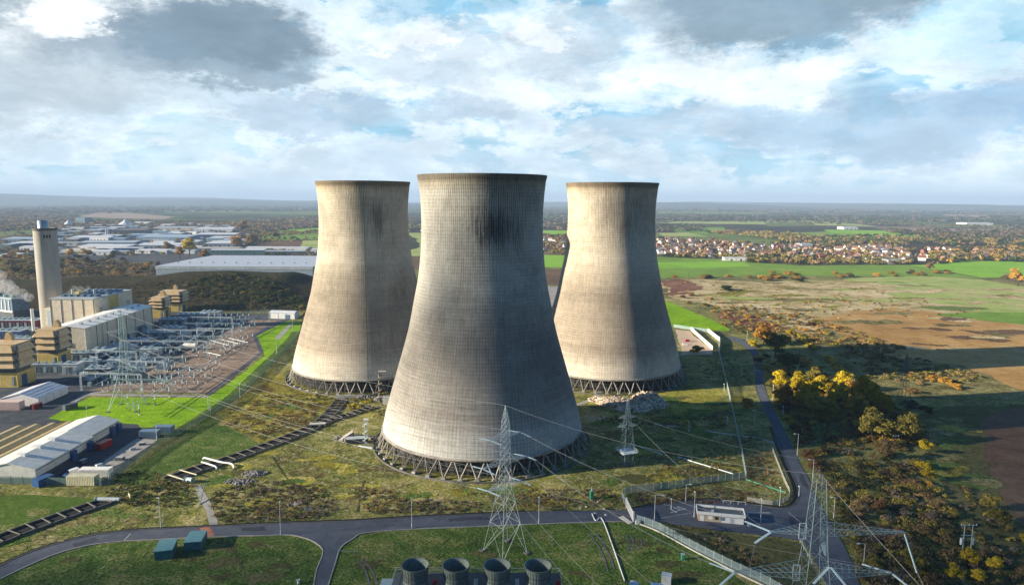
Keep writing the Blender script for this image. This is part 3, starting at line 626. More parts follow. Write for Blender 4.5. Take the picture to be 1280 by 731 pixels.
    L(tn.outputs[0], b.inputs['Base Color']); b.inputs['Roughness'].default_value = .9; b.inputs['Specular IOR Level'].default_value = .12
    hh = math_(nt, 'SUBTRACT', math_(nt, 'MULTIPLY', n_f, .15), math_(nt, 'MAXIMUM', math_(nt, 'MULTIPLY', grid(U, 2.0, .2), -.5), grid(V, 1.35, .15)))
    bump(nt, b, hh, .12, .5); return m
def pond_mat():
    m, nt, b = newmat('tower_packing'); v = posvec(nt, (1, 1, 1)); sp = N(nt, 'ShaderNodeSeparateXYZ'); nt.links.new(v, sp.inputs[0])
    w = math_(nt, 'SINE', math_(nt, 'MULTIPLY', sp.outputs[2], 7.0)); n = noise(nt, v, .9, 5, .7)
    f = math_(nt, 'ADD', math_(nt, 'MULTIPLY', w, .25), n)
    nt.links.new(ramp(nt, f, [(.35, (.012, .013, .013)), (.85, (.09, .085, .075))]), b.inputs['Base Color']); b.inputs['Roughness'].default_value = .9; return m
M['packing'] = pond_mat(); M['leg_c'] = plain('weathered_leg_concrete', (.29, .27, .235), .85, 0, .3, .7, .03)
def tower(x, y, label, stains, tint=(1, 1, 1), seed=0.0, seam=None, phase=0.0):
    t = thing('cooling_tower', label, 'cooling tower', (x, y, 0), 0, 'concrete cooling towers')
    n = 180; zs = [7.2+(113.2-7.2)*i/80 for i in range(81)]+[114.0]
    me = bpy.data.meshes.new('shell'); vs = []; fs = []; uvs = []
    cam_az = math.degrees(math.atan2(-y, -x))         # angle 0 of U faces the camera
    outer = [(prof_r(min(z, 113.2))+(0 if z < 113 else .25), z) for z in zs]
    inner = [(r-.6-(.5 if z < 20 else 0), z) for r, z in outer][::-1]
    prof = outer+inner+[outer[0]]
    for r, z in prof:
        for k in range(n):
            a = R(cam_az+180)+2*math.pi*k/n; vs.append((r*math.cos(a), r*math.sin(a), z))
    for i in range(len(prof)-1):
        for k in range(n):
            k2 = (k+1) % n; fs.append((i*n+k, i*n+k2, (i+1)*n+k2, (i+1)*n+k))
            u0 = k*360/n-180; u1 = (k+1)*360/n-180
            uvs += [(u0, prof[i][1]), (u1, prof[i][1]), (u1, prof[i+1][1]), (u0, prof[i+1][1])]
    me.from_pydata(vs, [], fs); ul = me.uv_layers.new(name='UVMap'); ul.data.foreach_set('uv', [c for q in uvs for c in q])
    me.polygons.foreach_set('use_smooth', [True]*len(fs)); me.materials.append(shell_mat('tower_shell_concrete', stains, tint, seed, seam)); me.update()
    so_ = bpy.data.objects.new('shell', me); COL.objects.link(so_); so_.parent = t
    e = me.attributes.new('sharp_edge', 'BOOLEAN', 'EDGE') if 'sharp_edge' not in me.attributes else me.attributes['sharp_edge']
    sharp_r = {len(outer)-1, len(outer), 0, len(prof)-2, 80}
    ed = [False]*len(me.edges)
    for i_, ee in enumerate(me.edges):
        a_, b_ = ee.vertices[0]//n, ee.vertices[1]//n
        if a_ == b_ and a_ in sharp_r: ed[i_] = True
    e.data.foreach_set('value', ed)
    MB().lathe([(prof_r(7.2)+.3, 6.6), (prof_r(7.2)+.45, 6.6), (prof_r(7.2)+.45, 7.5), (prof_r(7.2)+.05, 7.6), (prof_r(7.2)-1.3, 7.6), (prof_r(7.2)-1.3, 6.6), (prof_r(7.2)+.3, 6.6)], n).build('lintel', M['leg_c'], t, True)
    nl = 44
    lm = [None, None]
    for s in (0, 1):
        bt = 45.2; tp = 42.7; da = math.pi/nl*.92*(1 if s else -1)
        lm[s] = MB().bar((bt, 0, .3), (tp*math.cos(da), tp*math.sin(da), 6.8), .42, .42)
    for k in range(nl):
        for s in (0, 1):
            if k == 0:
                o = lm[s].build('leg', M['leg_c'], t); lm[s] = o
            else: o = lm[s].copy(); COL.objects.link(o); o.parent = t
            o.rotation_euler = (0, 0, 2*math.pi*k/nl+phase)
    f = MB().box(44.5, 46.1, -1.0, 1.0, 0.0, .9, .25).build('footing', M['leg_c'], t)
    for k in range(nl):
        if k: o = f.copy(); COL.objects.link(o); o.parent = t; o.rotation_euler = (0, 0, 2*math.pi*k/nl+phase)
    MB().lathe([(47.2, 0), (47.2, .6), (46.8, .6), (46.8, .05)], 120).build('basin_wall', M['concrete_dark'], t)
    pk = MB().lathe([(39.5, .2), (39.5, 6.6), (10, 6.7)], 96)
    pk.build('packing', M['packing'], t)
    cl = MB()
    for k in range(110):
        a = 2*math.pi*k/110; cl.bar((41.5*math.cos(a), 41.5*math.sin(a), 0), (41.5*math.cos(a), 41.5*math.sin(a), 7), .32)
        a2 = 2*math.pi*(k+1)/110
        for z in (2.4, 4.6, 6.2): cl.bar((41.5*math.cos(a), 41.5*math.sin(a), z), (41.5*math.cos(a2), 41.5*math.sin(a2), z), .2)
    cl.build('inner_columns', M['concrete_dark'], t)
    return t
T1 = (-12.6, 288.0); T2 = (-86.5, 400.0); T3 = (58.2, 404.0)
tower(*T1, 'nearest cooling tower, middle of the three, large black soot blotch high on its face', [(13, 93, 24, 9.5, .93), (10, 93, 18, 8, .8), (8, 109, 46, 5.5, .42), (22, 101, 34, 14, .3)], (.79, .83, .88), 3.0)
tower(*T2, 'left cooling tower beside the switchyard lawn, small dark stain near its top', [(17, 93, 10, 13, .85), (-8, 99, 26, 12, .4), (0, 112, 70, 3.5, .45)], (1.04, 1, .93), 31.0, .3)
tower(*T3, 'right cooling tower behind the rubble heap, pale upper half without a black blotch', [(8, 99, 40, 13, .5), (20, 88, 12, 10, .45), (0, 112, 70, 3.5, .45)], (1.05, 1, .93), 57.0)
# ------------------------------------------------------------ trees, bushes, woods
def leaf_cloud(rs, blobs, n, leaf, flat=.75):
    """n leaf clumps (quads) over the skins and inside of several blobs: arrays of verts (4n,3)"""
    w = np.array([b[3]**2 for b in blobs]); w = w/w.sum(); idx = rs.choice(len(blobs), n, p=w)
    B = np.array(blobs)[idx]
    d = rs.normal(size=(n, 3)); d /= np.linalg.norm(d, axis=1)[:, None]
    low = d[:, 2] < -.35; d[low, 2] *= -.6
    rad = B[:, 3]*(rs.uniform(.55, 1.0, n)**.6)*(1+.10*rs.normal(size=n))
    c = B[:, :3]+d*rad[:, None]*np.array([1, 1, flat])
    nn = d+rs.normal(size=(n, 3))*.55; nn /= np.linalg.norm(nn, axis=1)[:, None]
    a = np.cross(nn, rs.normal(size=(n, 3))); a /= np.linalg.norm(a, axis=1)[:, None]; b = np.cross(nn, a)
    s = leaf*rs.uniform(.5, 1.25, n)[:, None]
    return np.stack([c-a*s-b*s*.5, c+a*s*.3-b*s*.75, c+a*s+b*s*.45, c-a*s*.35+b*s*.8], 1).reshape(-1, 3)
def quads_mesh(name, V, mats, mi=None):
    n = len(V)//4; me = bpy.data.meshes.new(name)
    me.vertices.add(len(V)); me.vertices.foreach_set('co', V.astype(np.float32).ravel())
    me.loops.add(len(V)); me.loops.foreach_set('vertex_index', np.arange(len(V), dtype=np.int32))
    me.polygons.add(n); me.polygons.foreach_set('loop_start', np.arange(0, len(V), 4, dtype=np.int32)); me.polygons.foreach_set('loop_total', np.full(n, 4, dtype=np.int32))
    for m in mats: me.materials.append(m)
    if mi is not None: me.polygons.foreach_set('material_index', mi.astype(np.int32))
    me.update(calc_edges=True); return me
# unit trees: height 1, crown width about 1; crown meshes shared by many copies
UNIT = []
def make_unit(seed, shape, n=2400, leaf=.034):
    rs = np.random.RandomState(seed); blobs = []
    if shape == 'round':
        for _ in range(16):
            a = rs.uniform(0, 6.28); r = rs.uniform(0, .30); blobs.append((r*math.cos(a), r*math.sin(a), rs.uniform(.34, .80), rs.uniform(.12, .21)))
        th = .5
    elif shape == 'bush':
        for _ in range(15):
            a = rs.uniform(0, 6.28); r = rs.uniform(0, .36); blobs.append((r*math.cos(a), r*math.sin(a), rs.uniform(.14, .62)*(1-r), rs.uniform(.12, .24)))
        th = .25
    else:
        for _ in range(14):
            z = rs.uniform(.25, .9); a = rs.uniform(0, 6.28); r = rs.uniform(0, .2)*(1.1-z); blobs.append((r*math.cos(a), r*math.sin(a), z, .17*(1.15-z)+.04))
        th = .6
    V = leaf_cloud(rs, blobs, n, leaf)
    V[:, 2] = np.maximum(V[:, 2], .02)
    t = MB(); lean = rs.uniform(-.03, .03, 2)
    t.tube([(0, 0, 0), (lean[0]*.5, lean[1]*.5, th*.5), (lean[0], lean[1], th)], [.028, .022, .014], 6)
    for b in blobs[:7]:
        t.tube([(lean[0]*.5, lean[1]*.5, th*.45), tuple((np.array(b[:3])+np.array([lean[0], lean[1], th*.5]))/2), b[:3]], [.014, .009, .004], 4)
    tm = bpy.data.meshes.new('trunk'); tm.from_pydata(t.v, [], t.f); tm.materials.append(M['bark']); tm.update()
    return V, tm
for sd_, sh_ in ((1, 'round'), (2, 'round'), (3, 'round'), (4, 'bush'), (5, 'bush'), (6, 'bush'), (7, 'tall'), (8, 'tall')): UNIT.append(make_unit(sd_, sh_))
CROWN = {}
def crown_me(u, kind):
    if (u, kind) not in CROWN: CROWN[u, kind] = quads_mesh('crown', UNIT[u][0], [FOL[kind]])
    return CROWN[u, kind]
RT = random.Random(11); NTREE = [0]
def tree(pos, w, h, kind, shape, label, group, name=None):
    u = {'round': RT.choice((0, 1, 2)), 'bush': RT.choice((3, 4, 5)), 'tall': RT.choice((6, 7))}[shape]
    name = name or ('bush' if shape == 'bush' else 'tree'); cat = 'bush' if shape == 'bush' else 'tree'
    t = thing(name, label, cat, pos, RT.uniform(0, 6.28), group); t.scale = (w, w*RT.uniform(.85, 1.1), h)
    c = bpy.data.objects.new('crown', crown_me(u, kind)); COL.objects.link(c); c.parent = t
    k = bpy.data.objects.new('trunk', UNIT[u][1]); COL.objects.link(k); k.parent = t
    NTREE[0] += 1; return t
def tree_px(cx, cy, wpx, kind, label, shape='round', group=None, hr=.85, z=0.0):
    """crown centre and width as measured in the photo, put on the ground at true size"""
    p = P(cx, cy+wpx*.36, z); w = wpx*px_scale(p)*1.28
    return tree((p.x, p.y, z-.05), w, w*hr*(1.15 if group and 'grove' in group else 1), kind, shape, label, group)
# --- the yellow grove east of the road
G = 'yellow willows in the grove east of the road'
for cx, cy, w, k, lb in (
 (974, 481, 24, 'yellow', 'round bright yellow tree at the west end of the grove, beside the road'),
 (981, 498, 26, 'gold', 'tawny orange tree in front of the round yellow tree by the road'),
 (998, 483, 27, 'yellow', 'yellow tree second from the road along the back of the grove'),
 (1008, 501, 33, 'yellow', 'broad yellow tree low in the west half of the grove'),
 (1025, 486, 22, 'yellow', 'small yellow tree in the middle of the grove behind the broad one'),
 (1036, 488, 20, 'yellow', 'smallest lime yellow tree in the middle of the grove'),
 (1055, 480, 25, 'yellow', 'tall round yellow tree at the back of the grove, highest crown'),
 (1047, 498, 23, 'yellow', 'yellow tree in front of the tall round one in the grove'),
 (1063, 491, 20, 'gold', 'golden tree standing by the wooden pole in the grove'),
 (1084, 497, 40, 'yellow', 'widest yellow tree of the grove, right of the wooden pole'),
 (1107, 511, 23, 'yellow', 'round yellow tree at the east end of the grove'),
 (1072, 507, 24, 'gold', 'golden green tree under the widest yellow tree'),
 (1018, 512, 30, 'olive', 'olive green tree at the front of the grove'),
 (1038, 516, 20, 'olive', 'small olive tree in shade at the front of the grove'),
 (1077, 520, 30, 'olive', 'olive tree below the east half of the grove'),
 (1089, 537, 40, 'olive', 'wide olive tree under the grove, left of its twin'),
 (1131, 540, 38, 'olive', 'wide olive brown tree right of its twin under the grove'),
 (1120, 519, 16, 'tan', 'small tan bush beside the round yellow tree at the grove end')):
    tree_px(cx, cy, w, k, lb, 'round' if w > 19 else 'bush', G)
G = 'trees scattered along the road and the old railway'
for cx, cy, w, k, lb in (
 (954, 420, 28, 'gold', 'golden tan tree where the road bends north'),
 (941, 428, 12, 'yellow', 'little yellow bush on the verge inside the road bend'),
 (969, 434, 34, 'olive', 'olive tree behind the lamp post at the road bend'),
 (984, 454, 30, 'green', 'big dark green tree east of the road'),
 (1018, 476, 28, 'olive', 'dull olive tree just behind the yellow grove'),
 (989, 415, 11, 'yellow', 'small yellow bush by the old railway track'),
 (871, 436, 14, 'yellow', 'yellow bush inside the sandy yard'),
 (935, 502, 16, 'gold', 'orange bush between the pale path and the road'),
 (1106, 565, 26, 'brown', 'bush left of the two power poles'),
 (1157, 560, 18, 'yellow', 'small round yellow tree alone in the rough field'),
 (1154, 581, 17, 'yellow', 'upper crown of the pair of yellow trees in the rough field'),
 (1159, 594, 20, 'yellow', 'lower and brighter yellow tree of the pair in the rough field'),
 (1161, 606, 13, 'gold', 'small golden bush below the pair of yellow trees'),
 (1236, 630, 21, 'olive', 'olive yellow tree at the field edge with a pale stone below'),
 (1250, 648, 27, 'olive', 'wide olive tree nearest the brown field'),
 (1192, 641, 14, 'olive', 'bush on the overgrown hedge line left of the power poles'),
 (1211, 697, 23, 'yellow', 'bright yellow tree just right of the transformer poles'),
 (1192, 716, 23, 'yellow', 'bright yellow tree in the bottom corner, left of its neighbours'),
 (1241, 706, 21, 'yellow', 'bright yellow tree at the bottom right, the rightmost of its cluster'),
 (1222, 722, 19, 'yellow', 'yellow tree cut by the lower edge between two taller ones'),
 (1281, 671, 13, 'yellow', 'yellow bush cut by the right edge'),
 (1146, 708, 32, 'olive', 'grey olive thicket beside the long hanging insulator'),
 (1170, 728, 26, 'brown', 'dark brown bush at the bottom beside the yellow tree'),
 (1099, 633, 18, 'rust', 'reddish bush behind the long right pylon arm'),
 (1073, 640, 24, 'tan', 'tan bush behind the root of the long pylon arm'),
 (1140, 470, 0, 'gold', '')):
    if w: tree_px(cx, cy, w, k, lb, 'round' if w > 17 else 'bush', G)
for i, (cx, cy, w, k, sh) in enumerate([(1167, 470, 14, 'gold', 'bush'), (1180, 473, 16, 'gold', 'bush'), (1195, 480, 14, 'gold', 'bush'), (1150, 477, 10, 'tan', 'bush'), (1137, 468, 10, 'gold', 'tall'), (1141, 486, 15, 'tan', 'bush')]):
    tree_px(cx, cy, w, k, ['low orange bush on the bank just right of the distant lattice pylon', 'bigger orange bush second right of the distant lattice pylon', 'orange bush farthest right on the bank beyond the pylon', 'small tan bush nearest the distant lattice pylon', 'tall thin golden bush at the top of the distant bank', 'tan bush lowest on the bank by the distant pylon'][i], sh, 'orange bushes behind the distant pylon', .6)
# --- random trees over measured areas (shared labels: nothing tells them apart)
def scatter(poly, n, wm, hr, kinds, label, group, shape='bush', zf=None, seed=0, budget=True):
    r = random.Random(seed+5)
    for (x, y) in sample_px(poly, n, r):
        p = P(x, y); z = -.05
        if zf:
            p, z = zf(x, y)
            if p is None: continue
        w = r.uniform(*wm); k = r.choice(kinds); sh = shape if isinstance(shape, str) else r.choice(shape); xs = sorted(q[0] for q in poly); t3 = (x-xs[0])/(xs[-1]-xs[0]+1e-6)
        size = 'small' if w < wm[0]+(wm[1]-wm[0])*.35 else ('large' if w > wm[0]+(wm[1]-wm[0])*.7 else 'middling')
        colr = {'gold': 'golden', 'tan': 'tan', 'rust': 'rust brown', 'brown': 'brown', 'olive': 'olive', 'grey': 'bare grey', 'green': 'dark green', 'dark': 'blackish green', 'yellow': 'yellow'}[k]
        tree((p.x, p.y, z), w, w*hr*r.uniform(.8, 1.2), k, sh, ' '.join(('%s %s %s, %s' % (size, colr, label, 'left' if t3 < .34 else ('right' if t3 > .66 else 'middle'))).split()[:16]), group)
scatter([(1010, 545), (1060, 530), (1130, 560), (1170, 620), (1190, 660), (1180, 731), (1085, 731), (1055, 660), (1022, 590)], 54, (4.0, 7.5), .55, ['brown', 'brown', 'olive', 'olive', 'grey', 'tan'], 'bush in the overgrown valley east of the road', 'bushes in the overgrown valley', ('bush', 'round'), seed=1)
scatter([(1180, 690), (1290, 700), (1300, 790), (1150, 790)], 12, (4, 7), .6, ['brown', 'olive', 'dark'], 'bush in the corner thicket by the yellow trees', 'bushes in the corner thicket', 'bush', seed=2)
scatter([(985, 535), (1005, 530), (1035, 600), (1048, 640), (1035, 640), (1012, 590)], 14, (4, 7), .7, ['rust', 'brown', 'rust'], 'bush on the bank right beside the road', 'rust bushes beside the road', ('bush', 'round'), seed=3)
scatter([(960, 455), (1000, 460), (1060, 500), (1030, 520), (975, 520), (962, 490)], 16, (5, 8), .6, ['olive', 'brown', 'grey', 'olive'], 'bush in shade around the grove', 'dark bushes around the grove', ('bush', 'round'), seed=4)
scatter([(935, 385), (1000, 395), (1050, 410), (1110, 428), (1100, 436), (1040, 432), (985, 420), (930, 405), (860, 380), (840, 368), (870, 366)], 30, (4, 9), .55, ['brown', 'tan', 'rust', 'olive', 'gold'], 'bush between the dry field and the railway', 'russet bushes along the dry field', 'bush', seed=5)
scatter([(1135, 500), (1180, 506), (1160, 520), (1130, 518)], 8, (5, 8), .5, ['green', 'dark'], 'bush around the foot of the distant pylon', 'green bushes below the distant pylon', 'bush', seed=6)
# left: autumn trees before the trading estate
G = 'yellow trees among the estate roofs'
for cx, cy, w, k, lb in ((237, 312, 22, 'yellow', 'large bright yellow tree among the white roofs'), (225, 318, 15, 'gold', 'gold tree left of the large yellow tree among the roofs'), (256, 319, 14, 'gold', 'low gold tree right of the large yellow tree'),
  (296, 305, 19, 'gold', 'round golden tree beside the brown field'), (303, 285, 18, 'tan', 'pale orange tree at the corner of the estate and the green fields'), (316, 302, 18, 'tan', 'tan tree right of the round golden tree'), (345, 295, 8, 'dark', 'dark fir between the two green strips'),
  (87, 318, 12, 'gold', 'orange tree right of the tall chimney top'), (110, 318, 12, 'gold', 'orange tree in front of the long white warehouse'), (210, 310, 14, 'tan', 'pinkish tan tree at the end of a white warehouse')):
    tree_px(cx, cy, w, k, lb, 'round', G)
scatter([(0, 318), (45, 322), (45, 350), (35, 352), (0, 335)], 16, (14, 22), .62, ['olive', 'brown', 'gold', 'brown', 'tan', 'olive'], 'tree left of the chimney', 'autumn trees left of the chimney', 'round', seed=8)
scatter([(75, 322), (140, 324), (200, 332), (190, 345), (80, 352)], 26, (12, 20), .62, ['olive', 'brown', 'gold', 'brown', 'tan', 'grey', 'grey'], 'tree between the chimney and the grey warehouse', 'autumn trees in front of the trading estate', 'round', seed=9)
# hedges and trees bounding the east fields
scatter([(840, 346), (1000, 346), (1010, 350), (840, 351)], 12, (10, 16), .5, ['olive', 'gold', 'brown'], 'hedge bush between the green field and the dry grass', 'hedge bushes below the green field', 'bush', seed=10)
scatter([(940, 341), (1010, 343), (1015, 352), (950, 352)], 10, (12, 18), .5, ['olive', 'dark', 'gold'], 'bush in the clump between the green field and the dry grass', 'bush clump below the green field', 'bush', seed=11)
scatter([(1040, 341), (1190, 340), (1190, 345), (1040, 347)], 18, (10, 15), .5, ['olive', 'gold', 'brown'], 'hedge bush bounding the pale pasture', 'hedge bushes above the pale pasture', 'bush', seed=12)
tree_px(1272, 350, 22, 'gold', 'golden tree at the right edge by the lime green field', 'round', G); tree_px(1162, 334, 12, 'tan', 'grey tan tree alone at the corner of the lime field', 'round', None)
tree_px(909, 357, 16, 'green', 'bush alone on the dry grass field', 'bush', None, .5)
# mound shrubs
def on_mound(x, y):
    d = (P(x, y)-CP).normalized(); t = 500
    while t < 1000:
        q = CP+d*t
        if q.z <= mound_z(q.x, q.y): return q, q.z-.3
        t += 2
    return None, 0
scatter([(250, 350), (290, 340), (335, 348), (375, 372), (370, 388), (290, 372), (230, 360)], 44, (5, 9), .6, ['dark', 'green', 'dark', 'green', 'olive'], 'shrub on the grassy mound behind the switchyard', 'shrubs on the mound', 'bush', on_mound, 13)
scatter([(100, 365), (200, 352), (250, 352), (260, 380), (110, 372)], 18, (4, 7), .45, ['dark', 'brown', 'brown', 'green'], 'low shrub on the shaded flank of the mound', 'low shrubs on the mound flank', 'bush', on_mound, 14)
# --- masses nobody could count
def mass(name, label, cat, specs, seed, kinds):
    """specs: (px polygon, count, size range m, height ratio, leaf m, leaves each, indices of kinds)"""
    rs = np.random.RandomState(seed); r = random.Random(seed); VV = []; MI = []
    for poly, n, (w0, w1), hr, leaf, nl, ks in specs:
        for (x, y) in sample_px(poly, n, r):
            p = P(x, y); w = r.uniform(w0, w1); gz = 0
            if name == 'mound_scrub':
                p, gz = on_mound(x, y)
                if p is None: continue
            bl = [(rs.uniform(-.3, .3)*w, rs.uniform(-.3, .3)*w, w*hr*rs.uniform(.3, .65), w*rs.uniform(.22, .36)) for _ in range(3)]
            V = leaf_cloud(rs, bl, nl, leaf, min(1, hr)); V[:, 2] = np.maximum(V[:, 2], .05); V += np.array([p.x, p.y, gz])
            VV.append(V); MI.append(np.full(nl, r.choice(ks)))
    me = quads_mesh(name, np.concatenate(VV), [FOL[k] for k in kinds], np.concatenate(MI)); o = bpy.data.objects.new(name, me); COL.objects.link(o)
    tag(o, label, cat, None, 'stuff'); return o
KS = ['olive', 'brown', 'rust', 'dark', 'grey', 'tan', 'gold', 'green', 'yellow']
mass('bramble', 'tangled brown brambles and weeds over the rough ground', 'brambles', [
 ([(266, 615), (330, 600), (400, 608), (425, 635), (400, 648), (280, 655), (262, 640)], 420, (1.2, 3.0), .35, .22, 22, [1, 1, 4, 3, 4]),
 ([(440, 608), (490, 612), (500, 622), (600, 628), (600, 642), (500, 640), (455, 640)], 170, (1.2, 2.6), .35, .22, 22, [1, 4, 5]),
 ([(640, 610), (770, 612), (780, 632), (660, 636)], 170, (1.2, 2.4), .3, .22, 20, [1, 2, 4, 5]),
 ([(790, 618), (900, 608), (960, 620), (945, 628), (800, 632)], 200, (1.2, 2.6), .35, .22, 22, [1, 1, 4, 2]),
 ([(300, 502), (350, 498), (400, 505), (390, 530), (330, 550), (272, 530)], 260, (1.5, 3.4), .3, .28, 22, [1, 1, 2, 0, 5]),
 ([(320, 495), (365, 490), (470, 500), (460, 512), (380, 508)], 120, (1.5, 3.0), .35, .28, 20, [3, 1, 0]),
 ([(130, 598), (175, 590), (240, 600), (235, 630), (180, 640), (130, 622)], 160, (1.5, 3.5), .5, .26, 26, [3, 1, 3, 7]),
 ([(440, 495), (500, 480), (480, 520), (430, 520)], 60, (1.5, 3.2), .5, .3, 24, [0, 8, 0, 7]),
 ([(860, 560), (920, 540), (925, 590), (800, 600)], 120, (1.4, 2.6), .3, .26, 18, [1, 5, 0]),
 ([(740, 520), (910, 520), (905, 538), (750, 530)], 130, (1.4, 2.6), .3, .26, 18, [1, 3, 0]),
 ([(870, 450), (935, 450), (938, 485), (880, 480)], 90, (1.5, 3), .3, .3, 18, [1, 3, 0]),
 ([(925, 545), (960, 545), (975, 610), (940, 612)], 110, (1.4, 2.6), .3, .26, 18, [1, 5, 2]),
 ([(855, 664), (900, 667), (990, 720), (930, 712)], 100, (1.2, 2.4), .4, .22, 20, [1, 1, 4, 3]),
 ], 21, KS)
mass('scrub', 'dense autumn scrub filling the valley between the road and the fields', 'scrub', [
 ([(968, 478), (1000, 478), (1060, 484), (1110, 500), (1105, 522), (1050, 515), (1000, 515), (970, 500)], 90, (5, 8.5), .55, .38, 260, [8, 0, 6, 8, 0]),
 ([(1005, 545), (1070, 525), (1130, 550), (1180, 620), (1200, 680), (1190, 731), (1180, 800), (1090, 800), (1060, 660), (1022, 590)], 480, (3, 7), .45, .32, 120, [1, 1, 3, 0, 4, 0, 1, 3]),
 ([(940, 440), (1000, 445), (1075, 485), (1110, 520), (1030, 530), (985, 535), (962, 490)], 260, (3.5, 7), .55, .4, 100, [3, 1, 0, 0, 6]),
 ([(1090, 500), (1140, 520), (1160, 555), (1100, 560), (1040, 530)], 230, (3.5, 7), .5, .4, 90, [0, 0, 6, 1, 3]),
 ([(880, 375), (1000, 392), (1060, 412), (1130, 436), (1090, 452), (1030, 430), (960, 430), (900, 405)], 460, (2.5, 6), .45, .5, 50, [1, 5, 5, 0, 1, 6, 0]),
 ([(1040, 440), (1130, 444), (1240, 470), (1200, 480), (1090, 475)], 260, (2, 4.5), .35, .5, 34, [1, 0, 3, 5, 0]),
 ([(995, 420), (1000, 420), (1022, 438), (1016, 440)], 40, (3, 4.5), .7, .5, 50, [8, 0]),
 ([(1030, 447), (1038, 447), (1066, 474), (1058, 478)], 70, (3, 4.5), .7, .5, 50, [8, 0, 6]),
 ([(825, 352), (900, 352), (1100, 360), (1230, 390), (1180, 396), (1000, 400), (900, 375), (830, 366)], 150, (2, 4.5), .35, .7, 20, [0, 5, 1, 6]),
 ([(0, 325), (45, 320), (60, 350), (0, 378)], 330, (9, 16), .55, 1.0, 90, [0, 1, 5, 4, 1, 3]),
 ([(60, 326), (140, 328), (200, 338), (180, 356), (60, 362)], 420, (9, 16), .55, 1.0, 90, [0, 1, 4, 3, 5, 4, 1]),
 ([(1195, 600), (1290, 680), (1300, 790), (1170, 790), (1190, 690)], 160, (2, 4), .5, .4, 44, [1, 0, 3, 4]),
 ([(370, 372), (395, 345), (400, 400), (372, 400)], 60, (4, 8), .6, .8, 50, [0, 1, 3]),
 ], 22, KS)
mass('mound_scrub', 'dark scrub and bracken covering the ash mound', 'scrub', [
 ([(235, 352), (290, 340), (340, 350), (385, 375), (380, 390), (290, 380), (230, 366)], 700, (3, 7), .5, .5, 60, [3, 7, 3, 7, 1]),
 ([(90, 365), (150, 356), (230, 352), (380, 385), (380, 392), (230, 390), (90, 380)], 600, (2, 4.5), .35, .5, 30, [1, 3, 1, 7])], 24, KS)
FARP = [
 ([(0, 262), (60, 258), (230, 258), (400, 257), (400, 263), (200, 266), (0, 268)], 900, (20, 60), .3, 7, 16, [3, 4, 3, 1]),
 ([(0, 268), (95, 269), (100, 276), (300, 278), (400, 270), (400, 284), (330, 291), (200, 285), (0, 288)], 2200, (12, 26), .5, 3.2, 22, [3, 4, 1, 4, 5, 1]),
 ([(820, 268), (1280, 272), (1280, 278), (820, 277)], 900, (18, 40), .42, 4.5, 16, [3, 7, 3, 4]),
 ([(820, 256), (1280, 259), (1280, 268), (820, 265)], 700, (25, 70), .25, 8, 14, [3, 4, 1, 3]),
 ([(822, 281), (880, 281), (880, 290), (822, 290)], 110, (14, 22), .55, 2.6, 30, [3, 3, 7, 4]),
 ([(900, 290), (1010, 293), (1000, 305), (940, 296), (890, 294)], 110, (14, 22), .55, 2.6, 30, [5, 0, 5, 1]),
 ([(1000, 296), (1100, 296), (1200, 300), (1280, 302), (1280, 310), (1130, 305), (1010, 312)], 330, (14, 22), .6, 2.6, 30, [0, 3, 5, 7, 1]),
 ([(1110, 288), (1280, 289), (1280, 302), (1180, 300), (1110, 292)], 420, (14, 24), .5, 2.8, 26, [3, 4, 3, 1]),
 ([(1160, 312), (1280, 310), (1280, 328), (1215, 326), (1165, 330)], 260, (12, 18), .65, 2.0, 40, [0, 6, 3, 5, 1, 7, 3, 4]),
 ([(980, 322), (1140, 322), (1140, 331), (1000, 331), (930, 328)], 220, (10, 16), .6, 1.8, 36, [0, 1, 5, 0, 3]),
 ([(930, 318), (990, 312), (990, 325), (935, 330)], 80, (10, 16), .7, 1.8, 36, [3, 7, 0, 5]),
 ([(825, 318), (940, 322), (930, 325), (825, 322)], 60, (10, 15), .6, 1.8, 30, [3, 0, 5]),
 ([(820, 298), (880, 300), (1000, 306), (1130, 302), (1160, 325), (940, 320), (822, 318)], 330, (9, 14), .8, 1.8, 30, [0, 6, 5, 3, 1, 4, 7, 3]),
 ([(820, 276), (1000, 280), (1280, 286), (1280, 283), (1000, 276), (820, 273)], 260, (12, 26), .4, 3, 20, [3, 4, 1]),
 ([(880, 289), (990, 292), (985, 296), (880, 292)], 60, (12, 18), .4, 2.4, 20, [3, 5]),
 ([(670, 262), (716, 262), (716, 288), (670, 286)], 160, (14, 26), .5, 3, 24, [3, 3, 4, 5]),
 ([(670, 294), (712, 294), (712, 320), (670, 320)], 80, (10, 15), .7, 2, 30, [0, 1, 5, 2]),
 ([(505, 268), (532, 268), (532, 290), (505, 290)], 110, (14, 22), .5, 3, 24, [3, 4, 2, 1]),
 ([(320, 292), (400, 288), (400, 292), (335, 297)], 80, (10, 16), .55, 2.2, 30, [5, 1, 0]),
 ([(300, 298), (400, 297), (400, 301), (320, 303)], 40, (9, 13), .5, 2.0, 26, [3, 0]),
 ([(300, 284), (318, 280), (330, 296), (322, 312), (304, 310)], 110, (12, 18), .65, 2.2, 34, [4, 1, 3, 5]),
 ([(330, 312), (400, 311), (400, 321), (330, 320)], 110, (7, 12), .6, 1.6, 34, [1, 4, 3, 0]),
 ([(0, 275), (100, 278), (310, 282), (310, 300), (200, 322), (60, 318), (0, 318)], 520, (10, 16), .6, 1.8, 40, [4, 1, 0, 3, 5, 4]),
 ([(1255, 346), (1290, 346), (1290, 353), (1258, 351)], 40, (8, 12), .5, 1.5, 30, [1, 4])]
mass('woodland', 'distant woods, hedges and spinneys reading as one mass', 'woodland', FARP, 23, KS)
print('TREES', NTREE[0])
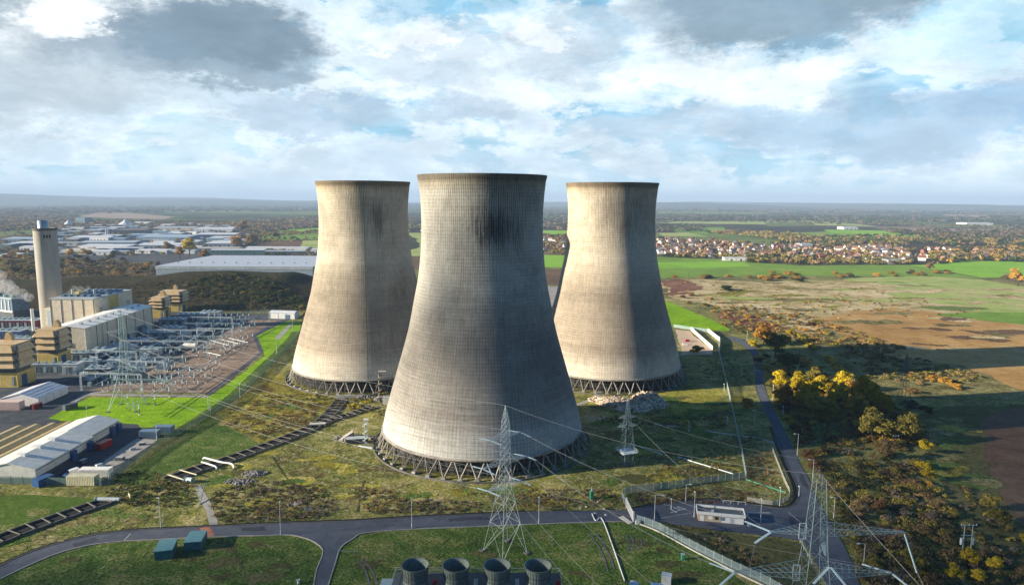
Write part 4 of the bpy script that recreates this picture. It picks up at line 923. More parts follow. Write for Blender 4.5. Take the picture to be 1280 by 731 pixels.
# ------------------------------------------------------------ far village houses
WALLM = {'white': plain('white_render', (.82, .80, .76), .8, 0, .08), 'brick': plain('red_brick_wall', (.34, .13, .08), .9, 0, .2), 'cream': plain('cream_render', (.62, .52, .38), .8, 0, .1), 'buff': plain('buff_brick_wall', (.42, .30, .19), .9, 0, .15)}
ROOFM = {'red': plain('red_tile_roof', (.27, .11, .075), .8, 0, .2), 'brown': plain('brown_tile_roof', (.16, .105, .08), .8, 0, .2), 'grey': plain('grey_slate_roof', (.13, .13, .15), .6, 0, .2), 'orange': plain('orange_tile_roof', (.33, .19, .13), .8, 0, .2)}
def house_proto(wk, rk, L_=10, W_=7.5, h=5.2, rise=3.0):
    lb = {'white': 'white rendered', 'brick': 'red brick', 'cream': 'cream rendered', 'buff': 'buff brick'}[wk]+' house with a '+{'red': 'red tiled', 'brown': 'brown tiled', 'grey': 'grey slate', 'orange': 'pale orange tiled'}[rk]+' roof in the far village'
    t = thing('house', lb, 'house', (0, 0, 0), 0, 'houses of the far village')
    x, y = L_/2, W_/2; e = .05
    w = MB(); w.add([(-x, -y, 0), (x, -y, 0), (x, y, 0), (-x, y, 0), (-x, -y, h), (x, -y, h), (x, y, h), (-x, y, h), (-x, 0, h+rise-.1), (x, 0, h+rise-.1)],
       [(0, 1, 5, 4), (2, 3, 7, 6), (1, 2, 6, 9, 5), (3, 0, 4, 8, 7)]); w.build('wall', WALLM[wk], t)
    o = .5; r = MB()
    for s in (-1, 1):
        r.add([(-x-o, s*(y+o), h-.35), (x+o, s*(y+o), h-.35), (x+o, 0, h+rise), (-x-o, 0, h+rise), (-x-o, s*(y+o), h-.55), (x+o, s*(y+o), h-.55), (x+o, 0, h+rise-.2), (-x-o, 0, h+rise-.2)],
              [(0, 1, 2, 3), (7, 6, 5, 4), (0, 4, 5, 1), (1, 5, 6, 2), (3, 7, 4, 0)])
    rf = r.build('roof', ROOFM[rk], t)
    MB().box(x*.5, x*.5+.9, -.5, .5, h+rise-.8, h+rise+1.3).build('chimney', WALLM['brick'], rf)
    wm = MB()
    for wx in (-x*.55, x*.5):
        for wz in (1.0, 3.3):
            for s in (-1, 1): 
                q = MB().box(wx-.75, wx+.75, s*y-.04 if s > 0 else s*y-.04, s*y+.04, wz, wz+1.2); q.build('window', M['glass'], t)
    MB().box(-.5, .5, -y-.05, -y+.03, 0, 2.1).build('door', M['maroon'], t)
    return t
protos = []; rh = random.Random(5)
for wk, rk in (('white', 'red'), ('white', 'brown'), ('brick', 'red'), ('brick', 'brown'), ('cream', 'orange'), ('white', 'grey'), ('buff', 'orange'), ('cream', 'brown'), ('white', 'orange')):
    protos.append((house_proto(wk, rk), []))
VILL = [([(822, 299), (880, 301), (940, 306), (1000, 309), (1000, 322), (940, 322), (880, 322), (822, 319)], 150), ([(1000, 309), (1060, 310), (1060, 326), (1000, 324)], 26),
        ([(1060, 308), (1130, 308), (1130, 328), (1060, 328)], 52), ([(1130, 311), (1200, 313), (1200, 326), (1130, 327)], 22), ([(1215, 315), (1285, 317), (1285, 323), (1215, 323)], 12),
        ([(672, 298), (710, 298), (710, 314), (672, 314)], 14), ([(510, 286), (530, 286), (530, 290), (510, 290)], 5)]
placed = []; used = set(); PL = {}
for poly, n in VILL:
    k = 0
    for x, y in sample_px(poly, n*4, rh):
        p = P(x, y)
        if any((p.x-a)**2+(p.y-b)**2 < 13.5**2 for a, b in placed): continue
        placed.append((p.x, p.y)); i = rh.choice((0, 1, 1, 2, 3, 4, 5, 5, 5, 6, 7, 8, 8)); pr = protos[i][0]; rz = rh.choice((0, R(90)))+R(rh.uniform(-25, 25)); s = rh.uniform(.85, 1.2)
        kids = [c for c in pr.children if c.name.split('.')[0] in ('wall', 'roof')]
        base = PL.setdefault(i, pr['label']); lbn = base.replace('far village', ('gap between the towers' if x < 800 else 'village, '+('west end' if x < 880 else ('west half' if x < 960 else ('middle' if x < 1060 else ('east half' if x < 1140 else 'east end'))))))
        if i not in used: used.add(i); pr.location = (p.x, p.y, 0); pr.rotation_euler = (0, 0, rz); pr['label'] = lbn
        else: dup(pr, (p.x, p.y, 0), rz, scale=(s, s, s), kids=kids, label=lbn)
        k += 1
        if k >= n: break
print('HOUSES', len(placed))
# ------------------------------------------------------------ sheds and warehouses
def shed(name, label, x0, x1, y0, y1, h, rise, wall, roof, ridge='y', cat='warehouse', doors=(), group=None, over=.25, parent_fn=None):
    """gabled shed; (x0..x1, y0..y1) on the ground; ridge along y or x; doors: (side, from, to, height, material)"""
    cx, cy = (x0+x1)/2, (y0+y1)/2; t = thing(name, label, cat, (cx, cy, 0), 0, group); a, b = (x1-x0)/2, (y1-y0)/2
    w = MB()
    if ridge == 'y': top = [(-a, -b, h), (a, -b, h), (a, b, h), (-a, b, h), (0, -b, h+rise-.05), (0, b, h+rise-.05)]; fs = [(0, 1, 5, 8, 4), (1, 2, 6, 5), (2, 3, 7, 9, 6), (3, 0, 4, 7)]
    else: top = [(-a, -b, h), (a, -b, h), (a, b, h), (-a, b, h), (-a, 0, h+rise-.05), (a, 0, h+rise-.05)]; fs = [(0, 1, 5, 4), (1, 2, 6, 9, 5), (2, 3, 7, 6), (3, 0, 4, 8, 7)]
    # indices: 0-3 base, 4-7 eaves, 8,9 ridge
    w.add([(-a, -b, 0), (a, -b, 0), (a, b, 0), (-a, b, 0)]+top, fs); w.build('wall', wall, t)
    r = MB(); o = over; th = .22; sl = rise/(a if ridge == 'y' else b)*o
    for s in (-1, 1):
        if ridge == 'y': q = [(s*(a+o), -b-o, h-sl), (s*(a+o), b+o, h-sl), (0, b+o, h+rise), (0, -b-o, h+rise)]
        else: q = [(-a-o, s*(b+o), h-sl), (a+o, s*(b+o), h-sl), (a+o, 0, h+rise), (-a-o, 0, h+rise)]
        r.add([(p[0], p[1], p[2]+th) for p in q]+q, [(0, 1, 2, 3), (7, 6, 5, 4), (0, 4, 5, 1), (1, 5, 6, 2), (2, 6, 7, 3), (3, 7, 4, 0)])
    rf = fixn(r.build('roof', roof, t)); fixn(t.children[0])
    for side, d0, d1, dh, dm in doors:
        e = .06
        if side == 'right': MB().box(a-.02, a+e, d0-cy, d1-cy, 0, dh).build('door', dm, t)
        elif side == 'front': MB().box(d0-cx, d1-cx, -b-e, -b+.02, 0, dh).build('door', dm, t)
    return t
M['roofblue'] = cladding('blue_grey_sheet_roof', (.46, .50, .56), 2.5, 0, .03)
# the big grey warehouse behind the mound
t = shed('warehouse', 'huge pale roofed grey warehouse behind the mound, left of the left tower', -468, -262, 892, 1068, 15.5, .5, M['greywall'], M['roofblue'], 'x')
for k in range(12):
    MB().box(-95+k*16, -94+k*16, -45, -43, 16.2, 17.3).build('roof_vent', M['steel_dark'], t)
MB().box(-103.3, 103.3, -88.35, -88.1, 12.0, 15.3).build('fascia', M['palegrey'], t)
for k in range(14): MB().box(0+k*7, 4.6+k*7, -88.25, -88.05, 0, 4.8).build('dock_door', M['steel_dark'], t)
# trading estate units: (px left, px right, y base of the front, depth m, height m, wall, roof, label)
EST = [
 (85, 130, 301, 70, 8, 'cladding_blue', 'roofwhite', 'blue walled unit with a white roof right of the chimney top'),
 (112, 138, 303, 40, 11, 'white', 'roofwhite', 'white office block with dark window bands on the estate'),
 (95, 165, 308, 60, 8, 'bluegrey2', 'roofgrey', 'long slate blue unit behind the long white one'),
 (96, 162, 313, 55, 8, 'white', 'roofwhite', 'long white unit directly right of the chimney'),
 (75, 112, 318, 50, 7, 'cream2', 'roofcream', 'low cream unit half hidden by trees near the chimney'),
 (108, 138, 319, 30, 7, 'white', 'roofwhite', 'small white unit beside the low cream one'),
 (168, 222, 312, 60, 9, 'greywall', 'roofwhite', 'white roofed unit with a grey wall left of the yellow tree'),
 (168, 210, 317, 30, 6, 'white', 'roofwhite', 'low white lean building in front of the grey walled unit'),
 (170, 238, 301, 90, 9, 'bluegrey2', 'roofsky', 'wide pale blue roofed unit in the middle of the estate'),
 (0, 50, 303, 60, 8, 'bluegrey2', 'roofsky', 'blue unit left of the chimney top'),
 (12, 42, 308, 60, 7, 'cladding_blue', 'roofwhite', 'bright blue and white unit just left of the chimney'),
 (24, 42, 313, 30, 7, 'white', 'roofwhite', 'small white unit low at the left of the chimney'),
 (0, 14, 310, 40, 7, 'teal', 'roofgrey', 'teal unit cut by the left edge'),
 (0, 22, 322, 30, 5, 'palegrey', 'roofwhite', 'grey shed among trees at the left edge'),
 (105, 128, 292, 40, 10, 'steel_dark', 'roofgrey', 'dark domed unit behind the white office'),
 (140, 178, 293, 80, 12, 'steel_dark', 'brownroof', 'black and brown unit in the middle distance of the estate'),
 (180, 196, 291, 30, 8, 'cream2', 'roofcream', 'small cream unit beside the black one'),
 (190, 245, 288, 60, 9, 'cream2', 'roofsky', 'cream walled unit with a blue grey roof far back on the estate'),
 (225, 245, 304, 30, 6, 'brickw', 'roofwhite', 'low brick unit left of the yellow tree'),
 (240, 290, 290, 90, 9, 'white', 'roofwhite', 'white unit at the far right of the estate'),
 (242, 292, 297, 70, 8, 'bluegrey2', 'roofwhite', 'blue walled unit at the right of the estate'),
 (262, 300, 301, 40, 8, 'steel_dark', 'roofwhite', 'dark walled unit beside the round golden tree'),
 (252, 288, 309, 90, 8, 'palegrey', 'roofwhite', 'square white roofed unit between the two yellow trees'),
 (240, 297, 314, 25, 6, 'palegrey', 'roofcream', 'long low pale unit behind the big grey warehouse'),
 (262, 330, 318, 22, 8, 'teal', 'roofwhite', 'teal walled unit right behind the big grey warehouse'),
 (306, 386, 314, 22, 7, 'white', 'roofwhite', 'long white unit below the brown field'),
 (330, 380, 319, 22, 7, 'steel_dark', 'roofgrey', 'dark walled unit behind the big grey warehouse, left of the tower'),
 (388, 402, 318, 22, 9, 'white', 'roofwhite', 'white unit touching the edge of the left tower'),
 (160, 198, 297, 30, 8, 'cladding_blue', 'roofsky', 'blue unit left of the wide pale blue roof'),
 (200, 216, 284, 40, 9, 'white', 'roofwhite', 'small white unit at the back of the estate'),
 (130, 148, 284, 30, 8, 'palegrey', 'roofsky', 'pale unit at the back of the estate, left of the white tent roof'),
 (165, 188, 281, 40, 9, 'white', 'roofwhite', 'farthest white unit right of the white tent roof'),
 (94, 108, 281, 30, 26, 'slab', 'slab', 'blue grey office slab far back on the estate'),
 (224, 240, 282, 40, 8, 'white', 'roofsky', 'far white unit with a blue roof by the fields'),
 (1210, 1240, 281.5, 60, 9, 'white', 'roofwhite', 'long white farm shed in the far right fields'),
 (1055, 1072, 287, 40, 8, 'white', 'roofwhite', 'white farm shed beyond the village, at the wood edge'),
 (1003, 1016, 311, 30, 10, 'palegrey', 'roofgrey', 'grey flat school block in the village'),
 (1110, 1133, 330, 20, 6, 'palegrey', 'roofgrey', 'grey shed in trees at the near edge of the village'),
 (945, 962, 316, 18, 5, 'white', 'roofwhite', 'long low white hall in the village'),
 (906, 933, 326, 12, 5, 'white', 'roofwhite', 'white bungalow row at the near edge of the village'),
]
MX = dict(M); MX['cladding_blue'] = cladding('blue_cladding', (.05, .16, .38), 2.0, 0); MX['bluegrey2'] = cladding('blue_grey_cladding', (.16, .26, .36), 2.0, 0); MX['cream2'] = cladding('pale_cream_cladding', (.55, .48, .36), 2, 0)
MX['roofcream'] = cladding('cream_grey_roof', (.55, .50, .40), 2, 0, .03); MX['roofsky'] = cladding('blue_grey_roof', (.34, .44, .52), 2, 0, .03); MX['brownroof'] = cladding('brown_roof', (.14, .09, .07), 2, 0, .03); MX['brickw'] = WALLM['brick']; MX['slab'] = cladding('slab_cladding', (.18, .28, .36), 3, 2)
for i, (xa, xb, yb, dp, h, wm, rm, lb) in enumerate(EST):
    a, b = P(xa, yb), P(xb, yb); y0 = (a.y+b.y)/2; wd = b.x-a.x
    t = shed('industrial_unit' if xa < 800 else 'farm_shed', lb, a.x, b.x, y0, y0+dp*1.3, h, .05*min(wd, dp*1.3)*.5+.6, MX[wm], MX[rm], 'x', 'building')
    t.rotation_euler = (0, 0, R(random.Random(i).uniform(-7, 7))); nw = int(wd//9)
    for k in range(min(nw, 10)):
        MB().box(-wd/2+3+k*(wd-6)/max(1, nw), -wd/2+6.5+k*(wd-6)/max(1, nw), -dp*.65-.08, -dp*.65+.02, 0 if k % 2 else h*.45, h*.62).build('door' if k % 2 else 'window', M['steel_dark'] if k % 2 else M['glass'], t)
p = P(157, 283); t = thing('tent_hall', 'white hall with a peaked tent roof far back on the estate', 'hall', (p.x, p.y, 0))
MB().lathe([(26, 0), (26, 7)], 20).build('wall', M['white'], t); MB().lathe([(29, 6.8), (16, 13), (7, 19), (1, 27), (.2, 30)], 20).build('roof', M['white'], t, True)
p = P(86, 283); t = thing('tent_hall', 'small white peaked hall behind the chimney, left of the office slab', 'hall', (p.x, p.y, 0))
MB().lathe([(14, 0), (14, 9)], 16).build('wall', M['white'], t); MB().lathe([(15, 8.8), (6, 17), (.2, 25)], 16).build('roof', M['white'], t, True)
# the rest of the estate: smaller units packed between the large ones
re_ = random.Random(44); units = []
for kind in range(6):
    wd, dp, h = [(34, 22, 7), (52, 24, 8), (24, 18, 6), (40, 26, 9), (60, 20, 6), (28, 28, 10)][kind]
    t = shed('industrial_unit', ['white unit with a pale roof', 'blue walled unit with a white roof', 'cream unit with a grey roof', 'slate blue unit with a pale blue roof', 'long low grey unit', 'dark walled unit with a white roof'][kind]+' packed among the estate roofs', -wd/2, wd/2, -dp/2, dp/2, h, 1.2,
        [MX['white'], MX['cladding_blue'], MX['cream2'], MX['bluegrey2'], MX['palegrey'], MX['steel_dark']][kind], [MX['roofwhite'], MX['roofwhite'], MX['roofgrey'], MX['roofsky'], MX['roofgrey'], MX['roofwhite']][kind], 'x', 'building', (), 'small units of the trading estate')
    units.append([t, False])
pl = []
for (x, y) in sample_px([(50, 288), (120, 283), (250, 282), (300, 286), (300, 302), (250, 316), (170, 318), (80, 320), (46, 308)], 900, re_):
    p = P(x, y)
    if any(abs(p.x-a)*.9 < 34 and abs(p.y-b_) < 52 for a, b_ in pl) or any(xa-2 < x < xb+2 and yb-4 < y < yb+1.2 for xa, xb, yb, *_ in EST): continue
    pl.append((p.x, p.y)); q = units[re_.randrange(6)]
    if not q[1]: q[1] = True; q[0].location = (p.x, p.y, 0)
    else: dup(q[0], (p.x, p.y, 0), R(re_.uniform(-12, 12)))
    if len(pl) > 70: break
for q in units: q[0].location.z = 0
# silo towers of the brown mill
for k, (px_, lb) in enumerate(((133.5, 'left of the two thin grey towers by the black unit'), (136, 'right of the two thin grey towers by the black unit'))):
    p = P(px_, 296); t = thing('silo', lb, 'silo', (p.x, p.y, 0)); MB().lathe([(2.6, 0), (2.6, 20), (.3, 22)], 12, cap=True).build('body', M['palegrey'], t); MB().box(-1, 1, -1, 1, 22, 23.4).build('cap', M['steel_dark'], t)
# ------------------------------------------------------------ power station, left
def cyl(name, mat, parent, r, z0, z1, c=(0, 0), n=20, r2=None, smooth=True):
    o = MB().lathe([(0.001, z0), (r, z0), (r2 or r, z1), (0.001, z1)], n, c).build(name, mat, parent, False); return o
# turbine hall
t = thing('turbine_hall', 'long cream turbine hall with a pale curved roof behind the switchyard', 'hall', (-281.5, 442.5, 0), R(3.3)); L_, Wd, Hh = 96, 24, 18.6
prof = [(-Wd, 0), (0, 0), (0, Hh), (-Wd/2, Hh+1.6), (-Wd, Hh)]
fixn(MB().prism(prof, 0, L_, 'y').build('wall', M['cream'], t))
fixn(MB().prism([(.4, Hh-.1), (.4, Hh+.25), (-Wd/2, Hh+2.0), (-Wd-.4, Hh+.25), (-Wd-.4, Hh-.1), (-Wd/2, Hh+1.65)], -.4, L_+.4, 'y').build('roof', M['cream_roof'], t))
for k in range(8): MB().box(.02, .22, 13.4*k-.05 if k else -.1, 13.4*k+.5, 0, Hh-.1).build('pilaster', M['steel_dark'], t)
for k in range(9): MB().box(-8, -6.4, 8+k*10, 10+k*10, Hh+1.2, Hh+2.4).build('roof_vent', M['palegrey'], t)
MB().tube([(.7, 20, 1), (.7, 20, Hh-1), (.7, 22, Hh-.4)], .25, 8).build('downpipe', M['steel'], t); MB().tube([(.7, 66, 1), (.7, 66, Hh-1)], .25, 8).build('downpipe', M['steel'], t)
MB().box(.25, 2.0, 40, 46, 2.5, 6.5).build('duct', M['steel'], t); MB().box(.25, 3.4, 70, 78, 0, 7).build('lean_to', M['bluegrey'], t)
MB().box(-16, -9, -.3, 0.0, 6, 9).build('louvre', M['steel_dark'], t)
MB().box(-.05, .3, -.2, .1, 0, Hh).build('corner_trim', M['white'], t)
for k in range(3): MB().box(0, .15, 30+k*24, 33+k*24, 0, 4).build('door', M['blue'], t)
# boiler house
t = thing('boiler_house', 'tall cream boiler house with flues on its roof, right beside the chimney', 'building', (-349, 510, 0)); Hh = 28
MB().box(0, 33, 0, 52, 0, Hh).build('wall', M['cream'], t)
MB().box(-.4, 33.4, -.4, 52.4, Hh, Hh+.7).build('roof', M['palegrey'], t)
for k in range(5): MB().box(8.2*k-.25 if k else -.15, 8.2*k+.25, -.2, .0, 0, Hh-.05).build('pilaster', M['steel_dark'], t)
MB().box(33.0, 33.35, 18, 32, 0, Hh-.3).build('ochre_panel', M['ochre'], t)
for a in (6, 22, 44): MB().box(33.0, 33.2, a, a+4, 17, 21).build('louvre', M['steel'], t)
for i in range(6):
    for j in range(3): MB().box(3+i*5, 5.4+i*5, 8+j*15, 14+j*15, Hh+.7, Hh+2.4).build('roof_vent', M['bluegrey'], t)
cyl('flue', M['steel'], t, 1.1, Hh+.7, Hh+6, (10, 12)); cyl('flue', M['steel'], t, 1.0, Hh+.7, Hh+5, (22, 20)); MB().box(12, 16, 10, 16, Hh+.7, Hh+4.5, .6).build('flue_hood', M['ochre'], t)
MB().box(-9, -.3, 5, 18, 0, 20).build('annex', M['cream'], t); MB().box(-4.5, -.6, 2, 5, 0, 19).build('duct', M['steel_pale'], t)
# chimney
CR0 = .81
t = thing('chimney', 'tall round concrete chimney with a short steel flue rising from its top', 'chimney', (-364, 533, 0)); t.scale = (CR0, CR0, 1)
cm, nt, b = newmat('chimney_concrete'); v = posvec(nt); sp = N(nt, 'ShaderNodeSeparateXYZ'); nt.links.new(v, sp.inputs[0])
w = math_(nt, 'ABSOLUTE', math_(nt, 'SUBTRACT', math_(nt, 'FRACT', math_(nt, 'DIVIDE', sp.outputs[2], 2.4)), .5)); nn = noise(nt, posvec(nt, (1, 1, .25)), .25, 7, .7)
nt.links.new(mixc(nt, sstep(nt, w, .42, .5, 0, .35), ramp(nt, nn, [(.3, (.30, .28, .23)), (.7, (.44, .42, .36))]), (.20, .19, .16)), b.inputs['Base Color']); b.inputs['Roughness'].default_value = .9
MB().lathe([(9.9, 0), (9.9, 78), (9.6, 80.4), (8.8, 80.5), (8.8, 76)], 48).build('shaft', cm, t, True)
MB().lathe([(9.95, 78.6), (10.3, 78.7), (10.3, 80.5), (9.5, 80.6)], 48).build('rim', M['concrete_dark'], t)
MB().lathe([(4.4, 76), (4.4, 86.5), (4.0, 86.5), (4.0, 80)], 28, (-1.6, 0)).build('flue', M['steel'], t, True)
MB().lathe([(8.8, 77.5), (.01, 77.6)], 32).build('cap', M['concrete_dark'], t)
for k in range(3):
    a = R(-62+k*13); MB().box(9.75, 9.99, -.65, .65, 73, 75.4, 0, Matrix.Rotation(a, 4, 'Z')).build('opening', M['black'], t)
t = thing('vent_stack', 'thin white vent stack left of the chimney foot', 'stack', tuple(P(43.5, 428))); cyl('pipe', M['white'], t, 1.0, 0, H(43.5, 428, 386)); cyl('flange', M['white'], t, 1.3, 16, 16.6)
# louvred intake houses
def intake(loc, label, w, d, z0, z1, z2, rz=0, s=1):
    t = thing('intake_house', label, 'building', loc, rz, 'louvred air intake houses')
    x, y = -w, d
    MB().box(-w+1, -1, 1, d-1, 0, z0).build('base', M['ochre'], t)
    MB().box(-w+2.2, -2.4, 2.2, d-2.2, z0, z1).build('plenum', M['steel_dark'], t)
    MB().box(-w+1.6, -1.6, 1.6, d-1.6, z1, z2-.4).build('core', M['steel_dark'], t)
    n = 3; hh = (z2-z1)/n
    for k in range(n):
        a0 = z1+hh*k; a1 = a0+hh*.86; c = 2.4
        def ring(o, z): return [(-w-o+c, -o, z), (-c+o, -o, z), (o, c-o, z), (o, d-c+o, z), (-c+o, d+o, z), (-w-o+c, d+o, z), (-w-o, d-c+o, z), (-w-o, c-o, z)]
        lo, hi = ring(.8, a0), ring(-.7, a1); hi2 = ring(-1.6, a1+.1)
        m = MB(); m.add(lo+hi+hi2, [(i, (i+1) % 8, 8+(i+1) % 8, 8+i) for i in range(8)]+[(8+i, 8+(i+1) % 8, 16+(i+1) % 8, 16+i) for i in range(8)])
        o = m.build('louvre', M['tan'], t)
        for (cx, cy) in ((-1.0, 1.0), (-w+1.0, 1.0), (-1.0, d-1.0)): MB().box(cx-.9, cx+.9, cy-.9, cy+.9, a0+.1, a1).build('corner_frame', M['steel_dark'], t)
    MB().box(-w+1.4, -1.4, 1.4, d-1.4, z2-.4, z2).build('roof', M['tan'], t)
    MB().box(-4.2, -3.2, .85, 1.0, 1, 6).build('rail', M['steel'], t)
    MB().box(-1.0, -.8, 4, 8.5, 0, 6.4).build('door', M['blue'], t)
    MB().prism([(0, 0), (4, 0), (4, 2.2), (2.6, 4.2), (1.0, 4.2)], 0, 3, 'y').build('elbow_duct', M['tan'], t, loc=(-w*.62, d*.8, z2))
    return t
intake((-271.5, 366, 0), 'nearest louvred intake house, cut by the left edge, on an ochre base', 24, 17, 8.2, 11, 24, R(3))
intake((-280, 413, 0), 'louvred intake house between the nearest one and the turbine hall', 16, 15, 8.2, 11, 23, R(3))
intake((-303, 588, 0), 'small louvred intake house at the far end of the turbine hall', 14, 15, 7.5, 9.5, 18, R(3))
intake((-304, 622, 0), 'farthest louvred intake house with a yellow duct, below the mound', 22, 17, 7.5, 9.5, 19, R(3))
# plant left of the chimney: hybrid cooler bank
t = thing('cooler_bank', 'long dark cooler bank with white columns at the left edge, steam above', 'cooling unit', tuple(P(17, 402)), R(-24))
MB().box(-90, 0, 0, 14, 9, 19).build('louvre_wall', M['bluegrey'], t); MB().box(-90.5, .5, -.6, .2, 7.6, 9.2).build('edge_beam', M['cream_roof'], t); MB().box(-89, -1, 1, 13, 0, 9).build('base', M['steel_dark'], t)
for k in range(18): MB().box(-89+k*5, -88.2+k*5, -.5, -.05, 9.2, 18).build('column', M['white'], t)
MB().box(-90.5, .5, -.6, 14.5, 19, 19.8).build('deck', M['palegrey'], t)
for k in range(9): MB().lathe([(4.2, 19.8), (3.9, 22.5), (3.7, 22.5), (3.7, 19.9)], 18, (-6-k*9.6, 7)).build('fan_ring', M['teal'], t)
# blocks and tanks around the plant
r5 = random.Random(9)
def skid(px, py, w, d, h, mat, label, cat='plant unit', name='plant_unit', rz=3):
    p = P(px, py); t = thing(name, label, cat, (p.x, p.y, 0), R(rz))
    MB().box(-w/2, w/2, 0, d, 0, h).build('casing', mat, t); MB().box(-w/2-.2, w/2+.2, -.2, d+.2, h, h+.3).build('roof', M['palegrey'], t)
    k = max(1, int(w//3))
    for i in range(k): MB().box(-w/2+.5+i*3, -w/2+2.3+i*3, -.12, .02, .4, h*.75).build('panel', M['steel_dark'] if i % 2 else M['steel'], t)
    for i in range(max(1, int(w//5))):
        MB().box(-w/2+1+i*4.5, -w/2+3+i*4.5, d*.25, d*.7, h+.3, h+1.5).build('roof_unit', M['steel'], t)
    return t
for a in ((6, 428, 22, 10, 8, M['blue'], 'dark blue box building at the left edge behind the intake houses'), (26, 424, 16, 9, 7, M['bluegrey'], 'blue grey building behind the nearest intake house'), (30, 432, 14, 8, 5, M['palegrey'], 'low pale building left of the thin white stack'),
  (14, 410, 40, 12, 6, M['brickw'] if 'brickw' in M else M['maroon'], 'long low brown building below the cooler bank'),
  (62, 466, 20, 4, 5, M['bluegrey'], 'flat roofed blue canopy right of the nearest intake house'), (88, 468, 9, 7, 6, M['palegrey'], 'pale blue cabin at the corner of the switchyard'), (105, 450, 18, 6, 4.5, M['bluegrey'], 'blue grey shelter at the foot of the turbine hall gable'),
  (128, 447, 14, 8, 5, M['bluegrey'], 'blue grey plant room right of the turbine hall corner'), (150, 443, 16, 8, 5.5, M['palegrey'], 'pale plant room under the middle of the turbine hall'), (146, 458, 12, 7, 4, M['steel'], 'steel module among the busbars in front of the hall'),
  (172, 434, 14, 8, 5, M['bluegrey'], 'blue module under the right half of the turbine hall'), (196, 424, 22, 9, 5, M['bluegrey'], 'wide blue module at the far corner of the turbine hall'), (186, 445, 12, 7, 4.5, M['palegrey'], 'pale module in the middle of the switchgear'),
  (213, 420, 16, 9, 6, M['bluegrey'], 'blue module left of the pale dome'), (238, 402, 22, 9, 6, M['bluegrey'], 'blue flat roofed switch room below the farthest intake house'), (262, 399, 16, 9, 6, M['palegrey'], 'pale switch room right of the blue flat roofed one'), (214, 407, 20, 9, 5, M['bluegrey'], 'blue switch room below the small intake house'),
  (121, 470, 14, 8, 4, M['steel_dark'], 'dark module behind the switchyard pylon'), (110, 462, 10, 6, 5, M['bluegrey'], 'blue module left of the switchyard pylon')): skid(*a)
def transformer(p, label, rz=0):
    t = thing('transformer', label, 'transformer', p, rz, 'transformers in the switchyard')
    MB().box(-3, 3, -2, 2, .6, 4.2).build('tank', M['bluegrey'], t); MB().box(-3.4, 3.4, -2.6, 2.6, 0, .6).build('plinth', M['concrete'], t)
    for s in (-1, 1):
        m = MB()
        for k in range(7): m.box(-2.7+k*.8, -2.4+k*.8, s*2.0 if s > 0 else -3.1, s*3.1 if s > 0 else -2.0, 1, 4)
        m.box(-2.7, 2.7, 2.4*s-.1, 2.4*s+.1, 3.6, 3.9)
        m.build('radiator', M['palegrey'], t)
    MB().tube([(-2.5, 1.2, 5.6), (2.0, 1.2, 5.6)], .6, 12).build('conservator', M['palegrey'], t)
    for k in range(3): MB().tube([(-1.8+k*1.8, -.6, 4.2), (-1.9+k*2.1, -.9, 6.6)], [.28, .12], 8).build('bushing', M['insul'], t)
    return t
t0 = None
for i, (px_, py_) in enumerate(((118, 458), (138, 466), (160, 452), (182, 456), (176, 470), (206, 436), (230, 418), (205, 462), (250, 412))):
    p = P(px_, py_); lb = 'grey blue transformer with ribbed radiators among the busbars'
    if t0 is None: t0 = transformer((p.x, p.y, 0), lb, R(3))
    else: dup(t0, (p.x, p.y, 0), R(3+90*(i % 2)))
p = P(238, 437); t = thing('tank', 'cream horizontal tank on saddles in the middle of the switchyard', 'tank', (p.x, p.y, 0))
MB().tube([(-4.6, 0, 3), (-4.2, 0, 3), (4.2, 0, 3), (4.6, 0, 3)], [1.0, 1.7, 1.7, 1.0], 20).build('vessel', M['cream_roof'], t, False); MB().box(-3.4, -2.6, -1.2, 1.2, 0, 2).build('saddle', M['concrete'], t); MB().box(2.6, 3.4, -1.2, 1.2, 0, 2).build('saddle', M['concrete'], t)
p = P(231, 421); t = thing('tank', 'pale low domed tank behind the cream horizontal one', 'tank', (p.x, p.y, 0))
MB().lathe([(5, 0), (5, 3.4), (3.6, 4.4), (1.6, 4.9), (.05, 5)], 28).build('shell', M['concrete_pale'], t); MB().lathe([(5.2, 3.3), (5.2, 3.6)], 28).build('band', M['steel'], t)
# switchgear posts: pedestal and insulator stack
def post_proto(h=3.0, ins=2.2):
    t = thing('insulator_post', 'dark switchgear post topped by a ribbed white insulator on the brown gravel', 'insulator', (0, 0, 0), 0, 'insulator posts in the switchyard')
    m = MB()
    MB().tube([(0, 0, .4), (0, 0, h)], .16, 8).build('pedestal', M['steel_dark'], t)
    MB().box(-.6, .6, -.6, .6, 0, .4, .1).build('footing', M['concrete_pale'], t)
    pr = []
    for k in range(6): z = h+ins*k/6; pr += [(.16, z), (.36, z+.12), (.16, z+.24)]
    MB().lathe(pr+[(.05, h+ins)], 8).build('insulator', M['insul'], t); return t
pp = post_proto(); first = [True]
def put_post(x, y):
    if first[0]: pp.location = (x, y, 0); first[0] = False
    else: dup(pp, (x, y, 0), 0)
BUS = []
def bar_line(pa, pb, z, label, r=.16, n=6, posts=True):
    a, b = P(*pa, z), P(*pb, z); t = thing('busbar', label, 'busbar', (a.x, a.y, 0), 0, 'busbars of the switchyard')
    d = b-a; MB().tube([(0, 0, z), (d.x, d.y, z)], r, 8).build('tube', M['steel_pale'], t); MB().tube([(0, 0, z), (.02, 0, z-.45)], .2, 8).build('clamp', M['steel_dark'], t); MB().tube([(d.x, d.y, z), (d.x, d.y, z-.45)], .2, 8).build('clamp', M['steel_dark'], t)
    if posts:
        for k in range(n): q = a+d*(k+.5)/n; put_post(q.x, q.y)
zb = 5.35
